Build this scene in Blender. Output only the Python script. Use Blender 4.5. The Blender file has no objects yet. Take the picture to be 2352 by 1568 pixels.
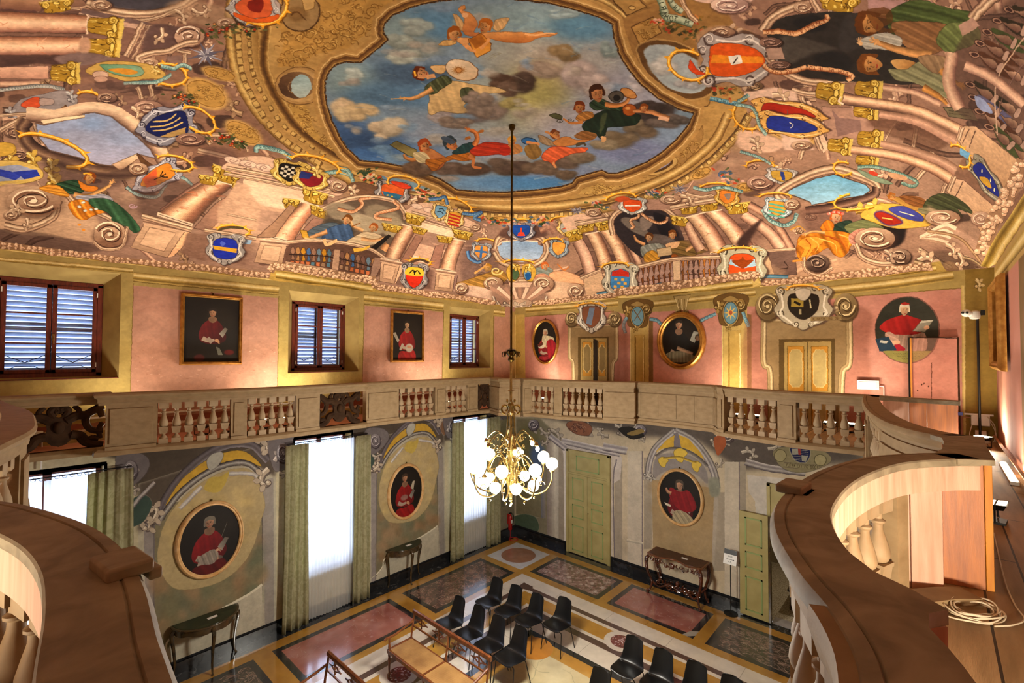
import math,random
import numpy as np
PW,PH=2352,1568
FPX=1074.0
EYE=5.5
PSI,THE,RHO=math.radians(42.2),math.radians(1.494),0.0037
XL,YB,XR,YF=-9.72,10.86,0.72,-1.05
Z0,RISE=EYE+1.43,1.86
def _v(*a):return np.array(a,float)
_r0=_v(math.cos(PSI),math.sin(PSI),0);_fh=_v(-math.sin(PSI),math.cos(PSI),0);_z=_v(0,0,1)
CF=_fh*math.cos(THE)+_z*math.sin(THE);_u0=_z*math.cos(THE)-_fh*math.sin(THE)
CR=_r0*math.cos(RHO)+_u0*math.sin(RHO);CU=_u0*math.cos(RHO)-_r0*math.sin(RHO)
CO=_v(0,0,EYE)
def ray(px,py):
 px=np.asarray(px,float)[...,None];py=np.asarray(py,float)[...,None]
 return CF+CR*(px-PW/2)/FPX-CU*(py-PH/2)/FPX
def on_plane(px,py,axis,val):
 d=ray(px,py);t=(val-CO[axis])/d[...,axis]
 return CO+d*t[...,None]
def AX(px,py,x=XL):return on_plane(px,py,0,x)
def AY(px,py,y=YB):return on_plane(px,py,1,y)
def AZ(px,py,z=0.0):return on_plane(px,py,2,z)
def project(p):
 d=np.asarray(p,float)-CO;c=d@CF
 return np.stack([PW/2+FPX*(d@CR)/c,PH/2-FPX*(d@CU)/c],-1)
XC,YC,HA,HB=(XL+XR)/2,(YB+YF)/2,(XR-XL)/2,(YB-YF)/2
def vault(x,y):
 u=np.clip(np.abs((x-XC)/HA),0,1);v=np.clip(np.abs((y-YC)/HB),0,1)
 return Z0+RISE*np.sqrt((1-u**2.4)*(1-v**2.4))
def hit_vault(px,py):
 d=ray(px,py);lo=np.zeros(d.shape[:-1]);hi=np.full(d.shape[:-1],1e3)
 for k,(a,b)in enumerate(((XL,XR),(YF,YB))):
  dk=d[...,k];dk=np.where(np.abs(dk)<1e-9,1e-9,dk)
  hi=np.minimum(hi,np.where(dk>0,b/dk,a/dk))
 for _ in range(40):
  m=(lo+hi)/2;p=CO+d*m[...,None]
  ins=p[...,2]<vault(p[...,0],p[...,1])
  lo=np.where(ins,m,lo);hi=np.where(ins,hi,m)
 return CO+d*hi[...,None]
 # ------------------------------------------------------------- fresco painter
def hexc(c):
 if isinstance(c,str):return np.array([int(c[i:i+2],16)for i in(0,2,4)],np.float32)/255
 return np.asarray(c,np.float32)
def fbm(n,base,octs,seed,gain=.55):
 r=np.random.RandomState(seed);out=np.zeros((n,n),np.float32);a=1;t=0
 for o in range(octs):
  m=min(n,base*2**o);g=r.rand(m,m).astype(np.float32)*2-1
  i=np.arange(n)*m/n;i0=i.astype(int);f=(i-i0).astype(np.float32);f=f*f*(3-2*f);i1=(i0+1)%m
  gx=g[:,i0]*(1-f)+g[:,i1]*f
  out+=a*(gx[i0]*(1-f)[:,None]+gx[i1]*f[:,None]);t+=a;a*=gain
 return out/t*1.6
NZ=[fbm(1024,8,7,1),fbm(1024,40,5,2),fbm(1024,5,4,3),fbm(1024,6,6,4)]
def ntile(k,y0,y1,x0,x1,s=1,ox=0):
 return NZ[k][np.ix_(((np.arange(y0,y1)*s).astype(int)+ox)%1024,((np.arange(x0,x1)*s).astype(int)+ox*3)%1024)]
def cat(pts,closed=False,n=8):
 p=np.asarray(pts,float)
 if len(p)<3:return p
 q=np.vstack([p[-1:],p,p[:2]])if closed else np.vstack([2*p[0]-p[1],p,2*p[-1]-p[-2]])
 t=np.linspace(0,1,n,endpoint=False)[:,None];out=[]
 for i in range(1,len(q)-2):
  a,b,c,d=q[i-1],q[i],q[i+1],q[i+2]
  out.append(.5*((2*b)+(c-a)*t+(2*a-5*b+4*c-d)*t*t+(3*b-a-3*c+d)*t**3))
 out=np.vstack(out)
 return out if closed else np.vstack([out,p[-1:]])
def dens(p,step=14,closed=True):
 p=np.asarray(p,float);q=np.vstack([p,p[:1]])if closed else p;out=[]
 for a,b in zip(q[:-1],q[1:]):
  k=max(1,int(np.hypot(*(b-a))/step));t=np.linspace(0,1,k,endpoint=False)[:,None];out.append(a+(b-a)*t)
 if not closed:out.append(q[-1:])
 return np.vstack(out)
GLY={'A':'0220 4|1131','B':'0004 0434 3432 0232 3230 0030','C':'4414 1403 0301 0110 1040','D':'0004 0424 2442 4220 2000','E':'4000 0004 0444 0232','F':'0004 0444 0232','G':'4414 1403 0301 0110 1040 4042 4222','H':'0004 4044 0242','I':'2024','L':'0400 0040','M':'0004 0422 2244 4440','N':'0004 0440 4044','O':'1030 3041 4143 4334 3414 1403 0301 0110','P':'0004 0434 3432 3202','Q':'1030 3041 4143 4334 3414 1403 0301 0110 2240','R':'0004 0434 3432 3202 2240','S':'4414 1403 0332 3241 4130 3000','T':'2024 0444','V':'0420 2044','X':'0440 0044','Z':'0444 4400 0040','.':'2021'}
GLY['A']='0024 2440 1232'
class Paint:
 def __init__(s,w,h,uv,base='b09a80',noise=.06):
  s.w,s.h,s.uv=w,h,uv;s.b=np.empty((h,w,3),np.float32);s.b[:]=hexc(base);s.rs=random.Random(5);s.nz=noise;s.softa=1
 def weather(s,amp=3,tone=.1,seed=0):
  """hand-painted wobble and dry-brush tone over the finished picture"""
  h,w=s.h,s.w;T=512
  for y in range(0,h,T):
   y1=min(h,y+T);dx=amp*(ntile(1,y,y1,0,w,2.2,seed)+.8*ntile(0,y,y1,0,w,1.3,seed+9));dy=amp*(ntile(1,y,y1,0,w,2.2,seed+300)+.8*ntile(0,y,y1,0,w,1.3,seed+400))
   Y,X=np.mgrid[y:y1,0:w];X=np.clip(X+dx,0,w-1).astype(int);Y=np.clip(Y+dy,0,h-1).astype(int)
   if y==0:src=s.b.copy()
   k=1+tone*(ntile(1,y,y1,0,w,3.1,seed+50)+.8*ntile(0,y,y1,0,w,2,seed+150)+.6*ntile(3,y,y1,0,w,.5,seed));s.b[y:y1]=src[Y,X]*k[...,None]
 def mask(s,tp,feather=0):
  x0,y0=np.floor(tp.min(0)).astype(int)-1-int(feather*2);x1,y1=np.ceil(tp.max(0)).astype(int)+2+int(feather*2)
  x0,y0,x1,y1=max(x0,0),max(y0,0),min(x1,s.w),min(y1,s.h)
  if x1-x0<1 or y1-y0<1:return None
  SS=3;W=x1-x0+2;rows=(y1-y0)*SS
  acc=np.zeros((rows,W),np.float32)
  a=tp;b=np.roll(tp,-1,0)
  ys0=(np.minimum(a[:,1],b[:,1])-y0)*SS-.5;ys1=(np.maximum(a[:,1],b[:,1])-y0)*SS-.5
  sg=np.where(b[:,1]>a[:,1],1.,-1.)
  r0=np.clip(np.ceil(ys0),0,rows).astype(int);r1=np.clip(np.ceil(ys1),0,rows).astype(int)
  cnt=r1-r0;ok=cnt>0
  if not ok.any():return None
  a,b,sg,r0,cnt=a[ok],b[ok],sg[ok],r0[ok],cnt[ok]
  e=np.repeat(np.arange(len(cnt)),cnt);st=np.cumsum(cnt)-cnt
  rr=r0[e]+np.arange(cnt.sum())-st[e]
  yy=(rr+.5)/SS+y0;t=(yy-a[e,1])/(b[e,1]-a[e,1])
  xx=np.clip(a[e,0]+(b[e,0]-a[e,0])*t-x0,0,W-2.001)
  ix=xx.astype(int);fr=xx-ix;g=sg[e]
  np.add.at(acc,(rr,ix),g*(1-fr));np.add.at(acc,(rr,ix+1),g*fr)
  m=np.clip(np.abs(np.cumsum(acc,1)),0,1)[:,:x1-x0].reshape(y1-y0,SS,x1-x0).mean(1)
  if feather>=1:
   k=int(feather)
   for _ in range(2):
    for ax in(0,1):
     c=np.cumsum(np.pad(m,[(k+1,k)if i==ax else(0,0)for i in(0,1)]),ax);n=m.shape[ax]
     m=(np.take(c,range(2*k+1,2*k+1+n),ax)-np.take(c,range(0,n),ax))/(2*k+1)
  return m,x0,y0,x1,y1
 def fill(s,pts,col,f=0,a=1,n=None,drape=None,g=None,st=14):
  """pts in photograph pixels, carried on to the surface; g=(x0,y0,x1,y1,col2) gradient; drape=(angle deg, period px, amp)"""
  p=dens(pts,st);tp=s.uv(p)
  d=s.uv(np.array([p.mean(0),p.mean(0)+(4,0),p.mean(0)+(0,4)]));sc=(np.hypot(*(d[1]-d[0]))+np.hypot(*(d[2]-d[0])))/8
  if f>=3:a*=s.softa
  r=s.mask(tp,min(f*sc,220)if f else 0)
  if r is None:return
  m,x0,y0,x1,y1=r;c=hexc(col)
  if g is not None:
   q=s.uv(np.array([[g[0],g[1]],[g[2],g[3]]],float));v=q[1]-q[0]
   Y,X=np.ogrid[y0:y1,x0:x1];t=np.clip(((X-q[0,0])*v[0]+(Y-q[0,1])*v[1])/max(v@v,1e-6),0,1)[...,None]
   c=c*(1-t)+hexc(g[4])*t
  nz=s.nz if n is None else n
  if nz:c=c*(1+nz*(ntile(0,y0,y1,x0,x1,.5)+.7*ntile(1,y0,y1,x0,x1))[...,None])
  if drape is not None:
   an,per,amp=drape;e=s.uv(np.array([p.mean(0),p.mean(0)+(math.cos(math.radians(an))*4,math.sin(math.radians(an))*4)]))
   v=e[1]-e[0];v=v/max(np.hypot(*v),1e-6);v=np.array([-v[1],v[0]]);P=per*sc
   Y,X=np.ogrid[y0:y1,x0:x1];ph=(X*v[0]+Y*v[1])/P*4.2+9*ntile(2,y0,y1,x0,x1,3.4/max(P,1))+3*ntile(0,y0,y1,x0,x1,3/max(P,1),77)
   w=(.6*np.sin(ph)+.4*np.sin(2.3*ph+1.5))*(.75+.5*ntile(3,y0,y1,x0,x1,3/max(P,1),33))+.5*ntile(2,y0,y1,x0,x1,1.5/max(P,1),200)
   amp*=.72;c=c*(1+amp*w[...,None])+.25*amp*np.clip(w-.35,0,1)[...,None]
  al=(m*a)[...,None];s.b[y0:y1,x0:x1]=s.b[y0:y1,x0:x1]*(1-al)+np.clip(c,0,1)*al
 def blob(s,pts,col,f=0,a=1,ol=None,ow=1.5,**k):
  p=cat(pts,True,6);s.fill(p,col,f,a,**k)
  if ol:s.line(np.vstack([p,p[:1]]),ow*.9,ol,raw=True,a=.55)
 def poly(s,pts,col,f=0,a=1,ol=None,ow=1.5,**k):
  s.fill(pts,col,f,a,**k)
  if ol:s.line(list(pts)+[pts[0]],ow,ol,raw=True,a=.8)
 def ell(s,x,y,rx,ry,col,rot=0,f=0,a=1,ol=None,ow=1.5,**k):
  n=max(10,min(40,int(max(rx,ry)/1.5)+8));t=np.arange(n)/n*2*math.pi;c,q=math.cos(math.radians(rot)),math.sin(math.radians(rot))
  p=np.stack([x+rx*np.cos(t)*c-ry*np.sin(t)*q,y+rx*np.cos(t)*q+ry*np.sin(t)*c],-1)
  s.fill(p,col,f,a,**k)
  if ol:s.line(np.vstack([p,p[:1]]),ow,ol,raw=True)
 def strip(s,p,w0,w1,o0=-.5,o1=.5):
  p=np.asarray(p,float);d=np.gradient(p,axis=0);d/=np.maximum(np.hypot(d[:,0],d[:,1]),1e-6)[:,None]
  nrm=np.stack([-d[:,1],d[:,0]],-1);w=np.linspace(w0,w1,len(p))[:,None]
  return np.vstack([p+nrm*w*o0,(p+nrm*w*o1)[::-1]])
 def line(s,pts,w,col,raw=False,f=0,a=1,w2=None,n=0):
  p=np.asarray(pts,float)if raw else cat(pts,False,6)
  if len(p)==2:p=dens(p,12,False)
  s.fill(s.strip(p,w,w if w2 is None else w2),col,f,a,n=n)
 def tube(s,pts,w,cols,w2=None,raw=False,ol=None,a=1,n=None):
  p=np.asarray(pts,float)if raw else cat(pts,False,8)
  if len(p)==2:p=dens(p,12,False)
  w2=w if w2 is None else w2;k=len(cols)
  if ol:s.fill(s.strip(p,w+3,w2+3),ol,0,a*.8)
  m=k*3;C=np.array([hexc(c)for c in cols]);xs=np.linspace(0,k-1,m)
  for i in range(m):
   c=[np.interp(xs[i],range(k),C[:,j])for j in range(3)]
   s.fill(s.strip(p,w,w2,-.5+i/m,min(.5,-.5+(i+1.35)/m)),c,0,a,n=n)
 def spiral(s,x,y,rx,ry,turns,w,col,rot=0,dr=1,w2=None,a=1,r1=.08):
  t=np.linspace(0,1,int(14*turns)+6);th=t*turns*6.283*dr+math.radians(rot);R=1-(1-r1)*t
  s.fill(s.strip(np.stack([x+rx*R*np.cos(th),y+ry*R*np.sin(th)],-1),w,w*.4 if w2 is None else w2),col,0,a,n=0)
 def vol(s,x,y,rx,ry,rot=0,dr=1,c=('d0b095','8a6652','f0d8bc','4a342c'),turns=1.7):
  s.ell(x+rx*.06,y+ry*.1,rx*1.1,ry*1.1,c[3],a=.8,f=rx*.06)
  s.ell(x,y,rx,ry,c[0],g=(x-rx,y-ry,x+rx,y+ry,c[1]))
  W=min(rx,ry)*.26;s.ell(x+rx*.08,y+ry*.55,rx*.75,ry*.4,c[1],f=2,a=.5)
  s.spiral(x,y,rx*.9,ry*.9,turns,W*1.1,c[1],rot,dr)
  s.spiral(x-W*.35,y-W*.45,rx*.88,ry*.88,turns,W*.55,c[2],rot,dr)
  s.spiral(x+W*.25,y+W*.35,rx*.82,ry*.82,turns,W*.35,c[3],rot,dr)
  s.ell(x,y,rx*.14,ry*.14,c[2])
 def cap(s,x,y,w,h,rot=0,c=('b08a34','e8cc70','5c4214')):
  R=s.rs;q,r=math.cos(math.radians(rot)),math.sin(math.radians(rot))
  T=lambda a,b:(x+a*q-b*r,y+a*r+b*q)
  s.blob([T(-.5*w,-.45*h),T(.5*w,-.45*h),T(.42*w,.1*h),T(.33*w,.5*h),T(-.33*w,.5*h),T(-.42*w,.1*h)],c[0],ol=c[2])
  for i in range(12):
   a,b=R.uniform(-.4,.4)*w,R.uniform(-.1,.45)*h;s.line([T(a,b-.12*h),T(a+.03*w,b),T(a,b+.12*h)],max(1.2,w*.05),(c[1],c[2])[i%2],w2=.5)
  for e in(-1,1):
   u,v=T(e*.36*w,-.2*h);rr=max(2.5,.2*min(w,h)+.06*w);s.ell(u,v,rr,rr*.9,c[0],ol=c[2]);s.spiral(u,v,rr*.85,rr*.75,1.6,max(1.2,rr*.3),c[1],90,e)
  u,v=T(0,-.25*h);s.ell(u,v,w*.12,h*.14,c[1],ol=c[2])
  s.poly([T(-.56*w,-.52*h),T(.56*w,-.52*h),T(.5*w,-.38*h),T(-.5*w,-.38*h)],c[1],a=.8)
 def crown(s,x,y,rx,ry,rot=0,a0=150,a1=390,w=4,c=('f0a82c','ffd878','7a4a10'),sp=7,L=.38):
  q,r=math.cos(math.radians(rot)),math.sin(math.radians(rot))
  T=lambda t,k:(x+rx*k*math.cos(t)*q-ry*k*math.sin(t)*r,y+rx*k*math.cos(t)*r+ry*k*math.sin(t)*q)
  tt=np.linspace(math.radians(a0),math.radians(a1),30);base=np.array([T(t,1)for t in tt])
  s.line(base+(.8,1.6),w*1.5,c[2],raw=True,a=.7)
  for i in range(sp):
   t=math.radians(a0+(a1-a0)*(i+.5)/sp);dt=math.radians(abs(a1-a0)/sp*.36)
   s.poly([T(t-dt,1),T(t-dt*.25,1+L*.35),T(t,1+L),T(t+dt*.25,1+L*.35),T(t+dt,1)],c[0],n=0)
  s.line(base,w,c[0],raw=True);s.line(base-(.4,.6),w*.35,c[1],raw=True)
 def shield(s,x,y,w,h,rot=0,field='c04020',fr=('b8b0ac','6a6068','e4dcd8'),parts=(),frame=1.0,shape=0):
  """coat of arms; parts in unit shield coordinates: (kind, col, pts...)"""
  if frame:w,h=w*.68,h*.68
  q,r=math.cos(math.radians(rot)),math.sin(math.radians(rot))
  T=lambda a,b:(x+a*w*q-b*h*r,y+a*w*r+b*h*q)
  F=[(-.75,-.62),(-.45,-.85),(0,-.72),(.45,-.85),(.78,-.6),(.66,-.2),(.8,.15),(.55,.6),(.2,.8),(0,.95),(-.2,.8),(-.55,.6),(-.8,.15),(-.66,-.2)]
  if frame:
   s.blob([T(a*frame*1.06+.04,b*frame+.05)for a,b in F],'3c2a28',a=.6,f=1)
   s.blob([T(a*frame,b*frame)for a,b in F],fr[0],ol=fr[1],ow=2)
   for e in(-1,1):
    for(a,b,R)in((.62,-.58,.2),(.62,.3,.17),(.2,.72,.14),(.3,-.72,.15)):
     u,v=T(e*a*frame,b*frame);k=R*min(w,h);s.ell(u,v,k,k,fr[0]);s.spiral(u,v,k,k,1.5,max(1,k*.35),fr[1],60,e);s.spiral(u-.5,v-.5,k*.8,k*.8,1.2,max(.8,k*.25),fr[2],200,e)
    s.line([T(e*.6*frame,-.45*frame),T(e*.55*frame,0),T(e*.62*frame,.3*frame),T(e*.3*frame,.68*frame)],max(1.2,w*.06),fr[2])
  S=[(-.45,-.5),(0,-.58),(.45,-.5),(.5,0),(.35,.38),(0,.65),(-.35,.38),(-.5,0)]if shape==0 else[(-.42,-.45),(0,-.6),(.42,-.45),(.5,0),(.42,.45),(0,.6),(-.42,.45),(-.5,0)]
  s.blob([T(*p)for p in S],field,ol='3a2820',ow=1.5)
  for pt in parts:
   k,c=pt[0],pt[1]
   if k=='p':s.poly([T(*p)for p in pt[2]],c)
   elif k=='b':s.blob([T(*p)for p in pt[2]],c)
   elif k=='l':s.line([T(*p)for p in pt[2]],pt[3]*w,c)
   elif k=='e':u,v=T(*pt[2]);s.ell(u,v,pt[3]*w,pt[3]*h,c)
 def ribbon(s,pts,w,cols=('8fb4b0','b8d0c8','5c8084'),txt='2e4a50',n=0,t=True,words=None,up=1):
  p=cat(pts,False,10);s.fill(s.strip(p,w+2.5,w*.8+2.5),'4a3a34',a=.6);s.tube(p,w,(cols[2],cols[0],cols[1],cols[0]),raw=True)
  if words:
   L=np.r_[0,np.cumsum(np.hypot(*np.diff(p,axis=0).T))];st_=L[-1]/(len(words)+1);h=w*.62;cw=min(st_*.62,h*.8)
   for j,chh in enumerate(words):
    d=st_*(j+.7);i=min(len(p)-2,int(np.searchsorted(L,d)));v=p[i+1]-p[i];v=v/max(np.hypot(*v),1e-6);nn=np.array([v[1],-v[0]])*up;o=p[i]-nn*h/2
    for sg in GLY.get(chh,'').split():s.line([o+v*cw*int(sg[0])/4+nn*h*int(sg[1])/4,o+v*cw*int(sg[2])/4+nn*h*int(sg[3])/4],max(.9,w*.09),txt,raw=True,a=.9)
  elif t:
   L=np.r_[0,np.cumsum(np.hypot(*np.diff(p,axis=0).T))];R=s.rs;d=w*.6
   while d<L[-1]-w*.5:
    i=min(len(p)-2,int(np.searchsorted(L,d)));v=p[i+1]-p[i];v=v/max(np.hypot(*v),1e-6);nn=np.array([-v[1],v[0]]);c=p[i]
    k=R.random()
    s.line([c-nn*w*.26,c+nn*w*.26],max(.7,w*.09),txt,raw=True,a=.8)
    if k>.4:s.line([c+nn*w*.24*(1 if k>.7 else-1),c+v*w*.26+nn*w*(.2 if k>.7 else-.1)],max(.6,w*.08),txt,raw=True,a=.8)
    d+=w*R.choice((.42,.5,.62,.9))
 def garland(s,pts,w,c=('d8b090','f0d4b4','a07c60','6a4c3c'),den=1.0):
  p=cat(pts,False,12);L=np.r_[0,np.cumsum(np.hypot(*np.diff(p,axis=0).T))];R=s.rs;d=0
  s.fill(s.strip(p,w,w),c[2])
  while d<L[-1]:
   i=min(len(p)-2,int(np.searchsorted(L,d)));v=p[i+1]-p[i];v=v/max(np.hypot(*v),1e-6);nn=np.array([-v[1],v[0]]);wl=w
   for _ in range(3):
    u,z=p[i]+nn*R.uniform(-.42,.42)*wl+v*R.uniform(-.2,.2)*wl;k=wl*R.uniform(.13,.24)
    s.ell(u+.6,z+.9,k*1.1,k,c[3],a=.55);s.ell(u,z,k,k*.85,c[0]);s.ell(u-k*.25,z-k*.3,k*.5,k*.4,c[1]);
   d+=w*.26/den
 def cloud(s,x,y,rx,ry,c='a89c90',c2=None,seed=None,a=.9,n=9):
  R=random.Random(seed if seed is not None else int(x*7+y));c=hexc(c);c2=hexc(c2)if c2 else np.clip(c*1.22+.04,0,1)
  for i in range(n):
   t=R.uniform(0,6.28);k=R.uniform(.3,.75);u,v=x+rx*k*math.cos(t)*.8,y+ry*k*math.sin(t)*.8;r=R.uniform(.3,.5)
   s.ell(u+rx*.05,v+ry*.12,rx*r*1.1,ry*r*1.1,c*.8,f=min(rx,ry)*.16,a=a*.6)
   s.ell(u,v,rx*r,ry*r,c,f=min(rx,ry)*.1,a=a);s.ell(u-rx*r*.2,v-ry*r*.3,rx*r*.6,ry*r*.5,c2,f=min(rx,ry)*.14,a=a*.5)
 def rinceau(s,poly,n,r,c=('7a5628','e0bc74'),w=2.2,seed=1,asp=.8):
  R=random.Random(seed);P=np.asarray(poly,float);lo,hi=P.min(0),P.max(0);k=0;tries=0
  def inside(x,y):
   c_=False;j=len(P)-1
   for i in range(len(P)):
    if(P[i,1]>y)!=(P[j,1]>y)and x<(P[j,0]-P[i,0])*(y-P[i,1])/(P[j,1]-P[i,1])+P[i,0]:c_=not c_
    j=i
   return c_
  while k<n and tries<n*20:
   tries+=1;x,y=R.uniform(lo[0],hi[0]),R.uniform(lo[1],hi[1])
   if not inside(x,y):continue
   k+=1;q=r*R.uniform(.5,1.2);rot=R.uniform(0,360);dr=R.choice((-1,1))
   s.spiral(x+.8,y-.9,q,q*asp,R.uniform(.7,1.4),w,c[1],rot,dr,a=.55);s.spiral(x,y,q,q*asp,R.uniform(.7,1.4),w,c[0],rot,dr,a=.75)
   t=R.uniform(0,6.28);s.line([(x+q*math.cos(t),y+q*asp*math.sin(t)),(x+q*1.5*math.cos(t+.4),y+q*asp*1.5*math.sin(t+.4)),(x+q*1.9*math.cos(t),y+q*asp*1.9*math.sin(t))],w,c[0],w2=.6,a=.7)
 def acan(s,x,y,L,rot,c=('c8a88c','6e5244','f0d8bc'),w=6,curl=1):
  """an acanthus scroll: a curling stem with leaves"""
  t=np.linspace(0,1,18);th=math.radians(rot)+curl*t*t*3.6;d=L/18
  p=np.cumsum(np.stack([np.cos(th),np.sin(th)],-1)*d*(1-.5*t)[:,None],0)+(x,y)
  s.fill(s.strip(p+(1,1.5),w*1.5,w*.8),c[1],a=.7);s.fill(s.strip(p,w,w*.5),c[0]);s.fill(s.strip(p-(w*.15,w*.2),w*.35,w*.15),c[2])
  e=p[-1];s.ell(e[0],e[1],w*.55,w*.5,c[0],ol=c[1]);s.ell(e[0]-w*.1,e[1]-w*.12,w*.25,w*.2,c[2])
  for i in(5,9,13):
   v=p[i]-p[i-1];v=v/max(np.hypot(*v),1e-6);nn=np.array([-v[1],v[0]])*-curl;b=p[i]
   s.blob([b,b+nn*w*.9+v*w*.3,b+nn*w*1.5-v*w*.3,b+nn*w*.7-v*w*.7],c[0],ol=c[1],ow=1)
 def head(s,x,y,r,rot=0,skin='d8a478',hair='5a3418',hl=.7,look=1):
  q,k=math.cos(math.radians(rot)),math.sin(math.radians(rot));T=lambda a,b:(x+r*(a*q-b*k),y+r*(a*k+b*q))
  s.blob([T(-1.05,-.3),T(-.8,-1.1),T(0,-1.4),T(.85,-1.1),T(1.05,-.2),T(.95,.5*hl+.1),T(0,0),T(-.95,.7*hl+.1)],hair)
  s.blob([T(-.7,-.5),T(0,-.85),T(.72,-.5),T(.7,.2),T(.4,.85),T(0,1.1),T(-.4,.85),T(-.72,.2)],skin,g=(*T(-look*.7,-.5),*T(look*.9,.5),np.clip(hexc(skin)*.72,0,1)))
  s.line([T(-.66,-.55),T(0,-.78),T(.66,-.55)],r*.2,hair)
  if r>4:
   d=np.clip(hexc(skin)*.35,0,1);o=.14*look
   for e in(-1,1):
    s.ell(*T(e*.3+o,-.08),max(.7,r*.12),max(.5,r*.07),d);s.line([T(e*.3-.18+o,-.27),T(e*.3+o,-.33),T(e*.3+.18+o,-.27)],max(.6,r*.07),d,a=.7)
   s.line([T(o*1.3,-.05),T(o*2,.3),T(o*.8,.36)],max(.6,r*.09),np.clip(hexc(skin)*.6,0,1));s.line([T(-.2+o,.62),T(o,.66),T(.22+o,.6)],max(.7,r*.11),'9a3c2c')
   s.ell(*T(-.35*look+o,.3),r*.16,r*.14,'d07858',f=1,a=.5)
 def limb(s,pts,w,w2,skin='d8a478'):
  c=hexc(skin);s.tube(pts,w,(c*.62,c*.9,np.clip(c*1.1,0,1),c*.9),w2=w2)
 def hand(s,x,y,L,rot,skin='d8a478',n=4):
  c=hexc(skin);t0=math.radians(rot);s.ell(x,y,L*.42,L*.34,c,rot)
  for i in range(n):
   t=t0+(i-(n-1)/2)*.32;s.line([(x+L*.3*math.cos(t),y+L*.3*math.sin(t)),(x+L*.7*math.cos(t+.08),y+L*.7*math.sin(t+.08)),(x+L*math.cos(t+.2),y+L*math.sin(t+.2))],L*.17,c*(1 if i%2 else .85),w2=L*.1)
  t=t0-1.15;s.line([(x,y),(x+L*.6*math.cos(t),y+L*.6*math.sin(t))],L*.18,c)
MARB=('8a5c48','d8a684','f2cfae','dcae90','94685a')
PIL=('7c5a50','c89c84','e4bfa2','b98f78')
MLD=('5e4638','c8a488','f2d8b8','8c6c58','e0bc9c','6a4c40')
def S4(x,y,k=3.92,ox=0,oy=0):return(ox+x/k,oy+y/k)
def Z(pts,ox,oy,k=3.92):return[(ox+x/k,oy+y/k)for x,y in pts]
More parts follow.
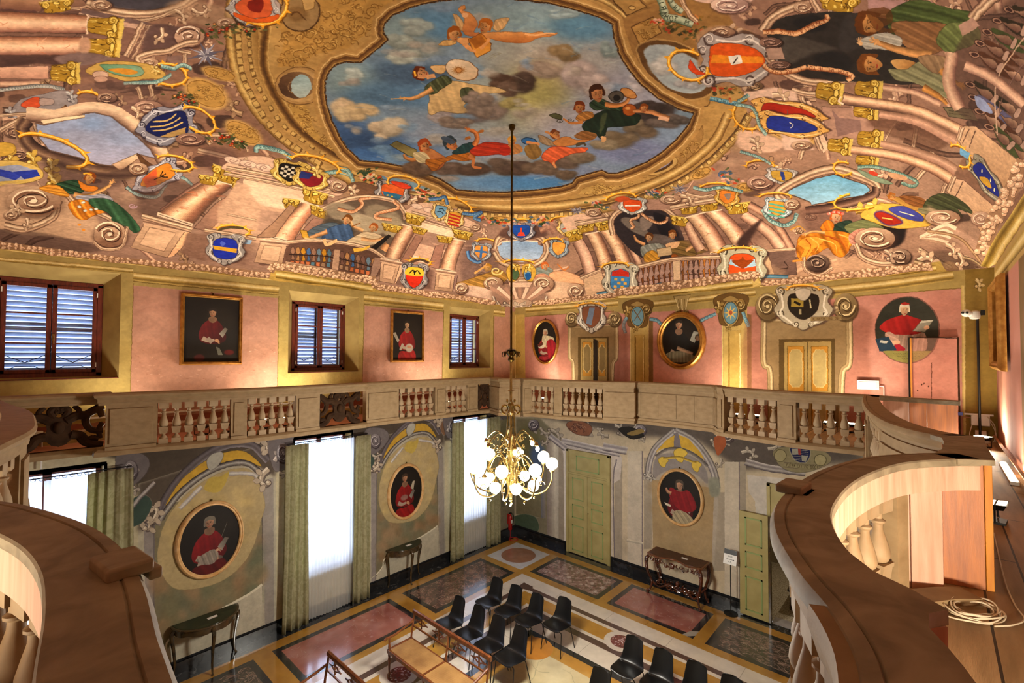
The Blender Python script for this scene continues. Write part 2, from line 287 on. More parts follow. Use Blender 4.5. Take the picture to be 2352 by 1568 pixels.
def paint_ceiling(P):
 R=random.Random(11);B,L,E,T=P.blob,P.line,P.ell,P.tube
 P.fill([(-200,-200),(2600,-200),(2600,760),(-200,760)],'a88672',st=40)
 # broad architecture tones
 P.blob([(-100,-100),(520,-80),(520,60),(540,200),(640,330),(600,400),(300,350),(100,220),(-80,240)],'94705e',f=12)
 P.blob([(1620,-60),(1900,-60),(2352,0),(2352,300),(2200,330),(1900,240),(1700,240),(1600,80)],'9c7866',f=12)
 P.blob([(-60,380),(300,380),(560,400),(760,420),(900,480),(1180,520),(1180,700),(600,620),(-60,560)],'a08070',f=10)
 P.blob([(1180,500),(1500,440),(1700,380),(1900,340),(2250,560),(2280,650),(1700,640),(1180,700)],'a5826e',f=10)
 for i in range(150):
  x,y=R.uniform(0,2352),R.uniform(0,640);c=R.choice(('c09a80','7c5c50','d4b094','8c6a5c','b48a6c'));B([(x,y),(x+R.uniform(20,60),y+R.uniform(-8,8)),(x+R.uniform(10,50),y+R.uniform(8,24)),(x-R.uniform(0,20),y+R.uniform(6,20))],c,f=4,a=.35)
 for i in range(620):
  x,y=R.uniform(-20,2360),R.uniform(-20,700);th=math.degrees(math.atan2((y-200)*1.6,x-1150));s=R.uniform(.45,1.1)*(1.25 if y<400 else .8);k=R.random();c=R.choice((('c8a084','6a4c42','e8c8ac'),('b48c74','5c423a','d8b498'),('d8b094','7c5c4e','f4d8bc'),('a8866a','54402f','d4b48c')))
  if k<.3:P.acan(x,y,60*s,R.uniform(0,360),w=9*s,c=c,curl=R.choice((-1,1)))
  elif k<.42:P.vol(x,y,20*s,11*s,R.uniform(0,360),c=(c[0],c[1],c[2],'3c2c28'),turns=1.8)
  elif k<.85:
   an=math.radians(th+(90 if R.random()<.6 else 0)+R.gauss(0,8));l=60*s;bx,by=math.cos(an)*l,math.sin(an)*l*.6;m=R.gauss(0,6);T([(x-bx,y-by),(x+m,y+m),(x+bx,y+by)],R.uniform(7,16)*s,R.choice((MLD,PIL,('4c3832','8c6c5c','5c463c'))))
  else:B([(x-26*s,y-8*s),(x+20*s,y-12*s),(x+28*s,y+8*s),(x-18*s,y+12*s)],R.choice(('4c3834','5c443c','3c2e2c')),a=.7,f=1)
 P.softa=.62
 # ------------------------------------------------------------ the great oval ring
 out=[(560,-60),(527,10),(513,60),(520,110),(533,170),(560,225),(598,275),(650,325),(723,380),(800,425),(900,455),(1040,478),(1170,490),(1300,486),(1420,468),(1520,440),(1600,402),(1670,340),(1725,290),(1700,200),(1640,60),(1560,-60)]
 P.fill(out,'b8925a',f=1);P.softa=1
 for i in range(60):
  x,y=R.uniform(540,1700),R.uniform(0,480);E(x,y,R.uniform(20,60),R.uniform(8,26),R.choice(('c8a468','a07c48','d4b478')),f=8,a=.3)
 A=cat([(548,-60),(532,10),(528,60),(534,120),(548,178),(575,232),(613,280),(662,326),(735,374),(812,414)],n=10)
 T(A,26,('6a4e30','a8844e','d8b878','c09a5c','7a5a34'),raw=True)
 Bn=cat([(640,-60),(622,10),(612,60),(606,110),(607,155),(632,217),(684,293),(758,346),(818,378)],n=10)
 mid=cat([(595,-60),(578,10),(568,60),(570,115),(577,165),(603,222),(648,290),(710,336),(785,384)],n=12)
 T(mid,52,('a07a46','c09a60','b8905a','caa568'),raw=True)
 for i in range(0,len(mid)-6,4):
  a,b=mid[i],mid[i+2];v=(b-a)/max(np.hypot(*(b-a)),1e-6);nn=np.array([-v[1],v[0]])
  for o,w in((14,15),(-8,11)):
   q=a+nn*o;P.poly([q,q+v*w,q+v*w+nn*w*.8,q+nn*w*.8],'d0ac6c',ol='5e4424');P.line([q+v*(w+2),q+v*(w+2)+nn*w*.8],4,'6a4c28',n=0,a=.8)
 T(Bn,24,('d4b070','8a6434','5e4226','7c5a34','c49c5e'),raw=True)
 # lower and right part of the ring
 C=cat([(1046,462),(1110,472),(1180,476),(1260,474),(1330,466),(1400,452),(1470,432),(1540,402),(1600,362),(1645,318),(1672,262)],n=10)
 T(C,22,('7a5a34','c09a5e','e0c084','b08a52','7c5c36'),raw=True)
 D=cat([(1050,484),(1110,494),(1180,498),(1265,496),(1345,487),(1420,471),(1500,446),(1575,412),(1640,364),(1692,310),(1722,264)],n=12)
 T(D,20,('5c4430','a88450','c8a468','8a6a40'),raw=True)
 for i in range(0,len(D)-3,3):
  a,b=D[i],D[i+2];v=(b-a)/max(np.hypot(*(b-a)),1e-6);nn=np.array([-v[1],v[0]]);P.poly([a-nn*6,a-nn*6+v*9,a+nn*3+v*9,a+nn*3],'d8b878',ol='5e4424')
  # ochre relief panels
 p1=[(632,-40),(650,20),(640,62),(655,90),(636,155),(700,150),(720,125),(800,112),(850,70),(880,25),(940,0),(960,-40)]
 P.poly(p1,'b98f50');P.rinceau(p1,70,15,seed=3,w=3);P.rinceau(p1,60,8,seed=4,w=2)
 p2=[(660,232),(700,236),(725,300),(770,345),(800,362),(760,345),(700,300)];P.blob(p2,'c09855');P.rinceau(p2,34,8,seed=5)
 p3=[(1400,408),(1330,420),(1300,445),(1380,446),(1450,420),(1490,395),(1450,400)];P.poly(p3,'c8a262');P.rinceau(p3,40,8,seed=6,w=1.8,asp=.5)
 p4=[(1535,380),(1560,345),(1605,300),(1612,290),(1612,325),(1580,365),(1555,385)];P.blob(p4,'a88250',ol='6a4c28');P.rinceau(p4,16,7,seed=8)
 for q in([(1170,446),(1200,446),(1205,466),(1170,468)],[(1060,444),(1110,448),(1110,460),(1060,456)]):P.poly(q,'c49e60',ol='7c5a30');P.rinceau(q,12,5,seed=9,asp=.5,w=1.5)
 for(x,y,rx,ry,n,rt)in((475,216,46,26,30,25),(560,305,40,18,26,30),(505,170,36,12,14,15),(1810,300,60,20,10,20),(1610,398,22,10,12,-25),(1710,430,18,9,8,0),(1150,505,26,7,10,0),(1230,505,24,7,10,0)):
  E(x,y,rx*1.2,ry*1.25,'d2a868',rot=rt,f=3);E(x,y,rx,ry,'c89c58',rot=rt,ol='8a6430')
  P.rinceau([(x-rx*.8,y-ry*.7),(x+rx*.8,y-ry*.7),(x+rx*.8,y+ry*.7),(x-rx*.8,y+ry*.7)],n,7,seed=int(x),asp=.6,w=1.6)
  # niche with heraldic bird top left of the ring
 E(690,28,46,44,'a2835a',f=1,ol='5c4228',ow=3);E(684,32,24,18,'8c6c44',f=4);L([(668,34),(684,28),(706,48)],5,'6a4c2c',w2=2)
 P.poly([(690,-20),(730,-20),(722,20),(700,26)],'c8a26a',ol='6a4c28')
 # left oculus
 E(690,197,57,43,'b08a58',ol='7a5a34',ow=2);E(691,197,50,37,'c09a66');E(682,196,42,31,'5c4230',g=(640,190,720,190,'9a7854'));P.spiral(682,196,36,27,1,2,'a88660')
 E(692,198,23,27,'9ab0b4',g=(680,180,700,220,'b8c4c0'))
 # right-hand panel of the ring with the open oval
 pr=[(1418,58),(1440,26),(1520,-10),(1640,-20),(1690,60),(1660,180),(1612,252),(1560,240),(1500,205),(1455,150),(1436,100)]
 P.poly(pr,'9c7648',f=1);P.poly([(1450,62),(1500,40),(1520,76),(1470,104)],'b08850',ol='5e4226',ow=3);P.rinceau([(1452,62),(1500,44),(1515,76),(1470,98)],14,8,seed=12)
 P.poly([(1560,215),(1640,212),(1625,244),(1600,246)],'b08a54',ol='6a4c2a',ow=3)
 T([(1430,20),(1520,-10),(1600,-16)],26,('6a4c30','c09a60','8a683c'))
 oc=[(1478,122),(1486,108),(1505,103),(1537,105),(1568,120),(1606,143),(1627,160),(1632,180),(1619,203),(1598,214),(1570,214),(1530,199),(1510,182),(1492,158)]
 P.blob([(1462,112),(1480,98),(1510,92),(1560,100),(1610,128),(1645,156),(1650,184),(1630,216),(1600,228),(1560,226),(1515,208),(1490,180),(1474,152)],'6e5030',ol='d0aa70',ow=4)
 P.blob(oc,'a8b0b4',f=1);P.cloud(1530,150,40,26,'b8b4b0',n=6);P.cloud(1580,190,40,18,'a8a6a8',n=6)
 # top arcs right of the sky
 T([(1180,-14),(1290,-6),(1370,18),(1418,46)],18,('5c4228','a88450','d8b878','7c5c34'))
 T([(1240,-30),(1340,-14),(1400,8),(1440,40)],14,('7c5c34','e0c080','8a683c'))
 P.poly([(1370,-30),(1440,-30),(1496,18),(1440,40)],'8a6a40');P.poly([(1398,-10),(1450,-16),(1486,16),(1440,36)],'a88450',ol='4e3820',ow=3);E(1452,19,8,5,'c8a468',ol='5c4226')
 # lower-left panel with open oval
 pl_=[(820,370),(870,378),(960,395),(1048,437),(1034,466),(960,448),(860,420),(805,398)]
 P.poly(pl_,'cfa866',ol='7a5a30',ow=2);P.poly([(832,376),(862,380),(845,398),(818,392)],'c09a58',ol='7a5a30')
 E(935,413,70,32,'8a6a44',rot=10,ol='e0c488',ow=3);E(938,413,61,24,'6c8ca8',rot=10,g=(900,395,980,430,'8ca4b0'));P.cloud(960,410,34,12,'8a9ca8',n=5)
 # small oculi
 for(x,y,rx,ry,rt)in((1512,379,30,10,-22),(1256,446,30,8,-5)):
  E(x+6,y+2,rx*1.35,ry*1.7,'c8a468',rot=rt,ol='8a683a');E(x+3,y+2,rx*1.08,ry*1.2,'5e4428',rot=rt);E(x,y,rx,ry,'7c98b4' if x<1400 else '9c9cc0',rot=rt)
  # ------------------------------------------------------------ the sky
 sky=[(895,92),(882,74),(883,55),(905,36),(940,20),(985,8),(1040,2),(1100,-1),(1180,1),(1260,9),(1330,27),(1380,44),(1405,58),(1407,85),(1420,125),(1440,160),(1470,195),(1510,228),(1555,252),(1591,261),(1578,288),(1552,320),(1517,350),(1485,370),(1448,386),(1418,396),(1397,396),(1383,389),(1350,398),(1323,406),(1313,419),(1287,427),(1236,434),(1160,440),(1100,439),(1049,434),(1034,423),(1014,411),(957,388),(912,378),(880,372),(828,367),(799,339),(781,311),(766,281),(753,242),(748,212),(750,186),(757,166),(771,151),(797,144),(831,145)]
 sk=np.vstack([sky,sky[:1]])
 T(sk,62,('b48c56','c8a266','b8904f','9c7642'),raw=True);P.line(sk,44,'d8b47c',raw=True);P.line(sk,38,'a07a48',raw=True);P.line(sk,30,'6a4a2c',raw=True);P.line(sk,20,'866238',raw=True);P.line(sk,12,'b08a52',raw=True);P.line(sk,7,'4c3420',raw=True)
 q=dens(sk,5)
 for i in range(0,len(q),2):P.ell(q[i][0],q[i][1],2,1.5,'c8a064',a=.5,n=0)
 P.fill(sky,'7c8ea0',n=.05)
 X0=len(P.b)
 sv=P.b.copy()
 for(x,y,rx,ry,c,a)in((980,60,110,40,'5a86a8',.7),(950,110,70,30,'8a8e88',.8),(1230,60,130,40,'7a9aa8',.8),(1330,90,80,40,'6c8ea4',.8),(900,60,60,30,'8e9c9c',.8),(1180,30,120,26,'8ea0a4',.7),(900,190,120,50,'54708c',.8),(940,170,100,26,'4c5e74',.8),(800,180,60,44,'8ea0a2',.9),(860,220,80,30,'5e7c98',.8),(1000,220,90,30,'6080a0',.7),(790,300,60,40,'44608c',.9),(860,330,90,34,'3c5478',.9),(960,350,80,34,'5c7ca8',.8),(840,360,60,20,'4a70a4',.8),(1100,360,80,40,'8c98a8',.7),(1200,130,110,60,'a8a294',.8),(1290,160,90,60,'b09c90',.8),(1240,210,80,60,'a89c60',.8),(1215,250,70,50,'b0a468',.7),(1400,200,90,60,'a8a0a8',.8),(1380,130,60,40,'9c9894',.8),(1460,230,90,40,'a4a0ac',.8),(1300,280,100,40,'b4a8b0',.7),(1340,60,70,30,'5c84a0',.7),(1450,340,100,40,'7c82a4',.9),(1530,300,50,34,'8090a8',.8),(1300,400,130,26,'7c86a0',.9),(1200,420,110,16,'4a80b4',.8),(1110,420,70,18,'6c90b8',.8),(1130,330,60,30,'a89cac',.6),(1000,300,80,40,'8a90a0',.7),(1100,200,60,40,'a09c88',.5),(1150,290,90,30,'a4a298',.6)):
  P.ell(x,y,rx,ry,c,f=ry*.38,a=a)
 for(x,y,rx,ry,c,n)in((812,172,26,22,'a8b0ac',8),(790,252,34,30,'c4ac8e',12),(830,256,40,22,'c0a884',12),(870,300,44,22,'b8a48c',12),(905,290,40,26,'b4a48e',12),(790,262,20,22,'d0b894',8),(960,60,48,24,'98a09c',8),(920,92,40,22,'8e948e',8),(930,130,50,18,'a0a49c',8),(860,110,44,20,'7c90a0',6),(1290,125,44,26,'8a7456',12),(1240,160,50,24,'9c8a7c',10),(1340,170,50,36,'ac9c98',10),(1380,200,40,30,'b4a4a0',8),(1200,190,34,26,'54443c',10),(1150,188,40,22,'5a463a',12),(1165,205,34,20,'6a564a',10),(1120,250,50,24,'8a7a72',12),(1070,262,60,20,'8c8080',12),(1010,268,34,14,'988e8e',8),(1000,320,40,20,'989ca4',6),(1060,60,30,20,'7c9098',6),(1300,30,60,14,'94a4a8',6),(1400,110,24,24,'808c8c',5),(900,250,40,14,'7a8ca0',6),(1180,240,40,20,'94885c',6),(1460,190,34,22,'b4acb0',6)):
  P.cloud(x,y,rx,ry,c,n=n)
 for _ in range(46):
  x,y=R.uniform(780,1560),R.uniform(10,430);P.cloud(x,y,R.uniform(22,50),R.uniform(10,22),R.choice(('94a0a4','a49c94','8496ac','9c9088','b0a498','7490ac')),n=5,a=.32)
 for _ in range(130):
  x,y=R.uniform(770,1560),R.uniform(5,430);an=R.uniform(-.5,.5);l=R.uniform(14,50);L([(x,y),(x+l/2*math.cos(an),y+l/2*math.sin(an)+R.uniform(-3,3)),(x+l*math.cos(an),y+l*math.sin(an))],R.uniform(2,5),R.choice(('b8bcb4','6a84a0','8e9aa0','a8a498','5c7896')),w2=.6,a=.3)
  # keep the clouds inside the sky outline
 r=P.mask(P.uv(dens(sky,10)),0)
 if r is not None:
  m,x0,y0,x1,y1=r;al=m[...,None];sv2=P.b.copy();P.b[:]=sv;P.b[y0:y1,x0:x1]=sv[y0:y1,x0:x1]*(1-al)+sv2[y0:y1,x0:x1]*al
 figures_sky(P)
 P.softa=.55;left_vault(P);middle_vault(P);right_vault(P);P.softa=1;corn(P);P.weather(P.w/2100,.07);m=P.b.mean(2,keepdims=True);P.b[:]=(m+(P.b-m)*.95-.5)*1.14+.46
SK='e0a070'
def figures_sky(P):
 B,L,E,T=P.blob,P.line,P.ell,P.tube
 # putti at the top
 W=lambda pts,c='c8a070':B(pts,c,ol='7a5430',drape=(60,8,.12))
 W(Z([(1800,125),(1850,150),(1900,230),(1890,280),(1840,250),(1815,190)],580,0));W(Z([(2165,260),(2180,190),(2240,170),(2305,168),(2280,230),(2220,280)],580,0));W(Z([(1680,405),(1720,365),(1800,362),(1840,385),(1790,410)],580,0),'d0a468')
 B(Z([(1850,80),(1905,50),(1915,80),(1890,100),(1950,120),(2010,180),(2020,230),(1990,290),(2040,300),(2000,330),(1920,320),(1890,260),(1900,170),(1870,120)],580,0),'d49258',ol='8a5028',g=(1060,30,1100,80,'b87444'));E(*S4(1910,140,ox=580),8,5,'e8b080',f=1)
 B(Z([(2060,300),(2160,295),(2260,290),(2400,295),(2500,300),(2600,290),(2650,310),(2740,300),(2700,325),(2560,350),(2480,385),(2330,388),(2200,370),(2120,350),(2140,420),(2060,440),(2040,420),(2100,360)],580,0),'dc9c5e',ol='8a5028',g=(1140,75,1150,98,'b87440'))
 L(Z([(2450,310),(2560,320),(2660,300),(2720,305)],580,0),5,'e8b078',w2=3)
 P.head(*S4(2090,245,ox=580),15,20,'d89a60','b06828',look=-1)
 B(Z([(1870,340),(1960,350),(1990,370),(1940,400),(2000,440),(2020,470),(1960,460),(1880,400),(1840,370)],580,0),'dca068',ol='8a5028');P.head(*S4(1815,315,ox=580),15,-10,'dca068','9c5a20')
 P.poly(Z([(1940,360),(2060,300),(2150,400),(2148,450),(2020,520),(1990,470)],580,0),'c07c30',ol='6a3c14',g=(1080,85,1120,130,'e0a04c'));P.poly(Z([(1950,365),(2050,310),(2110,390),(2010,440)],580,0),'a86828')
 L(Z([(1900,400),(1960,450),(2010,465)],580,0),7,'d89860');L(Z([(2130,350),(2100,400),(2050,440)],580,0),7,'d89860')
 for i in range(7):L(Z([(2080+i*20,520-i*8),(2130+i*18,545-i*10)],580,0),1,'8a8060',a=.6)
 # seated queen with the round shield
 B(Z([(1600,820),(1720,740),(1830,730),(2000,760),(2200,790),(2280,830),(2050,850),(1960,900),(1900,960),(1960,1010),(1830,1020),(1700,1000),(1610,1035),(1575,990),(1590,900)],580,0),'c8a878',ol='5c4830',drape=(80,15,.2))
 B(Z([(1540,800),(1600,740),(1720,680),(1800,735),(1700,800),(1640,845),(1560,840)],580,0),'4e5238',ol='2c2c20',drape=(50,10,.35));B(Z([(1610,600),(1700,590),(1750,600),(1720,660),(1640,650)],580,0),'d8b07c',ol='8a5c34')
 P.limb(Z([(1620,800),(1530,850),(1440,885),(1370,885)],580,0),13,6,'d8a068');P.hand(*S4(1365,885,ox=580),12,180,'d8a068',3);L(Z([(1370,885),(1240,890)],580,0),2,'d0a060')
 P.head(*S4(1525,665,ox=580),15,-75,'d89c6c','6a3414');L(Z([(1460,640),(1470,690)],580,0),4,'e8b040')
 B(Z([(1870,810),(1960,790),(2010,850),(2000,900),(1910,920)],580,0),'4a4e38',ol='2c2c20',drape=(60,9,.3))
 P.line(Z([(1560,700),(1640,680)],580,0),9,'d8a070')
 E(*S4(1887,632,ox=580),39,24,'7a5a40',rot=14);E(*S4(1885,630,ox=580),37,22.5,'dcc4a8',rot=14,g=(1030,145,1080,180,'c4a888'))
 for i in range(26):
  t=i/26*6.283;r0,r1=8,18 if i%2 else 14;x,y=S4(1855,632,ox=580);L([(x+r0*math.cos(t),y+r0*.7*math.sin(t)),(x+r1*math.cos(t+.1),y+r1*.62*math.sin(t+.1))],1.3,'a8743c',w2=.6)
 E(*S4(1855,632,ox=580),8,6,'c08850',ol='8a5a2c')
 for(x,y,rx,ry)in((1960,880,34,20),(2040,980,60,24),(2100,1000,40,24),(1750,1100,46,18),(1900,1110,46,18),(2090,890,40,24)):P.cloud(*S4(x,y,ox=580),rx*.7,ry*.8,'86766c',n=8)
 # group of three bottom centre (left)
 for(x,y,rx,ry,c)in((960,385,40,20,'6a5444'),(1030,388,50,18,'6c5a50'),(1090,388,50,20,'5c4a40'),(1150,380,44,22,'64544a'),(1190,385,44,18,'584840'),(1000,375,40,16,'7c6a5c'),(1230,378,40,20,'6a584a')):P.cloud(x,y,rx,ry,c,n=10)
 P.poly(Z([(1240,1305),(1300,1270),(1480,1350),(1460,1420),(1400,1400),(1260,1320)],580,0),'6e6440',ol='3c3420',g=(900,330,920,355,'9a8a58'))
 B(Z([(1500,1370),(1600,1340),(1660,1370),(1740,1430),(1700,1510),(1620,1540),(1560,1480),(1480,1440)],580,0),'c88854',ol='6e3c20',g=(960,340,1010,390,'9a5c38'));P.head(*S4(1555,1320,ox=580),14,-30,'cc8a58','a04c20');P.limb(Z([(1520,1400),(1440,1440),(1380,1420),(1360,1390)],580,0),12,6,'c8864e')
 B(Z([(1450,1380),(1540,1370),(1600,1430),(1560,1470),(1480,1450)],580,0),'c8b48c',drape=(30,8,.3))
 B(Z([(1560,1440),(1700,1430),(1850,1380),(1980,1380),(2000,1430),(1900,1450),(1800,1440),(1700,1480),(1640,1540),(1580,1500)],580,0),'b06c28',ol='5e3414',drape=(20,10,.35))
 B(Z([(1800,1370),(1900,1300),(1990,1280),(2000,1320),(1940,1370),(1840,1390)],580,0),'2c4a4c',ol='182c30',drape=(70,8,.3));P.head(*S4(1790,1300,ox=580),15,-45,'b87848','38444c',hl=.3)
 E(*S4(1760,1262,ox=580),17,7,'4c5868',rot=20);P.limb(Z([(1990,1310),(2020,1260),(2010,1200),(1960,1170)],580,0),13,9,'cc7c44');P.hand(*S4(1945,1165,ox=580),11,200,'cc7c44',3)
 B(Z([(1960,1350),(2080,1285),(2250,1290),(2330,1320),(2330,1390),(2200,1390),(2100,1400),(2000,1400)],580,0),'b43c22',ol='5c1c14',drape=(10,9,.35));L(Z([(1950,1400),(1990,1440),(1990,1500),(2060,1515)],580,0),9,'c07848',w2=5)
 E(*S4(1935,1243,ox=580),8,3.5,'a86c38',rot=-20);E(*S4(2055,1185,ox=580),8,3.5,'a86c38',rot=-20)
 # right-bottom group
 for(x,y,rx,ry,c)in((1290,372,46,18,'6a5a50'),(1250,388,40,16,'705e50'),(1340,360,40,16,'7c6c5c'),(1420,320,50,24,'7a6a56'),(1470,300,44,22,'746454'),(1500,260,54,28,'4c4240'),(1530,280,50,20,'6a5e58'),(1490,245,46,18,'443a38'),(1390,335,40,16,'8a7c68'),(1560,275,26,12,'5c5450'),(1300,400,30,14,'6a5a4c'),(1450,285,40,18,'847460')):P.cloud(x,y,rx,ry,c,n=10)
 B(Z([(880,1000),(1000,970),(1100,1010),(1220,1040),(1180,1120),(1050,1140),(920,1150),(900,1210),(860,1250),(820,1220),(720,1190),(700,1120),(800,1040)],1160,0),'28382c',ol='141c18',drape=(60,13,.4))
 B(Z([(760,930),(860,890),(980,940),(1060,960),(1040,1000),(900,990),(800,990)],1160,0),'30402e',ol='141c18',drape=(30,9,.4));P.limb(Z([(900,940),(1000,950),(1090,920),(1110,860),(1040,820)],1160,0),12,7,'cc8850')
 B(Z([(860,1050),(920,1020),(900,1100),(880,1160),(850,1210)],1160,0),'5c6244',a=.7,f=1)
 P.head(*S4(830,850,ox=1160),17,-15,'d09060','4c2c18');E(*S4(1110,840,ox=1160),20,10,'c08850',rot=25,ol='6a3c1c');E(*S4(1000,870,ox=1160),17,13,'5c544c',ol='282420');E(*S4(1005,880,ox=1160),9,7,'2a2624')
 B(Z([(640,1060),(700,1010),(780,1010),(800,1050),(720,1090),(660,1090)],1160,0),'a8743c',ol='5c3818',drape=(30,8,.25));P.head(*S4(670,975,ox=1160),12,5,'cc8a54','7a3c14')
 L(Z([(700,1100),(600,1110),(520,1070)],1160,0),7,'c07c44',w2=4);P.poly(Z([(395,1035),(460,1020),(520,1050),(500,1080),(430,1065)],1160,0),'58583c',ol='302c1c');P.spiral(*S4(490,1090,ox=1160),8,5,1.5,1.6,'40382c');P.spiral(*S4(590,1085,ox=1160),8,5,1.5,1.6,'40382c')
 E(*S4(1120,990,ox=1160),16,14,'a85c24',ol='5c2c10');E(*S4(1105,975,ox=1160),6,4,'e0a060',f=1);P.limb(Z([(1150,1000),(1230,1000),(1320,1010),(1400,1040),(1480,1070)],1160,0),8,12,'c88a5c');P.head(*S4(1250,980,ox=1160),9,10,'d0905c','8a4c1c');L(Z([(1380,1060),(1470,1075)],1160,0),10,'e0b090',w2=8)
 B(Z([(700,1180),(820,1210),(790,1260),(700,1260),(620,1230)],1160,0),'8a6038',drape=(20,8,.2));B(Z([(860,1230),(910,1240),(890,1280),(870,1270)],1160,0),'d8a878')
 # coral-draped figure
 B(Z([(300,1220),(350,1225),(420,1270),(440,1310),(380,1310),(320,1280)],1160,0),'9a8064',ol='5c4430',drape=(60,7,.15));B(Z([(430,1280),(540,1230),(640,1260),(760,1260),(700,1290),(600,1310),(480,1320)],1160,0),'c08048',ol='6a3c1c');P.head(*S4(455,1215,ox=1160),10,-50,'cc8c58','7c4420');L(Z([(450,1230),(400,1200),(360,1185)],1160,0),6,'c88850',w2=4)
 B(Z([(330,1400),(400,1330),(500,1320),(600,1330),(740,1330),(720,1370),(620,1380),(540,1410),(460,1450),(450,1500),(400,1460),(340,1440)],1160,0),'d86840',ol='7c2c18',drape=(30,12,.32));L(Z([(430,1460),(460,1510)],1160,0),5,'d09060')
 E(*S4(215,1272,ox=1160),17,8,'3c6ca0',rot=8,ol='1c3450');L(Z([(190,1280),(260,1290),(310,1300)],1160,0),6,'cc8c58');B(Z([(180,1320),(280,1300),(330,1380),(260,1440),(190,1400)],1160,0),'8a6a3c',drape=(60,8,.25));P.head(*S4(65,1270,ox=1160),9,-20,'d8a060','c89040');B(Z([(30,1310),(120,1300),(160,1360),(80,1390),(20,1380)],1160,0),'b07c4c',drape=(50,8,.3));B(Z([(-40,1310),(40,1320),(40,1390),(-40,1390)],1160,0),'b43420',drape=(10,8,.3))
 L(Z([(640,1310),(700,1290),(730,1310)],1160,0),8,'5a5040',w2=5)
def col(P,a,b,c,d,up=None,cols=MARB,seed=1,bend=0):
 """painted shaft: a, b the foot corners, c, d the top corners (same sides)"""
 a,b,c,d=(np.array(q,float)for q in(a,b,c,d));n=9
 t=np.linspace(0,1,12)[:,None];m0,m1=(a+b)/2,(c+d)/2;ax=m1-m0;nn=np.array([-ax[1],ax[0]])/max(np.hypot(*ax),1)
 off=nn*bend*(4*t*(1-t));Lf,Rt=a+(c-a)*t+off,b+(d-b)*t+off;C=np.array([hexc(q)for q in cols])
 P.fill(np.vstack([Lf+(a-b)*.05,(Rt+(b-a)*.05)[::-1]]),'5c4438',a=.7)
 for i in range(18):
  u,v=i/18,min(1,(i+1.4)/18);cc=[np.interp(i/17*(len(cols)-1),range(len(cols)),C[:,j])for j in range(3)]
  P.fill(np.vstack([Lf+(Rt-Lf)*u,(Lf+(Rt-Lf)*v)[::-1]]),cc)
 R=random.Random(seed);W=np.hypot(*(b-a))
 for _ in range(16):
  u,v=R.uniform(.1,.9),R.uniform(.05,.95);q=m0+ax*v+(b-a)*(u-.5)*.9+nn*bend*4*v*(1-v);dq=(b-a)*R.uniform(-.25,.25)+ax*R.uniform(-.07,.07)
  P.line([q,q+dq*.6+ax*.01,q+dq],W*.06,R.choice(('c4704c','b87458','e8b898')),w2=.7,a=.5)
 e=(d-c)*.08;P.line([c-e,d+e],max(2,W*.08),'f0d4b8',w2=max(2,W*.06));P.line([a+(a-b)*.04,b+(b-a)*.04],max(2.5,W*.1),'e8c8ac');P.line([a,b],1.2,'5c443a')
def ped(P,q,c='d4ae90',side=None,sc='a07c68'):
 q=[np.array(v,float)for v in q];P.poly(q,c,ol='5e463c',g=(*q[0],*q[2],'b08e74'));m=sum(q)/4
 P.poly([m+(v-m)*.66 for v in q],c,ol='8c6c58',ow=2)
 if side:P.poly(side,sc,ol='5e463c')
 a,b=q[0],q[1];P.tube([a+(a-b)*.06,b+(b-a)*.06],np.hypot(*(q[0]-q[3]))*.13+2,('f0d4b8','c09c84','7c5c4c','d8b498'))
def pil(P,pts,w,w2=None,cols=PIL):P.tube(pts,w,cols,w2=w2,ol='5e463c')
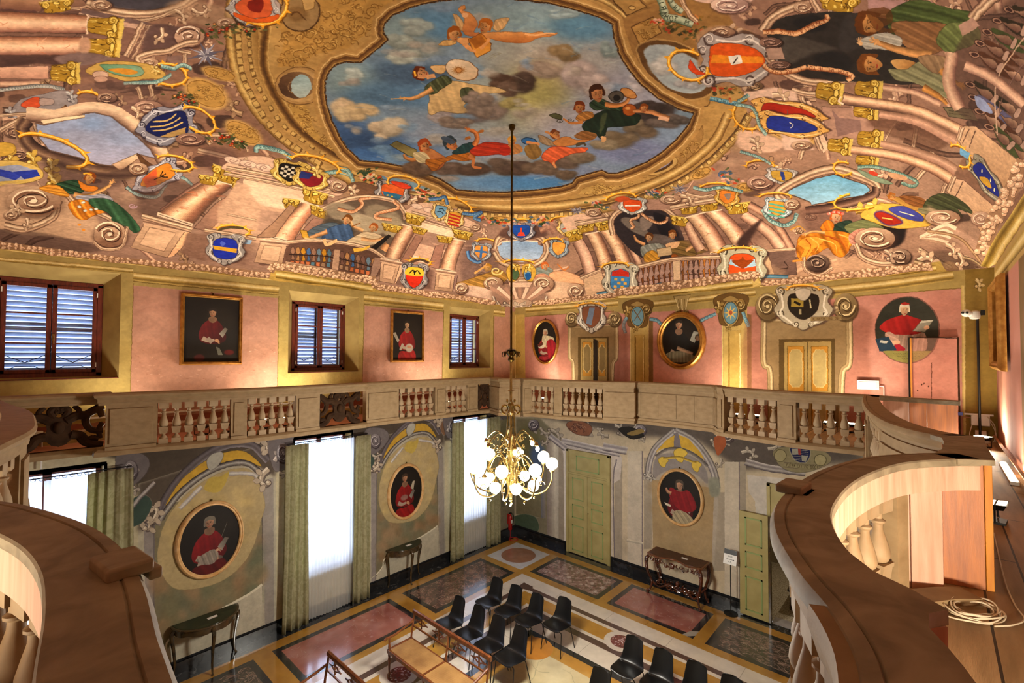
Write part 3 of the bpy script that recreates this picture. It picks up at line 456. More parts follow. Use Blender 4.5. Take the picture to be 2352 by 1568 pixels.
def left_vault(P):
 B,L,E,T=P.blob,P.line,P.ell,P.tube;D='5a4440'
 # shadowed bays and big pilasters at the far left
 P.poly([(0,0),(80,0),(200,30),(340,60),(340,110),(290,160),(300,200),(160,170),(0,210)],'7a5c54',f=4)
 P.poly([(0,0),(90,0),(85,30),(0,26)],'6a4c48');B([(235,5),(330,22),(420,6),(330,-10)],'4a4248');B([(210,-10),(420,-10),(400,20),(300,30),(240,18)],'545058',a=.8)
 T([(200,8),(260,28),(330,34),(400,22),(450,-6)],22,MLD);T([(205,34),(290,48),(350,44),(420,20)],10,MLD);P.vol(233,12,24,12)
 P.poly([(190,20),(350,54),(330,58),(180,32)],'7c6460');P.poly([(180,30),(330,60),(330,70),(175,40)],'c4a08c')
 P.poly([(0,-4),(96,-4),(92,26),(0,20)],'b08468',g=(0,0,0,26,'7a5448'));P.cap(130,14,74,26,-6)
 col(P,(-20,74),(-20,26),(200,76),(200,36),cols=MARB[::-1],seed=3);P.cap(243,62,44,78,90+8)
 col(P,(-20,126),(-20,84),(190,126),(190,86),cols=MARB[::-1],seed=4);P.cap(238,108,40,76,90+4);E(196,106,14,20,'c49a80',f=1)
 P.poly([(0,128),(190,128),(250,138),(160,152),(90,146),(0,156)],'5a4440',f=2);B([(128,132),(190,122),(260,134),(200,150),(150,150)],'88706c',f=2)
 P.poly([(0,154),(112,152),(112,182),(0,180)],'dcae94',ol='8a6a5c',g=(0,154,0,182,'c0907c'));T([(0,192),(92,190)],14,PIL);P.cap(152,168,46,64,92)
 T([(290,130),(330,52)],16,MLD);T([(305,135),(345,58)],8,MLD)
 B([(345,60),(400,60),(460,80),(440,110),(390,116),(330,120)],'6c5450',f=2);P.acan(372,62,60,80,w=9)
 P.vol(436,84,34,24,200,c=('dcb8a0','94705c','f4dcc8','4a3430'))
 T([(330,150),(318,134),(350,122),(385,118),(420,102),(455,96)],16,MLD);P.vol(345,146,22,12,0)
 P.poly([(380,130),(440,126),(430,150),(400,160)],'8c7068',f=2);T([(425,124),(424,148)],12,MLD)
 B([(390,5),(440,0),(520,20),(540,50),(500,64),(430,50),(385,30)],'b8987c',f=3);P.acan(402,24,60,20,w=8);P.acan(440,18,70,40,w=8,curl=-1);P.vol(520,54,22,12)
 # foliage swags
 for(x,y,n,sp)in((505,72,44,46),(560,66,26,40),(410,222,20,28),(430,240,24,24),(510,318,26,30),(540,330,20,26)):
  for i in range(n):
   u,v=x+P.rs.gauss(0,sp*.5),y+P.rs.gauss(0,sp*.2);t=P.rs.uniform(-.6,.8);l=P.rs.uniform(6,15);c=P.rs.choice(('4c5434','3c4428','6c6c44','58603c','7c5c34'))
   B([(u,v),(u+l*.5,v-l*.25+t*l*.3),(u+l,v+t*l),(u+l*.5,v+l*.2+t*l*.4)],c,a=.9)
  for i in range(n//3):u,v=x+P.rs.gauss(0,sp*.4),y+P.rs.gauss(0,sp*.18);E(u,v,3.2,2.6,P.rs.choice(('c84820','d8703c','e0a868','d89884','a83c20')),ol='5c2010',ow=.8)
  # big coat of arms top
 E(610,16,34,28,'b8a49c',ol='5c4c4c');P.shield(585,14,84,100,84,'d8683c',parts=[('b','8c2c1c',[(-.2,-.3),(.3,-.2),(.1,.2),(-.2,.2)])]);P.crown(605,14,55,42,-8,-60,150,w=7,L=.3,sp=6)
 B([(540,30),(590,44),(640,34),(630,48),(580,52),(545,42)],'e06828',ol='8a3010')
 # silver star
 for(x,y,r)in((474,126,46),):
  for i in range(16):
   t=i/16*6.283+.1;k=r*(1 if i%2 else .62);c=('d8d4d8','9c98a4','f0ecec','6c6878')[i%4];P.poly([(x,y),(x+k*.22*math.cos(t+.5),y+k*.16*math.sin(t+.5)),(x+k*math.cos(t),y+k*.66*math.sin(t)),(x+k*.22*math.cos(t-.5),y+k*.16*math.sin(t-.5))],c,ol='54505c',ow=.8)
   # green escutcheon with ring crown
 B([(200,160),(240,142),(320,144),(370,160),(380,180),(330,182),(300,190),(250,176),(210,172)],'c8a45c',ol='6a4c20');B([(230,152),(250,148),(320,152),(330,168),(305,178),(260,170)],'6c9878',ol='2c4c3c',g=(230,150,330,170,'90b094'));B([(250,160),(290,158),(318,166),(290,172)],'d8983c')
 P.crown(388,171,42,24,10,-130,130,w=6,L=.38,sp=7);P.acan(370,165,34,180,w=7,c=('d8b870','7c5c24','f4e0a0'));P.ribbon([(440,158),(420,150),(400,158),(370,152)],9,t=True);P.ribbon([(285,192),(320,190),(360,188),(395,172)],8)
 E(232,173,18,10,'d4b09c',ol='8a6a5c');E(232,182,16,7,'c49c88',ol='8a6a5c')
 B([(160,200),(250,190),(340,200),(360,230),(300,250),(230,240)],'80645c',f=4);P.acan(250,230,60,-20,w=8,c=('a4846c','5c4440','c8a488'));T([(315,200),(325,228)],12,MLD);T([(345,196),(350,222)],12,MLD)
 # grey cartouche with orange shield
 P.ribbon([(-10,208),(60,200),(110,198),(150,206)],9,('a4a09c','c4c0b8','6c6868'))
 B([(30,262),(45,230),(100,216),(150,208),(180,236),(140,250),(90,262)],'9c9090',ol='544848');B([(48,240),(70,226),(90,224),(90,246),(60,248)],'dc6038',ol='6c2418');B([(92,226),(120,228),(122,240),(94,242)],'b8a098',ol='544848');P.acan(150,212,44,20,w=8,c=('b4acac','5c5458','d8d4d0'));P.acan(10,254,40,0,w=8,c=('b4acac','5c5458','d8d4d0'))
 P.crown(202,232,32,22,10,-150,110,w=5,L=.36,sp=6);P.vol(245,225,22,12,60,c=('b8947c','6c5048','d8b89c','3c2c28'))
 T([(145,245),(160,262),(190,270)],14,('5c3c24','9a7048','7c5430'))
 T([(0,266),(60,262),(130,268),(170,258)],9,MLD);T([(0,300),(50,275),(110,272)],14,MLD)
 B([(285,250),(330,228),(400,240),(410,270),(350,285),(300,275)],'7c5e58',f=3);P.vol(340,246,34,14,30,c=('c8a08c','7c5c50','e4c4ac','4a3430'));P.acan(300,245,60,30,w=9)
 # left opening to the sky
 sky=[(82,283),(102,288),(150,276),(194,270),(189,262),(217,258),(255,268),(306,306),(344,342),(357,364),(320,355),(276,383),(230,378),(179,362),(115,346),(89,314)]
 T([(60,262),(130,268),(200,252),(262,260),(320,300),(362,340),(376,370)],34,('e8c4a4','f0d0b0','c09c84','6c5044'));T([(62,275),(50,300),(80,345),(170,378),(250,396),(330,392)],36,('3c2c28','6a5044','9c7c64','5c443c','a8886c'))
 P.poly(sky,'98a4c4',g=(150,270,200,390,'a8a4bc'));P.ell(215,285,30,16,'7ca0d0',f=8,a=.7);P.ell(290,320,40,16,'90a4c8',f=8,a=.7);P.ell(170,320,50,20,'a8a4b4',f=8,a=.6);P.line(sky+[sky[0]],3,'6c5448',raw=True,a=.8)
 P.poly([(100,286),(194,270),(196,264),(150,268),(96,276)],'f0d4b0',ol='7c5c44');P.poly([(256,378),(318,352),(322,362),(278,392)],'f0d4b0',ol='7c5c44',g=(280,352,300,390,'b08c74'));B([(316,352),(340,372),(372,392),(340,400),(322,370)],'6c4c34',ol='3c2820')
 P.crown(120,345,84,30,18,-170,60,w=7,L=.3,sp=6);
 # blue arms with yellow waves
 P.shield(386,288,84,118,80,'1e2a64',parts=[('l','d8b878',[(-.4,-.3),(-.2,0),(-.25,.4)],.06),('l','d8b878',[(-.22,-.4),(-.02,0),(-.05,.5)],.06),('l','d8b878',[(-.02,-.45),(.15,0),(.12,.45)],.06),('p','c09c64',[(.2,-.5),(.45,-.45),(.5,0),(.4,.3),(.3,0)])],fr=('94909c','3c3440','d4d0d8'));P.crown(455,275,44,24,30,-170,100,w=5,L=.36,sp=6)
 P.vol(438,320,34,14,20,c=('b8907c','74544c','d8b49c','3c2c28'));T([(455,345),(520,360),(560,375)],14,MLD);B([(470,340),(540,350),(540,400),(480,390)],'6c504c',f=4)
 # gold frame, chequered blue shield
 for(x,y)in((12,345),(60,352),(110,365),(30,412),(110,400),(115,412)):P.acan(x,y,54,P.rs.uniform(0,90),w=13,c=('c8a450','6c4c1c','f0dc94'))
 B([(-20,330),(30,330),(30,352),(-20,360)],'d0a84c',ol='6a4a18');B([(-40,378),(30,368),(90,385),(96,408),(50,422),(-40,424)],'d4b468',ol='6a4a18');P.poly([(-20,384),(40,378),(86,392),(90,402),(60,412),(-20,418)],'9ca0b8');P.poly([(-20,386),(18,392),(52,400),(36,414),(-20,400)],'3c4cb0');P.poly([(30,394),(84,390),(92,404),(56,412)],'3444a4')
 B([(100,376),(150,366),(190,390),(240,396),(320,380),(300,410),(230,440),(170,430),(130,420)],'4e3c3a',f=4)
 # left volute, green lady
 B([(0,430),(60,425),(100,430),(160,460),(220,500),(240,540),(220,556),(130,545),(0,525)],'c8a488',f=2);B([(0,526),(90,534),(180,552),(240,572),(180,580),(0,556)],'4c3c38',f=3)
 T([(10,518),(60,526),(120,500),(136,460)],18,MLD);P.vol(78,462,62,34,30,turns=2);P.acan(20,490,50,-40,w=10);P.vol(25,494,16,11);P.acan(60,500,40,60,w=8)
 T([(108,430),(150,445),(180,470),(250,500),(270,520)],14,MLD)
 B([(120,428),(150,416),(180,415),(195,436),(170,446),(140,440)],'34503c',ol='1c2c24',drape=(20,9,.35));B([(90,432),(130,425),(160,450),(130,448)],'e0983c',ol='8a5014',drape=(10,6,.3));B([(180,415),(200,425),(225,430),(215,440),(190,436)],'d88430',ol='7c4410')
 P.head(207,411,12,25,'d8a068','8c4c20',look=1);L([(192,400),(200,398),(212,402)],4,'e8b040');P.limb([(170,446),(200,450),(235,436),(255,424)],12,6,'e0a86c');P.hand(256,420,11,-40,'e0a86c')
 B([(175,450),(210,448),(240,446),(260,458),(250,474),(215,468),(185,462)],'a8a4b0',drape=(10,7,.25));B([(160,465),(190,458),(215,470),(245,474),(250,485),(215,495),(195,505),(175,500),(160,480)],'dc8830',ol='7c4410',drape=(60,9,.35));B([(205,458),(240,456),(270,468),(300,495),(322,525),(310,535),(290,520),(265,518),(250,490),(215,476)],'44684c',ol='24382c',drape=(50,12,.35))
 for(x,y)in((183,475),(196,484),(210,482),(222,480),(192,465)):E(x,y,4,3,'e4e4dc',ol='8a8478',ow=.7)
 for(x,y)in((183,516),(192,528)):E(x,y,4,3,'e09038')
 P.spiral(305,473,10,6,1.5,3,'d0a8b8');P.vol(253,538,37,30,200);T([(216,556),(240,572),(280,566),(294,520)],8,MLD)
 # grey cartouche, ring crown, ribbon
 P.ribbon([(290,430),(320,448),(360,452),(378,430),(395,410),(420,408),(442,425)],7,('90a8a8','b8ccc8','607c80'));P.shield(362,405,54,100,62,'e49038',fr=('a8a4b0','4c4450','d8d8e0'),parts=[('p','e06840',[(-.45,-.1),(.45,.15),(.3,.5),(-.3,.5)]),('l','181410',[(-.15,-.25),(.1,-.1),(.35,-.3)],.06),('l','181410',[(.1,-.3),(.1,.15)],.05)]);P.crown(402,374,42,16,12,-170,100,w=4,L=.36,sp=7)
 P.vol(318,388,22,14,30)
 # first pedestal and columns
 B([(330,410),(430,420),(480,440),(420,480),(360,500),(320,492)],'5c4640',f=5)
 pil(P,[(375,490),(440,440),(480,415)],22,16);col(P,(365,492),(440,516),(490,411),(534,424),seed=5,cols=('8a6450','c89878','f4d4b0','e8bc94','a8745c','7c5848'),bend=-4);P.cap(520,402,66,30,18);P.cap(560,440,60,22,24);P.cap(478,413,44,20,10)
 P.poly([(445,524),(492,470),(530,445),(558,456),(520,490),(482,532)],'9c7868',ol='5e463c',g=(450,500,530,500,'bc9078'));P.poly([(482,532),(520,490),(560,455),(568,458),(530,500),(492,540)],'f0b890')
 ped(P,[(335,508),(428,528),(385,592),(300,568)],side=[(428,528),(446,540),(400,588),(385,592)],sc='e8b48c');T([(326,496),(442,528)],14,MLD);P.poly([(415,580),(432,535),(480,540),(470,600)],'8c6c5c',f=1)
 # entablature with shell pediment over the pair of columns
 P.poly([(560,400),(660,425),(730,440),(760,452),(700,468),(560,430)],'e4bea2');P.poly([(545,418),(700,456),(700,540),(600,560),(500,545),(500,480)],'cda68c',f=1);B([(575,420),(650,438),(700,460),(690,480),(600,470)],'ecc8ac',f=2)
 P.blob([(528,370),(560,360),(620,362),(700,400),(790,420),(792,436),(770,450),(680,425),(520,392)],'dab49c',ol='7c5c50');P.acan(545,372,60,5,w=10);
 for i in range(7):x=535+i*36;E(x,368+i*8.6,20,8,'e4c4b0',rot=14,ol='94746c',ow=1);P.spiral(x,368+i*8.6,11,6,1.3,2,'a07c70',i*50)
 T([(520,385),(640,408),(770,440)],10,MLD);T([(515,398),(640,422),(768,452)],9,MLD);P.vol(778,428,20,14)
 P.poly([(600,480),(660,492),(650,540),(590,530)],'b89480',f=2);T([(520,492),(590,506)],5,MLD)
 col(P,(622,544),(672,556),(696,464),(730,473),seed=6,cols=('8a6450','e8b490','fad4b0','dc9c7c','a8745c'),bend=-3);P.cap(722,452,56,28,16);P.cap(735,488,50,20,22);P.cap(668,468,36,22,8)
 P.poly([(676,552),(720,500),(745,506),(708,556)],'a47c6c',ol='5e463c')
 P.poly([(588,546),(630,545),(680,476),(665,470),(640,500)],'a8846c',ol='5e463c')
 ped(P,[(600,553),(660,560),(648,612),(584,602)],side=[(660,560),(672,566),(660,610),(648,612)],sc='7c5c50')
 # blue arms with gold fess
 P.poly([(470,520),(580,545),(580,612),(420,592)],'8a6a5c',f=3);P.poly([(480,538),(580,552),(575,562),(478,548)],'94b0cc');T([(470,528),(590,548)],10,MLD)
 P.shield(518,571,84,60,4,'2c3ca8',fr=('a09894','544c4c','d4ccc4'),shape=1,parts=[('b','5468c8',[(-.2,-.4),(0,-.3),(-.15,-.1)]),('p','dca838',[(-.5,-.12),(.48,-.02),(.46,.2),(-.46,.08)])]);P.crown(537,529,36,12,6,170,400,w=4,L=.5,sp=6);L([(502,528),(530,522),(560,524)],6,'5c5038')
def middle_vault(P):
 B,L,E,T=P.blob,P.line,P.ell,P.tube
 # twin shields, chequered and blue/red, with ribbons
 P.ribbon([(588,350),(592,338),(620,341),(650,350),(670,364)],10,words='  QMORORVM CAM');P.ribbon([(690,395),(730,400),(770,395),(800,400),(812,415)],9);P.ribbon([(775,385),(800,392),(812,418)],8)
 P.shield(668,396,84,48,10,'241c18',fr=('ccac5c','6c4c1c','ecd48c'),parts=[('p','d8ccb8',[(a,b),(a+.14,b),(a+.14,b+.16),(a,b+.16)])for i,a in enumerate((-.42,-.28,-.14,0,.14,.28))for j,b in enumerate((-.42,-.26,-.1,.06,.22))if(i+j)%2])
 P.shield(714,412,78,40,12,'8c2430',fr=('ccac5c','6c4c1c','ecd48c'),parts=[('p','343c78',[(-.5,-.5),(.1,-.5),(-.1,0),(-.5,.1)])]);P.crown(725,378,56,18,14,175,385,w=5,L=.5,sp=7);P.acan(715,385,40,20,w=8,c=('d8b870','7c5c24','f4e0a0'))
 # flower pots and arms below the oval
 B([(800,425),(830,418),(880,432),(960,450),(975,462),(940,470),(860,462),(810,445)],'7c5c48',ol='4c382c');P.acan(800,430,40,20,w=9);P.acan(960,455,40,150,w=9)
 for(x,y,n)in((840,402,24),(860,414,18),(965,445,18),(985,448,14),(1010,455,10),(1520,50,20)):
  for i in range(n):u,v=x+P.rs.gauss(0,12),y+P.rs.gauss(0,6);E(u,v,5,2.6,P.rs.choice(('3c4c34','54603c','c84c2c','dc9c88','e4c4a4')),rot=P.rs.uniform(-40,40),a=.9)
 for i in range(9):L([(836,402),(826+i*4,392),(818+i*5.5,386+abs(i-4)*2)],3,'40543c',w2=1)
 P.shield(902,442,76,46,8,'e06c34',fr=('948c8c','3c3434','c8c0bc'),parts=[('p','3c7494',[(-.48,0),(.45,.1),(.3,.5),(-.2,.55)]),('e','d8b040',(0,.3),.06),('e','d8b040',(-.2,.25),.05)]);P.crown(926,420,36,16,8,150,400,w=4,L=.35,sp=7);B([(900,416),(925,420),(945,430),(930,434),(905,424)],'dc4c2c',ol='7c2414')
 # niche of the two ladies
 B([(745,500),(770,465),(830,450),(900,455),(925,480),(935,510),(900,580),(740,560)],'6c5c50',f=2);T([(742,480),(790,460),(850,452),(905,462),(928,485),(932,505)],12,MLD)
 for(x,y,rx,ry,c)in((790,490,44,22,'9c8c78'),(880,495,44,22,'948470'),(840,515,44,20,'b0a088'),(780,520,36,14,'544c44'),(900,520,30,24,'a89880')):E(x,y,rx,ry,c,rot=20,f=2,a=.9)
 P.ribbon([(775,480),(810,486),(832,470),(828,458),(852,455)],7,('d89c74','f0c09c','a46c4c'),'a05c3c');P.ribbon([(905,462),(915,478),(870,490),(864,500),(900,505)],7,('d89c74','f0c09c','a46c4c'),'a05c3c')
 B([(700,540),(730,518),(770,512),(800,530),(800,555),(750,555),(710,552)],'64707c',ol='34404c',drape=(10,9,.3));B([(760,522),(800,515),(812,550),(790,558),(740,556),(750,530)],'50688c',ol='2c3448',drape=(60,9,.35));P.head(797,506,10,35,'dca878','7c5028',look=1);P.limb([(752,532),(720,544),(698,550)],11,6,'d8a070');P.poly([(690,528),(705,530),(712,550),(696,546)],'d0a040',ol='6c4c14')
 B([(795,556),(820,540),(840,532),(870,538),(880,550),(860,562),(810,562)],'d0b898',ol='6c5440',drape=(10,8,.25));P.head(858,524,9,30,'dca878','a8602c');P.limb([(835,530),(812,520),(806,508)],8,5,'dca878');P.limb([(830,548),(860,552),(885,545)],9,5,'dca878');P.poly([(850,570),(892,538),(898,542),(862,576)],'2c2420');L([(808,520),(828,512)],2,'8c5c30')
 P.limb([(880,575),(890,560)],18,14,'dca070');L([(700,548),(745,552),(760,560)],6,'ecc48c')
 # painted balcony
 B([(664,560),(700,555),(780,558),(840,568),(880,590),(868,635),(800,630),(700,612),(658,600)],'6c5044',f=1)
 for(x0,x1,y0,y1)in((672,768,562,568),(785,858,572,588)):
  n=int((x1-x0)/11)
  for i in range(n+1):
   t=i/n;x,y=x0+(x1-x0)*t,y0+(y1-y0)*t+6;c=P.rs.choice(('4c6890','5c7484','a87c54','7c5c50','94705c','6c8090','b8842c'))
   B([(x-2,y),(x+3,y),(x+6,y+10),(x+3,y+17),(x+5,y+28),(x-3,y+28),(x-1,y+16),(x-5,y+9)],c,ol='3c2c28');P.poly([(x-5,y+30),(x+4,y+31),(x+3,y+41),(x-6,y+39)],P.rs.choice(('c87850','b86c44','9c7c64','5c7c8c')),ol='4c3428')
 T([(660,556),(720,552),(790,558),(850,572),(884,592)],9,MLD);L([(664,584),(760,590),(860,614)],2.5,'3c2c28');P.poly([(768,572),(782,574),(778,624),(762,620)],'b8947c',ol='5e463c');T([(656,604),(760,622),(868,646)],9,MLD[::-1]);L([(812,575),(835,572),(850,565)],9,'e4b44c',w2=4);L([(745,548),(750,562),(775,552)],7,'e4b888')
 P.poly([(860,590),(885,594),(862,640),(850,636)],'9c7c6c',ol='5e463c')
 # right group of columns with pediment
 B([(930,540),(1060,560),(1080,600),(1000,670),(880,650)],'a88474',f=4);P.poly([(948,556),(1030,576),(1000,612),(935,595)],'d4ac94',f=1);P.poly([(945,585),(1000,600),(996,608),(940,594)],'f0ccb0');P.poly([(930,600),(950,602),(948,610),(930,608)],'8cb0bc')
 B([(940,478),(965,466),(1010,470),(1070,500),(1105,520),(1100,534),(1040,522),(940,490)],'dab49c',ol='7c5c50');T([(945,488),(1030,512),(1095,532)],8,MLD);T([(938,498),(1020,522),(1088,542)],7,MLD);P.vol(1092,522,12,9)
 for i in range(4):E(958+i*26,474+i*9,13,6,'e4c4b0',rot=16,ol='94746c',ow=1)
 P.poly([(960,508),(1060,534),(1050,548),(965,528)],'f0cdb0')
 P.shield(1012,486,40,34,10,'7ca8c8',fr=('dcb878','6c4c24','f4dca4'),parts=[('l','1c2c3c',[(-.2,-.2),(.1,-.3),(.3,-.1)],.06),('l','1c2c3c',[(-.3,.1),(0,0),(.3,.2)],.06)]);P.shield(1044,502,42,38,10,'d8a040',fr=('dcb878','6c4c24','f4dca4'),parts=[('p','b83428',[(-.48,-.4+.28*k),(.48,-.3+.28*k),(.46,-.16+.28*k),(-.46,-.26+.28*k)])for k in range(4)]);P.crown(1050,472,34,14,20,175,380,w=3.5,L=.6,sp=6);P.ribbon([(985,458),(1010,456),(1022,452),(1028,470)],7,('5c84b0','84a8cc','34548c'));P.ribbon([(1062,490),(1085,492),(1106,488),(1090,500),(1104,506)],7,('5c84b0','84a8cc','34548c'))
 col(P,(884,592),(918,598),(924,515),(958,524),seed=8,cols=('8a6450','d0a484','f4d4b0','c8987c','7c5848'),bend=-2);P.cap(952,504,44,22,14);P.cap(963,530,34,14,14);P.cap(900,524,44,16,12)
 P.poly([(920,600),(955,540),(972,545),(938,606)],'9c7464',ol='5e463c')
 ped(P,[(876,597),(920,606),(906,652),(872,646)],side=[(920,606),(932,610),(910,650),(906,652)],sc='e0b494')
 col(P,(1011,618),(1044,623),(1038,548),(1068,554),seed=9,cols=('8a6450','e8b490','fad4b0','dca488','94705c'),bend=-3);P.cap(1062,539,44,18,12);P.cap(1022,550,36,14,6)
 P.poly([(985,612),(1000,565),(1022,560),(1008,618)],'a87c6c',ol='5e463c')
 ped(P,[(1003,622),(1046,628),(1040,670),(998,666)],side=[(1046,628),(1052,632),(1046,668),(1040,670)],sc='94746c')
 P.poly([(925,655),(990,664),(996,620),(935,610)],'7c5e54',f=2)
 P.shield(952,636,58,56,4,'d83c24',fr=('8c8484','4c4444','bcb4b0'),shape=0,parts=[('b','ecb83c',[(-.45,-.5),(0,-.58),(.45,-.5),(.48,-.1),(-.48,-.1)]),('l','1c1410',[(-.3,-.2),(-.1,-.4),(0,-.25),(.15,-.4),(.35,-.2)],.06),('l','1c1410',[(0,-.4),(0,-.12)],.06)]);P.crown(965,602,24,9,4,175,395,w=3,L=.7,sp=6);L([(945,603),(965,596),(985,604)],5,'5c4838')
 # grey-orange small arms left of centre opening
 B([(1070,560),(1120,560),(1150,600),(1110,650),(1060,640)],'705854',f=4);P.shield(1105,578,44,36,6,'e89c50',fr=('94949c','4c4c54','c8c8cc'),parts=[('p','4c78b0',[(-.08,-.5),(.1,-.5),(.1,.6),(-.08,.6)]),('p','4c78b0',[(-.45,-.12),(.45,-.1),(.45,.08),(-.45,.06)])]);P.crown(1118,557,22,9,8,170,400,w=3,L=.5,sp=6);P.ribbon([(1074,576),(1078,592),(1095,602),(1105,600)],7,('5480b4','84a8cc','34548c'),t=False)
 # centre opening, twin cartouches, reclining figures
 T([(1138,572),(1150,545),(1195,538),(1240,545),(1256,572),(1240,600),(1200,612),(1155,602),(1136,578)],16,MLD);P.poly([(1142,565),(1152,562),(1152,556),(1190,552),(1236,556),(1236,562),(1248,566),(1246,582),(1238,594),(1200,602),(1160,596),(1148,586)],'94b0d4',g=(1140,550,1140,600,'b4c4dc'));P.line([(1142,565),(1152,556),(1190,551),(1236,555)],3,'f0d4bc',raw=True)
 B([(1150,530),(1175,520),(1240,520),(1256,540),(1200,550),(1150,544)],'6c5048',f=2);P.shield(1197,531,60,36,0,'2454a8',fr=('8c8890','3c3840','ccc8cc'),parts=[('p','d84c34',[(-.15,.1),(.15,.1),(.22,.45),(-.22,.45)]),('l','d84c34',[(0,-.3),(0,.1)],.12)]);P.crown(1200,512,30,9,0,175,370,w=3,L=.7,sp=7);T([(1240,530),(1262,520),(1275,534)],16,('8c6458','c8987c','7c5448'))
 for(x,y,n)in((1140,512,14),(1170,510,10),(1230,506,12),(1252,514,10),(1110,505,8),(1370,470,30),(1500,444,22),(1520,450,10),(1660,400,18),(1680,412,14),(1240,512,10)):
  for i in range(n):u,v=x+P.rs.gauss(0,11),y+P.rs.gauss(0,5);E(u,v,5,2.4,P.rs.choice(('3c4c34','54603c','6c7450','c84c2c','dc9c88','4c6484','e0b4a0')),rot=P.rs.uniform(-50,50),a=.85)
 B([(1048,652),(1080,640),(1110,630),(1150,620),(1165,640),(1140,655),(1100,662),(1060,664)],'c0924c',ol='6c4c24',drape=(20,9,.3));P.head(1120,616,8,20,'dcac6c','b88434');L([(1090,628),(1112,612),(1118,604)],5,'d8a464',w2=2);P.spiral(1140,622,14,10,1.5,4,'e8cc84')
 B([(1042,668),(1070,655),(1120,662),(1160,672),(1150,690),(1090,680)],'d0b09c',f=1);P.vol(1060,662,15,13);P.vol(1133,650,22,14,60)
 B([(1225,620),(1250,612),(1270,620),(1262,632),(1240,636)],'98a098',ol='5c6460',drape=(20,7,.25));P.head(1252,612,8,-15,'e0ac80','c86c34');B([(1262,628),(1290,622),(1320,630),(1350,645),(1352,655),(1320,650),(1290,650),(1268,646)],'e4b088',ol='a06848');L([(1280,606),(1295,620),(1308,612)],3,'c87c44');B([(1222,636),(1250,628),(1275,645),(1310,652),(1290,662),(1250,650)],'e8a484',drape=(20,8,.2));B([(1220,660),(1260,645),(1330,655),(1362,678),(1300,690),(1240,690)],'d4b094',f=1);P.vol(1248,652,24,17,100);P.vol(1322,668,18,16)
 for e in(-1,1):
  B([(1197+e*2,612),(1197+e*22,606),(1197+e*34,622),(1197+e*26,645),(1197+e*8,640)],'dcb050',ol='6c4c18');E(1197+e*14,630,9,13,'5c7454' if e<0 else '84a4b8',ol='6c4c18');P.acan(1197+e*20,606,26,90 if e>0 else 60,w=6,c=('e8c468','7c5c1c','f8e8a8'),curl=e)
 B([(1206,630),(1216,626),(1220,638),(1210,642)],'2c68a8');P.crown(1192,604,34,8,2,175,365,w=3,L=.8,sp=8)
 # corner shell cartouche
 B([(1130,650),(1160,655),(1200,650),(1240,660),(1262,690),(1230,715),(1192,730),(1160,712),(1132,690)],'9c7c6c',f=2);P.poly([(1168,648),(1222,648),(1216,660),(1172,660)],'e4c0a8',ol='7c5c50')
 for i in range(9):t=(i-4)*.2;L([(1194+t*22,692),(1194+t*60,672),(1194+t*84,660)],6,'ecc8b0' if i%2 else 'b48c78',w2=8)
 B([(1170,692),(1194,686),(1220,692),(1212,712),(1194,724),(1176,712)],'c8a890',ol='6c5044');
 for e in(-1,1):P.acan(1194+e*8,728,56,-90,w=9,curl=-e,c=('c8b4a0','5c4c44','f0e0d0'));P.acan(1194+e*55,690,50,120 if e>0 else 60,w=8,curl=e,c=('c8b4a0','5c4c44','f0e0d0'));T([(1194+e*62,680),(1194+e*48,705),(1194+e*28,700),(1194+e*20,716)],7,('5c4c44','e0d0c0','8c7868'))
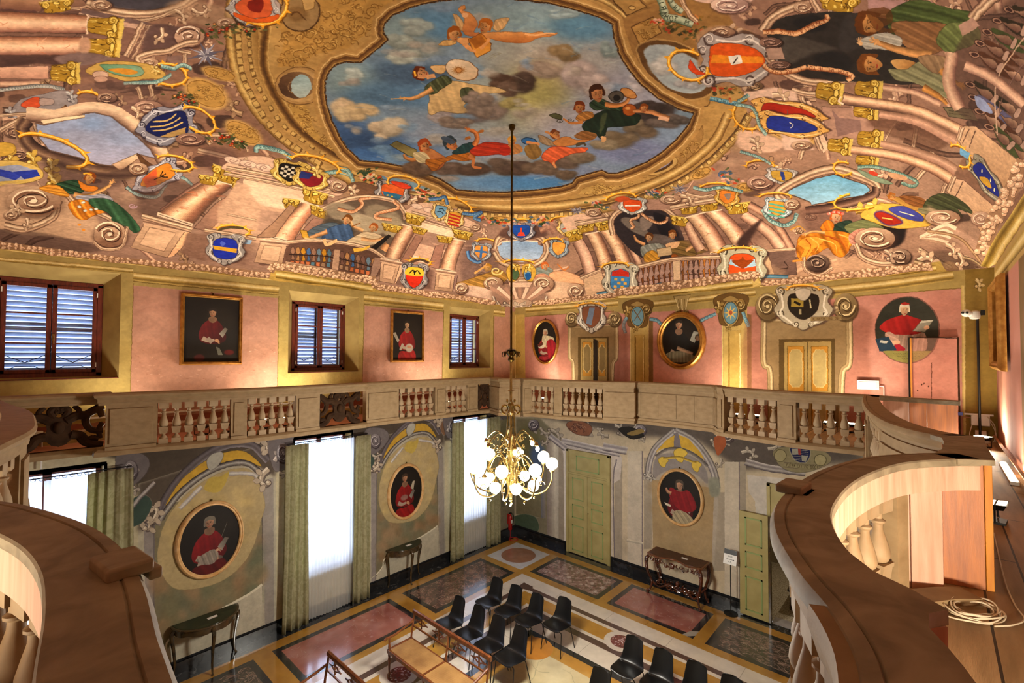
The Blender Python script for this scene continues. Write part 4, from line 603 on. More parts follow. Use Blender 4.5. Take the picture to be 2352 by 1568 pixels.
def right_vault(P):
 B,L,E,T=P.blob,P.line,P.ell,P.tube
 # star, small arms
 for(x,y,r)in((1325,484,22),(1560,434,24)):
  for i in range(16):
   t=i/16*6.283+.1;k=r*(1 if i%2 else .6);P.poly([(x,y),(x+k*.22*math.cos(t+.5),y+k*.16*math.sin(t+.5)),(x+k*math.cos(t),y+k*.55*math.sin(t)),(x+k*.22*math.cos(t-.5),y+k*.16*math.sin(t-.5))],('e4dcdc','a49ca4','f0ecec','746c78')[i%4],ol='5c545c',ow=.7)
 B([(1250,520),(1300,500),(1340,510),(1330,540),(1270,545)],'9c7868',f=3);P.shield(1300,524,40,28,10,'a8a49c',fr=('dcb46c','6c4c24','f4dca4'),parts=[('l','c84c2c',[(-.3,.2),(.3,-.2)],.1)]);P.crown(1288,505,24,8,-5,170,380,w=3,L=.6,sp=6);P.shield(1283,570,42,36,6,'f0a850',fr=('8c98a4','444c58','b8c4cc'));P.crown(1270,556,22,9,-5,175,370,w=3,L=.6,sp=6)
 P.poly([(1285,500),(1340,490),(1395,500),(1390,520),(1310,545)],'dab49c',f=1);T([(1320,512),(1390,502)],9,MLD);P.vol(1362,488,18,9,30)
 # pilaster and pair of columns
 B([(1330,530),(1400,520),(1470,560),(1470,620),(1370,640)],'6c5048',f=4)
 pil(P,[(1358,640),(1345,590),(1326,553)],28,24,('8c6858','e0b49c','eec8ac','c89884'));P.cap(1320,540,40,24,-14)
 col(P,(1377,617),(1407,610),(1346,538),(1374,532),seed=11,cols=('a07c64','e0b894','f4d4b0','c89878','7c5848'),bend=4);col(P,(1418,607),(1449,604),(1378,530),(1408,524),seed=12,cols=('a07c64','e4bc98','f4d4b0','d0a080','7c5848'),bend=4);P.cap(1346,522,40,20,-8);P.cap(1388,518,42,20,-8);P.cap(1425,528,40,16,14)
 pil(P,[(1470,612),(1450,570),(1432,540)],14,12)
 T([(1322,516),(1395,502)],9,MLD)
 # big arch with dark coffers
 B([(1412,530),(1410,500),(1440,480),(1500,474),(1545,490),(1560,520),(1575,560),(1580,590),(1500,600),(1450,575)],'3c3438');B([(1425,505),(1445,500),(1480,520),(1490,545),(1450,530)],'7c7068',f=1);B([(1500,490),(1530,500),(1560,540),(1520,540)],'28242c',f=1);B([(1470,500),(1500,498),(1495,520),(1475,530)],'8c7c74',f=1);B([(1490,540),(1540,545),(1570,580),(1500,575)],'6c605c',f=1)
 T([(1408,540),(1404,505),(1430,480),(1470,474)],14,MLD);T([(1470,476),(1520,478),(1550,498),(1560,512)],12,MLD);B([(1400,480),(1430,460),(1530,460),(1545,480),(1470,482)],'a88474',f=2)
 P.ribbon([(1465,482),(1466,498),(1448,506),(1455,520),(1448,526)],6,('d8a078','f0c8a0','94603c'),'5c3020');P.ribbon([(1468,484),(1485,500),(1510,512),(1530,508),(1532,498)],6,('d8a078','f0c8a0','94603c'),'5c3020')
 P.shield(1452,472,62,34,4,'e05c28',fr=('b4b0ac','5c5450','e8e4dc'),parts=[('p','e8e0d4',[(-.4,0),(.4,-.12),(.42,.02),(-.38,.14)])]);P.crown(1425,455,34,12,-8,175,372,w=4,L=.5,sp=7);B([(1410,458),(1430,450),(1448,458),(1425,464)],'c85c34')
 # ladies at the balcony
 B([(1470,570),(1490,560),(1520,560),(1530,580),(1500,590),(1480,595)],'94948c',ol='4c4440',drape=(60,7,.3));P.head(1490,546,9,20,'dcac80','6c4424');P.limb([(1480,562),(1462,552),(1456,540)],8,5,'d8a070');B([(1480,585),(1500,575),(1515,590),(1508,598),(1482,602)],'c8923c',ol='6c4818',drape=(40,6,.3))
 B([(1540,565),(1565,552),(1600,556),(1640,570),(1600,585),(1560,600),(1550,620),(1545,590)],'8c7044',ol='4c3824',drape=(15,9,.35));P.head(1544,540,9,-8,'dca878','7c4c24');B([(1530,560),(1560,555),(1555,568),(1534,570)],'dcae84');P.limb([(1575,575),(1600,562),(1625,575)],9,5,'dca878');P.poly([(1508,572),(1540,566),(1545,585),(1512,590)],'c4a884',ol='5c4838');B([(1543,585),(1560,590),(1556,620),(1545,612)],'9c5c2c',ol='5c3418')
 # columns to the right
 P.poly([(1530,500),(1640,470),(1720,480),(1760,520),(1740,580),(1640,590),(1580,560)],'7c5e54',f=4)
 pil(P,[(1610,575),(1592,545),(1575,510)],22,18);P.cap(1560,508,40,20,10)
 col(P,(1632,582),(1672,574),(1576,500),(1612,490),seed=13,cols=('a07c64','e4bc98','f8dcbc','d8a488','8a6050'),bend=5);col(P,(1690,574),(1730,566),(1618,488),(1656,482),seed=14,cols=('a07c64','e4bc98','f8dcbc','d8a488','8a6050'),bend=6);P.cap(1582,479,44,24,-8);P.cap(1628,472,46,24,-8)
 T([(1540,478),(1590,468),(1650,458)],14,MLD);T([(1530,466),(1590,458),(1640,450)],8,MLD);P.vol(1540,458,24,11,20);P.acan(1560,450,60,0,w=8);T([(1575,446),(1610,452),(1635,448)],8,MLD)
 pil(P,[(1795,570),(1760,530),(1706,492)],26,22,('8c6858','dcae94','eec8ac','b88874'));P.cap(1694,478,54,24,-6);P.shield(1670,452,54,36,6,'e08838',fr=('c89c4c','6c4c1c','e8cc84'),parts=[('b','94847c',[(-.2,-.2),(.2,-.3),(.1,.3)])]);P.crown(1640,432,34,12,-4,175,385,w=3.5,L=.4,sp=7);P.ribbon([(1592,430),(1620,436),(1660,430),(1706,440)],7,words='VS. TERRE ROI VATER')
 B([(1690,560),(1752,500),(1720,560),(1740,580)],'4c3834',f=2)
 T([(1720,470),(1770,500),(1800,540),(1824,580)],18,('5c443c','c09078','d8ac90','8c6454'))
 # shield rows upper centre right
 P.shield(1772,366,10,10,0,'c09878',frame=0)
 P.vol(1745,420,30,16,20,c=('c8a08c','7c5c50','e4c4ac','4a3430'));P.acan(1770,380,70,10,w=10);P.crown(1745,380,32,12,0,160,380,w=3.5,L=.4,sp=6);P.shield(1795,404,70,30,6,'c8a048',fr=('b4aca8','5c5450','e4dcd8'),parts=[('p','3c4c94',[(-.1,-.5),(.1,-.5),(.2,.5),(.05,.5)])]);P.ribbon([(1700,348),(1740,360),(1770,376)],6)
 B([(1700,300),(1760,310),(1800,330),(1770,350),(1700,340)],'dab49c',f=2);P.acan(1720,318,60,20,w=10)
 # painted pediments and the twin red/blue arms
 P.poly([(1860,230),(1905,340),(1890,352),(1835,236)],'e4c0a4',ol='6c5044');T([(1835,212),(1858,270),(1885,345)],14,MLD);T([(1818,206),(1842,214),(1880,218)],14,MLD);P.poly([(1886,245),(2010,250),(2010,318),(1900,320)],'b48e7c',ol='6c5044');P.poly([(1912,252),(1926,270),(1976,276),(1980,300),(1924,314)],'94746c')
 P.poly([(1700,215),(1780,200),(1826,210),(1836,240),(1790,250),(1740,245)],'dab8a4',f=2);P.acan(1770,220,70,-10,w=12);P.acan(1730,232,50,30,w=10);P.poly([(1790,300),(1860,320),(1870,345),(1800,345)],'dab8a4',f=2);P.vol(1840,334,24,10)
 P.shield(1808,259,50,150,-82,'a8301c',fr=('d8a860','6c4420','f4d89c'),parts=[('l','6c6460',[(-.25,0),(.2,0)],.05)]);P.shield(1816,288,50,142,-82,'2c3c90',fr=('d8a860','6c4420','f4d89c'),parts=[('l','e8e0d0',[(-.2,0),(.05,.05),(.2,-.05)],.05)]);P.crown(1722,262,38,34,10,60,250,w=5,L=.4,sp=7)
 P.ribbon([(1700,240),(1665,234),(1630,226)],10,('6c9cb0','94c0cc','446c84'),words='VPZIRCATI');P.ribbon([(1694,234),(1708,226),(1720,218)],8,words='OECO');P.ribbon([(1690,240),(1730,250),(1745,290),(1760,310)],7)
 # orange cartouche and fruit
 for(x,y,n,sp)in((1550,60,40,30),(1590,78,30,26),(1640,190,36,24),(1670,208,34,26),(1590,44,20,20)):
  for i in range(n):u,v=x+P.rs.gauss(0,sp*.6),y+P.rs.gauss(0,sp*.3);E(u,v,P.rs.uniform(3,8),P.rs.uniform(2,5),P.rs.choice(('4c4c2c','646038','a8703c','c88850','b8442c','3c3c28','8a6a34')),rot=P.rs.uniform(-50,50),a=.8)
 B([(1600,80),(1640,60),(1720,70),(1760,120),(1740,180),(1660,200),(1610,170),(1600,120)],'b08a68',f=2);P.acan(1660,70,70,0,w=14);P.acan(1690,190,70,10,w=12,curl=-1);P.vol(1658,76,30,14,40)
 P.shield(1690,138,112,156,-90,'dc6020',fr=('a89c98','5c4c48','dcd0c8'),parts=[('p','e8902c',[(-.1,-.55),(.15,-.52),(.1,.6),(-.1,.6)]),('p','e8e0d4',[(-.15,-.1),(.12,-.16),(.16,.1),(-.1,.14)]),('l','28201c',[(-.1,-.05),(0,0),(.1,.03)],.03)]);P.crown(1580,150,46,32,20,-20,290,w=6,L=.28,sp=7);B([(1584,138),(1600,160),(1620,170),(1600,172),(1582,158)],'dc5428',ol='8a2c14');
 # ribbons with words at top
 P.ribbon([(1590,56),(1560,46),(1530,40),(1524,20),(1514,-14)],17,('a8b098','c8d0b4','5c6c58'),'2c3428',words='M.TOMARIG',up=-1);P.ribbon([(1566,28),(1548,14),(1534,-10)],14,('a8b098','c8d0b4','5c6c58'),'2c3428',words='IN EM',up=-1)
 # scallop and pilasters at the very top
 B([(1590,0),(1650,10),(1720,6),(1740,-20),(1590,-20)],'dcb8a4',ol='8c6c64');P.vol(1675,12,44,18,10,c=('e4c4b0','a8847c','f8e4d4','5c4440'));T([(1560,-10),(1580,30),(1600,50)],12,MLD)
 # dark arched niche with the two leaning figures
 B([(1760,60),(1800,40),(1860,30),(1960,30),(2080,60),(2120,120),(2100,190),(2000,188),(1900,186),(1830,170),(1780,130)],'3c3634');B([(1790,90),(1830,84),(1920,112),(1870,122),(1800,150)],'6c645c',f=3);B([(1940,40),(2000,40),(1990,100),(1930,115)],'4c4848',f=3);B([(1870,130),(1930,120),(1960,150),(1900,175)],'24242a',f=3);B([(1820,50),(1870,34),(1900,60),(1860,74)],'24242a',f=3)
 T([(1750,72),(1775,40),(1820,18),(1858,10)],22,MLD);T([(1762,130),(1790,160),(1840,184),(1900,192)],18,MLD);P.vol(1845,18,22,12);P.cap(1925,8,90,34,8);P.poly([(1990,0),(2140,4),(2140,20),(1996,26)],'b8908c',f=1);T([(1862,-6),(1880,26)],16,MLD)
 P.ribbon([(1752,74),(1790,72),(1830,76),(1870,56),(1898,46),(1898,34)],12,('dca070','f0c498','8a5030'),'6c2c18',words='OR.S.RI.VIENNESE');P.ribbon([(1852,154),(1820,164),(1780,166),(1752,150)],11,('dca070','f0c498','8a5030'),'6c2c18',words='II RECHEVI');P.ribbon([(1945,184),(1956,176),(1930,164),(1880,158),(1854,154)],11,('dca070','f0c498','8a5030'),'6c2c18',words='IVVORVM RETO')
 P.vol(1770,98,26,12,0,c=('a07c6c','5c443c','c8a494','2c201c'));P.poly([(1758,112),(1795,108),(1802,136),(1764,138)],'b09080',ol='5c443c');P.vol(1790,150,26,10,0,c=('a07c6c','5c443c','c8a494','2c201c'))
 B([(2040,30),(2100,0),(2180,20),(2240,30),(2230,60),(2160,80),(2120,100),(2060,90),(2040,60)],'4e5a34',ol='2c3420',drape=(15,18,.35));B([(2046,60),(2080,50),(2180,60),(2170,110),(2120,130),(2080,110)],'8a6444',ol='4c3424',drape=(30,14,.35));B([(2150,90),(2180,54),(2240,60),(2250,90),(2220,110),(2180,120),(2160,110)],'6c7448',ol='3c4428',drape=(50,16,.35))
 P.head(2000,56,27,-80,'d89c60','6c4018',hl=1.2,look=-1);B([(1990,26),(2040,20),(2050,50),(2030,64),(2060,70),(2020,78)],'6c4420',f=1,a=.7);B([(1980,90),(2030,76),(2070,90),(2060,116),(2010,114),(1985,112)],'b4aca0',ol='5c5450',drape=(10,10,.2));P.limb([(2010,96),(2050,112),(2100,124),(2140,126)],13,22,'d09860');P.hand(2014,96,18,190,'d8a068');P.hand(1976,100,14,250,'e0b080')
 P.head(2000,148,23,-85,'d89c60','7c4c20',hl=1.1,look=-1);B([(2046,140),(2080,138),(2110,150),(2090,162),(2060,160)],'dcae70',g=(2046,140,2100,160,'b07c48'));B([(2040,160),(2080,160),(2120,140),(2170,170),(2190,210),(2190,230),(2150,215),(2100,190),(2060,185)],'8c8868',ol='4c4838',drape=(30,16,.35));B([(2110,130),(2170,130),(2180,160),(2150,170),(2120,150)],'94785c',ol='5c4434',drape=(60,12,.3));P.limb([(2160,160),(2180,180),(2205,195)],18,8,'cc9050');P.limb([(2120,200),(2160,225),(2175,240)],16,8,'cc9050');P.hand(2205,195,16,30,'cc9050')
 P.poly([(2165,246),(2230,250),(2246,278),(2180,268)],'7c7058',ol='3c3428');L([(2178,254),(2225,260)],1,'3c3428');L([(2180,260),(2230,267)],1,'3c3428')
 # painted balustrade sweeping into the right wall
 P.poly([(2225,60),(2352,-20),(2400,100),(2400,330),(2350,330),(2240,290),(2190,250),(2180,140)],'54403a',f=3)
 for(x,y,an)in((2318,22,.3),(2290,48,.36),(2268,74,.4),(2250,100,.44),(2238,126,.48),(2228,194,.55),(2236,224,.6),(2250,256,.66),(2272,292,.72)):
  u,v=math.cos(an),math.sin(an);Q=lambda a,b:(x+a*u-b*v,y+a*v+b*u)
  B([Q(4,-12),Q(60,-14),Q(110,-8),Q(100,12),Q(40,12)],P.rs.choice(('4c5434','5c3c2c','3c3428','64607c')),f=1);E(x,y,13,7,'a4806c',rot=20,ol='3c2a24');E(x,y,8,4,'4c3430',rot=20)
  for o in(0,62):B([Q(10+o,-3),Q(24+o,-4),Q(38+o,-10),Q(52+o,-9),Q(60+o,0),Q(52+o,9),Q(38+o,8),Q(24+o,3)],P.rs.choice(('b8947c','a8846c','9c7c68')),ol='3c2a24',g=(*Q(30+o,-8),*Q(34+o,9),'6c4e44'));B([Q(60+o,-11),Q(70+o,-11),Q(70+o,10),Q(60+o,10)],'b09080',ol='3c2a24')
 T([(2400,100),(2340,160),(2300,230),(2296,260)],3,('5c443c','94746c'));L([(2352,86),(2300,160),(2285,210),(2290,310)],3,'c8a890')
 T([(2300,-20),(2262,10),(2230,46)],26,MLD);T([(2188,120),(2180,190),(2205,250)],30,PIL);P.poly([(2200,60),(2232,40),(2250,60),(2210,84)],'b08c7c',f=1)
 T([(2216,150),(2280,180),(2352,240)],22,('8c6858','d8ae94','e4bca0','a88070'));B([(2238,220),(2260,230),(2280,260),(2250,250)],'9098b8')
 # sweeping columns above the far right
 P.poly([(2000,230),(2120,260),(2210,310),(2180,330),(2080,300),(1990,290)],'7c5c50',f=3);P.poly([(1990,260),(2100,280),(2180,330),(2150,350),(2010,300)],'6c4c3c',f=3)
 T([(2022,200),(2100,212),(2160,240)],14,PIL);P.cap(1995,205,40,60,96);P.cap(1905,212,46,60,100);P.cap(1990,258,30,54,95);P.cap(2000,320,40,56,96);P.cap(1930,335,36,54,96);P.cap(1992,370,26,50,100);
 T([(1936,228),(2007,238),(2109,258),(2212,306)],24,('7c5848','e8bc94','f8dcb8','e0b090','94705c','5c443c'),w2=32);L([(1930,222),(1926,232),(1938,240)],4,'f4d8bc');T([(2020,262),(2110,280),(2205,330)],16,('94705c','dcae94','b88c78'),w2=26)
 T([(1955,343),(2058,358),(2135,383),(2185,412)],20,('7c5848','e8bc94','f4d4b0','d8a484','7c5848'),w2=28);T([(2022,330),(2090,345),(2160,370),(2205,398)],15,('94705c','d8ae94','b08470'),w2=24);T([(2200,310),(2270,350),(2330,400)],30,('e4bca0','f0ccb0','b89078'),w2=34)
 # plinths at the right end
 P.poly([(2212,290),(2240,290),(2352,380),(2352,420),(2300,470),(2262,400),(2218,350),(2200,322)],'d0aa88',ol='6c5044',g=(2210,290,2300,460,'b8906c'));T([(2210,292),(2200,322)],12,MLD);L([(2226,296),(2210,330)],2,'6c5044');L([(2240,300),(2226,340)],2,'6c5044')
 P.poly([(2218,350),(2262,400),(2316,470),(2330,450),(2352,430),(2352,520),(2290,500),(2230,440),(2180,420)],'8c6a58',f=1);P.poly([(2186,408),(2214,414),(2290,480),(2272,560),(2230,500),(2174,440)],'dcb494',ol='6c5044',g=(2180,410,2270,540,'c49c78'));T([(2192,404),(2178,438)],12,MLD);L([(2212,416),(2194,452)],2,'6c5044')
 P.shield(2266,412,40,110,-36,'24348c',fr=('948c7c','4c443c','c8c0a8'),parts=[('b','c89c3c',[(-.4,-.2),(.1,0),(-.1,.3),(-.4,.1)]),('e','ece4b0',(.1,-.3),.06),('e','ece4b0',(.2,.1),.06),('e','ece4b0',(0,.4),.06)]);P.crown(2204,358,30,18,50,-190,60,w=4.5,L=.45,sp=7);P.poly([(2205,340),(2228,352),(2222,366),(2204,354)],'78b0d8')
 # right opening and its frame
 op=[(1803,444),(1821,432),(1874,409),(1915,400),(1948,411),(1989,424),(1999,437),(1982,449),(1931,457),(1895,465),(1864,471),(1862,465),(1829,452)]
 T([(1800,462),(1786,446),(1812,425),(1868,398),(1920,388),(1968,402),(2008,420),(2018,440)],22,MLD);T([(2014,430),(2006,448),(1960,464),(1900,478),(1850,484)],20,('4c3830','a88470','6c5044','3c2c28'))
 P.poly(op,'74b0d4',g=(1860,400,1860,470,'98bcd4'));P.ell(1900,430,40,12,'90b8cc',f=6,a=.5);P.line(op+[op[0]],2.5,'5c4438',raw=True,a=.8)
 P.ribbon([(1970,384),(2000,382),(2040,390),(2080,404),(2106,418),(2096,428),(2070,420)],7,('84a498','acc8b8','507468'));B([(1968,388),(2000,400),(2050,420),(2030,422),(1990,408)],'8c9c84',ol='4c5c4c');E(2005,398,12,5,'c84c34',rot=20);P.crown(1936,386,22,15,10,20,300,w=4,L=.5,sp=7);B([(2040,396),(2078,404),(2080,414),(2050,410)],'d0a07c')
 # teal/orange arms with garland ribbon
 P.ribbon([(1750,480),(1768,505),(1800,518),(1822,508),(1830,490)],9,words='DETERATINANACEMSIR');P.shield(1785,478,62,40,8,'dca040',fr=('b4bcc0','545c64','e0e8ec'),parts=[('p','60b09c',[(-.48,-.35+.3*k),(.48,-.25+.3*k),(.46,-.12+.3*k),(-.46,-.22+.3*k)])for k in range(4)]);P.crown(1780,452,36,9,0,175,380,w=3.5,L=.5,sp=7);P.vol(1818,470,18,12)
 # brown bay, orange lady, gold twin arms
 B([(1840,480),(1900,478),(1960,490),(2000,540),(1960,560),(1880,550),(1850,520)],'6a4c44',f=4);B([(1816,620),(1850,590),(1960,590),(2060,600),(2150,620),(2140,640),(1830,640)],'d8b08c',f=4);P.poly([(1760,575),(1826,572),(1830,630),(1770,635)],'7c6258',ol='4c3830');T([(1752,576),(1828,572)],7,MLD);P.poly([(1750,590),(1765,588),(1778,630),(1752,636)],'d8b490',ol='5e463c');L([(1790,618),(1810,614),(1800,600)],2,'4c3830')
 B([(1980,500),(2040,490),(2080,510),(2070,560),(2020,570),(1985,540)],'2c2424',f=2);
 B([(1905,525),(1930,510),(1955,508),(1960,535),(1930,540)],'34483c',ol='1c2820',drape=(30,8,.35));B([(1885,520),(1900,505),(1915,515),(1912,530),(1900,535),(1890,532)],'dc8028',ol='7c4010',drape=(60,7,.3));B([(1830,560),(1840,540),(1870,532),(1920,530),(1955,540),(1952,570),(1935,590),(1915,585),(1900,570),(1875,585),(1850,600),(1832,590)],'e08a2c',ol='7c4010',drape=(60,13,.4));L([(1862,580),(1845,595),(1820,600)],7,'d88c40',w2=4);B([(1832,560),(1850,545),(1880,545),(1890,556),(1870,572),(1850,598),(1838,592),(1846,572)],'e89a3c',ol='8a4a14',f=1);[L(q,3,c,w2=1)for q,c in(([(1890,540),(1930,552),(1945,580)],'b05c1c'),([(1880,548),(1915,560),(1922,584)],'f4b860'),([(1860,545),(1880,562),(1872,580)],'f4b860'),([(1905,545),(1935,560),(1938,586)],'a8541c'),([(1850,548),(1862,566),(1850,590)],'b05c1c'),([(1925,538),(1950,548),(1948,568)],'f4b860'))]
 P.head(1920,500,13,12,'e4b088','b8602c');
 for i in range(10):E(1903+i*3.6,491-4*math.sin(i*.35),3.4,2.8,('e07c6c','f0b0a0','c84c3c')[i%3])
 P.limb([(1895,535),(1870,532),(1850,538)],7,5,'e0a870');P.hand(1850,538,9,170,'e0a870');B([(1940,520),(1980,505),(2010,512),(2030,525),(2000,535),(1960,540)],'7c8058',ol='4c5038',drape=(10,8,.3));B([(1950,540),(1975,525),(2000,530),(1985,550),(1955,560)],'d89480',drape=(30,5,.3));L([(1815,528),(1835,520),(1850,530)],4,'c89440',w2=2);P.spiral(1836,530,9,7,2,2,'5c4424')
 P.acan(1960,485,60,-20,w=12,c=('dcb458','7c5c1c','f8e4a0'));P.acan(1990,470,60,0,w=12,c=('dcb458','7c5c1c','f8e4a0'));B([(1975,495),(2010,470),(2070,470),(2120,490),(2138,515),(2110,522),(2060,525),(2010,512)],'dcb050',ol='6c4c18');B([(2010,488),(2030,486),(2060,500),(2072,512),(2040,518),(2012,500)],'a83420',ol='3c3c90',ow=5);L([(2025,500),(2050,504)],3,'ecc468');B([(2042,478),(2080,474),(2118,496),(2118,508),(2090,505),(2055,492)],'4c50a0',ol='6c4c18');L([(2065,486),(2100,496)],2,'e4dcb8');P.crown(1975,460,60,20,-8,60,250,w=4,L=.3,sp=5)
 # green figure, volutes, shell
 B([(2035,448),(2070,455),(2120,470),(2110,485),(2070,470)],'b88c48',ol='6c4c24');P.head(2050,452,8,-60,'d0985c','a8682c');B([(2065,452),(2110,452),(2140,475),(2100,475)],'8c5c34',drape=(20,8,.3));B([(2140,450),(2180,446),(2220,470),(2232,490),(2200,480),(2210,498),(2170,490),(2120,480)],'54583c',ol='2c3020',drape=(25,10,.35));B([(2110,478),(2150,480),(2200,495),(2180,500),(2120,492)],'8c8464',drape=(15,8,.3))
 P.vol(2165,500,40,18,20);P.vol(2252,502,22,16,30,c=('d8b49c','a4806c','ecd0b8','7c5c50'));B([(2130,470),(2180,510),(2250,560),(2230,570),(2160,530)],'d4ac94',f=2,a=.5)
 P.vol(2010,548,46,25,30);T([(1965,560),(1980,590),(2020,605),(2060,604)],14,MLD);P.vol(2068,590,24,18,60,c=('a88c78','5c4438','d4b8a0','2c201c'));P.acan(2030,575,50,20,w=9,c=('b0927c','54403a','dcc4ac'));P.vol(1877,604,26,19,200,c=('8c7464','4c3a34','b89c88','2c201c'));T([(1846,590),(1850,620),(1880,632),(1912,615)],9,MLD)
 for i in range(8):L([(2112,545),(2140+i*4,552-i*5),(2175+i*3,560-i*5)],6,'e8c8ac' if i%2 else 'b08c74',w2=9)
 B([(2110,590),(2160,575),(2220,590),(2260,630),(2240,650),(2190,640),(2150,610)],'54443a',f=3);B([(2140,640),(2180,600),(2240,640),(2270,660),(2200,660)],'9c7c5c',f=3)
 P.acan(2105,600,70,-30,w=12);P.acan(2170,560,60,20,w=10);P.acan(2200,580,60,50,w=10);T([(2100,600),(2130,610),(2160,640),(2200,655),(2230,645)],10,('5c4838','d0b490','8c7454'));T([(2220,650),(2252,640),(2268,660),(2250,668)],9,('5c4838','d0b490','8c7454'));T([(2212,590),(2240,600),(2280,640),(2286,662)],6,('5c4838','d8bc98','8c7454'));P.acan(2245,645,34,60,w=7);T([(2130,530),(2200,545),(2240,585),(2270,630)],7,('7c5c44','c8a480','8c6c50'))
 # low parapet arms
 B([(1365,632),(1420,612),(1500,600),(1650,585),(1750,600),(1790,640),(1500,690),(1370,690)],'b89478',f=3)
 for(x0,x1,y0,y1)in((1470,1545,617,603),(1562,1648,600,596)):
  n=int((x1-x0)/11)
  for i in range(n+1):
   t=i/n;x,y=x0+(x1-x0)*t,y0+(y1-y0)*t;P.poly([(x-6,y),(x+6,y-1),(x+7,y+44),(x-5,y+45)],P.rs.choice(('7c4c2c','b87430','5c443c','8c5c34')));B([(x-2,y),(x+3,y),(x+5,y+12),(x+7,y+18),(x+2,y+24),(x+4,y+30),(x-4,y+30),(x-5,y+20),(x-4,y+12)],'a8887c',ol='3c2c28');P.poly([(x-5,y+32),(x+4,y+31),(x+5,y+44),(x-4,y+45)],'b8968c',ol='4c3428')
 T([(1370,636),(1420,622),(1470,612),(1540,596),(1600,592),(1660,590)],10,MLD);P.poly([(1545,600),(1562,598),(1564,648),(1546,652)],'d8b898',ol='5e463c');T([(1470,660),(1560,648),(1660,640)],9,MLD[::-1])
 P.poly([(1338,640),(1380,620),(1395,670),(1345,680)],'d0ac8c',ol='7c5c50');T([(1332,640),(1380,620)],8,MLD)
 P.ribbon([(1370,676),(1400,670),(1450,664),(1520,652)],7,('5c88a0','84aabc','3c6078'),t=False)
 P.shield(1424,643,66,62,4,'4c84b8',fr=('b0a898','544c40','e0d8c4'),shape=1,frame=1.15,parts=[('p','c83c2c',[(-.42,-.45),(0,-.6),(.42,-.45),(.46,-.2),(-.46,-.2)])]+[('p','d8a850',[(a,b),(a+.16,b),(a+.16,b+.14),(a,b+.14)])for a,b in((-.3,-.1),(.05,-.1),(-.12,.1),(.2,.1),(-.3,.3),(.05,.3))]);P.crown(1412,612,30,10,-4,175,368,w=3,L=.5,sp=6)
 P.ribbon([(1600,652),(1650,644),(1700,640),(1760,634),(1810,636)],8,('5c88a0','84aabc','3c6078'),t=False)
 P.shield(1704,612,92,74,2,'e05c28',fr=('b8b098','544c40','e4dcc8'),shape=1,frame=1.15,parts=[('p','a8c8dc',[(-.5,-.1),(-.45,-.3),(0,-.2),(.45,-.35),(.5,-.05),(0,.1)]),('b','9c4c1c',[(-.4,-.25),(-.1,-.3),(0,-.45),(.1,-.3),(.4,-.3),(.15,0),(0,.1),(-.15,0)]),('l','f0d890',[(-.12,.25),(0,.42),(.14,.25)],.05)]);P.crown(1692,578,42,10,-3,175,372,w=4,L=.6,sp=8)
def corn(P):
 """the painted cornice and garland along the foot of the vault"""
 T=P.tube;OC=('8c7038','d8bc74','f0dca0','b8984c','7c6430','c8ac60')
 G=lambda pts,w:P.garland(pts,w)
 P.fill([(-50,560),(300,605),(620,640),(630,660),(-50,600)],'b89c58');P.fill([(630,620),(860,652),(1150,700),(1150,730),(860,690),(630,660)],'b89c58')
 T([(-40,578),(306,622),(625,652)],22,OC);G([(-20,560),(150,583),(310,603),(480,618),(628,636)],17)
 P.poly([(618,648),(626,612),(640,610),(860,648),(866,660),(855,690),(640,660)],'c8a85c');T([(634,632),(740,648),(856,666)],22,OC);G([(622,620),(640,612),(740,626),(862,644)],18);G([(862,644),(868,658),(960,672),(1050,684),(1140,698)],14)
 P.fill([(1225,700),(1420,676),(1740,630),(1750,655),(2160,600),(2180,640),(1740,690),(1225,720)],'b89c58')
 T([(1222,708),(1412,694)],20,OC);G([(1228,696),(1300,690),(1408,678)],13)
 P.poly([(1410,672),(1736,626),(1750,660),(1725,668),(1440,702),(1425,694)],'dcc078');T([(1420,688),(1560,672),(1728,652)],24,OC);G([(1412,672),(1560,654),(1720,632),(1738,640)],18)
 T([(1745,668),(1950,645),(2150,618)],20,OC);G([(1752,656),(1900,638),(2060,620),(2140,612)],20)
 G([(2352,370),(2320,440),(2275,520),(2256,580)],34);T([(2384,430),(2340,500),(2300,560),(2270,620)],40,OC);P.fill([(2400,470),(2360,520),(2310,590),(2290,640),(2320,640),(2420,520)],'b8985c')
PINK,OCH='b48672','aa9458'
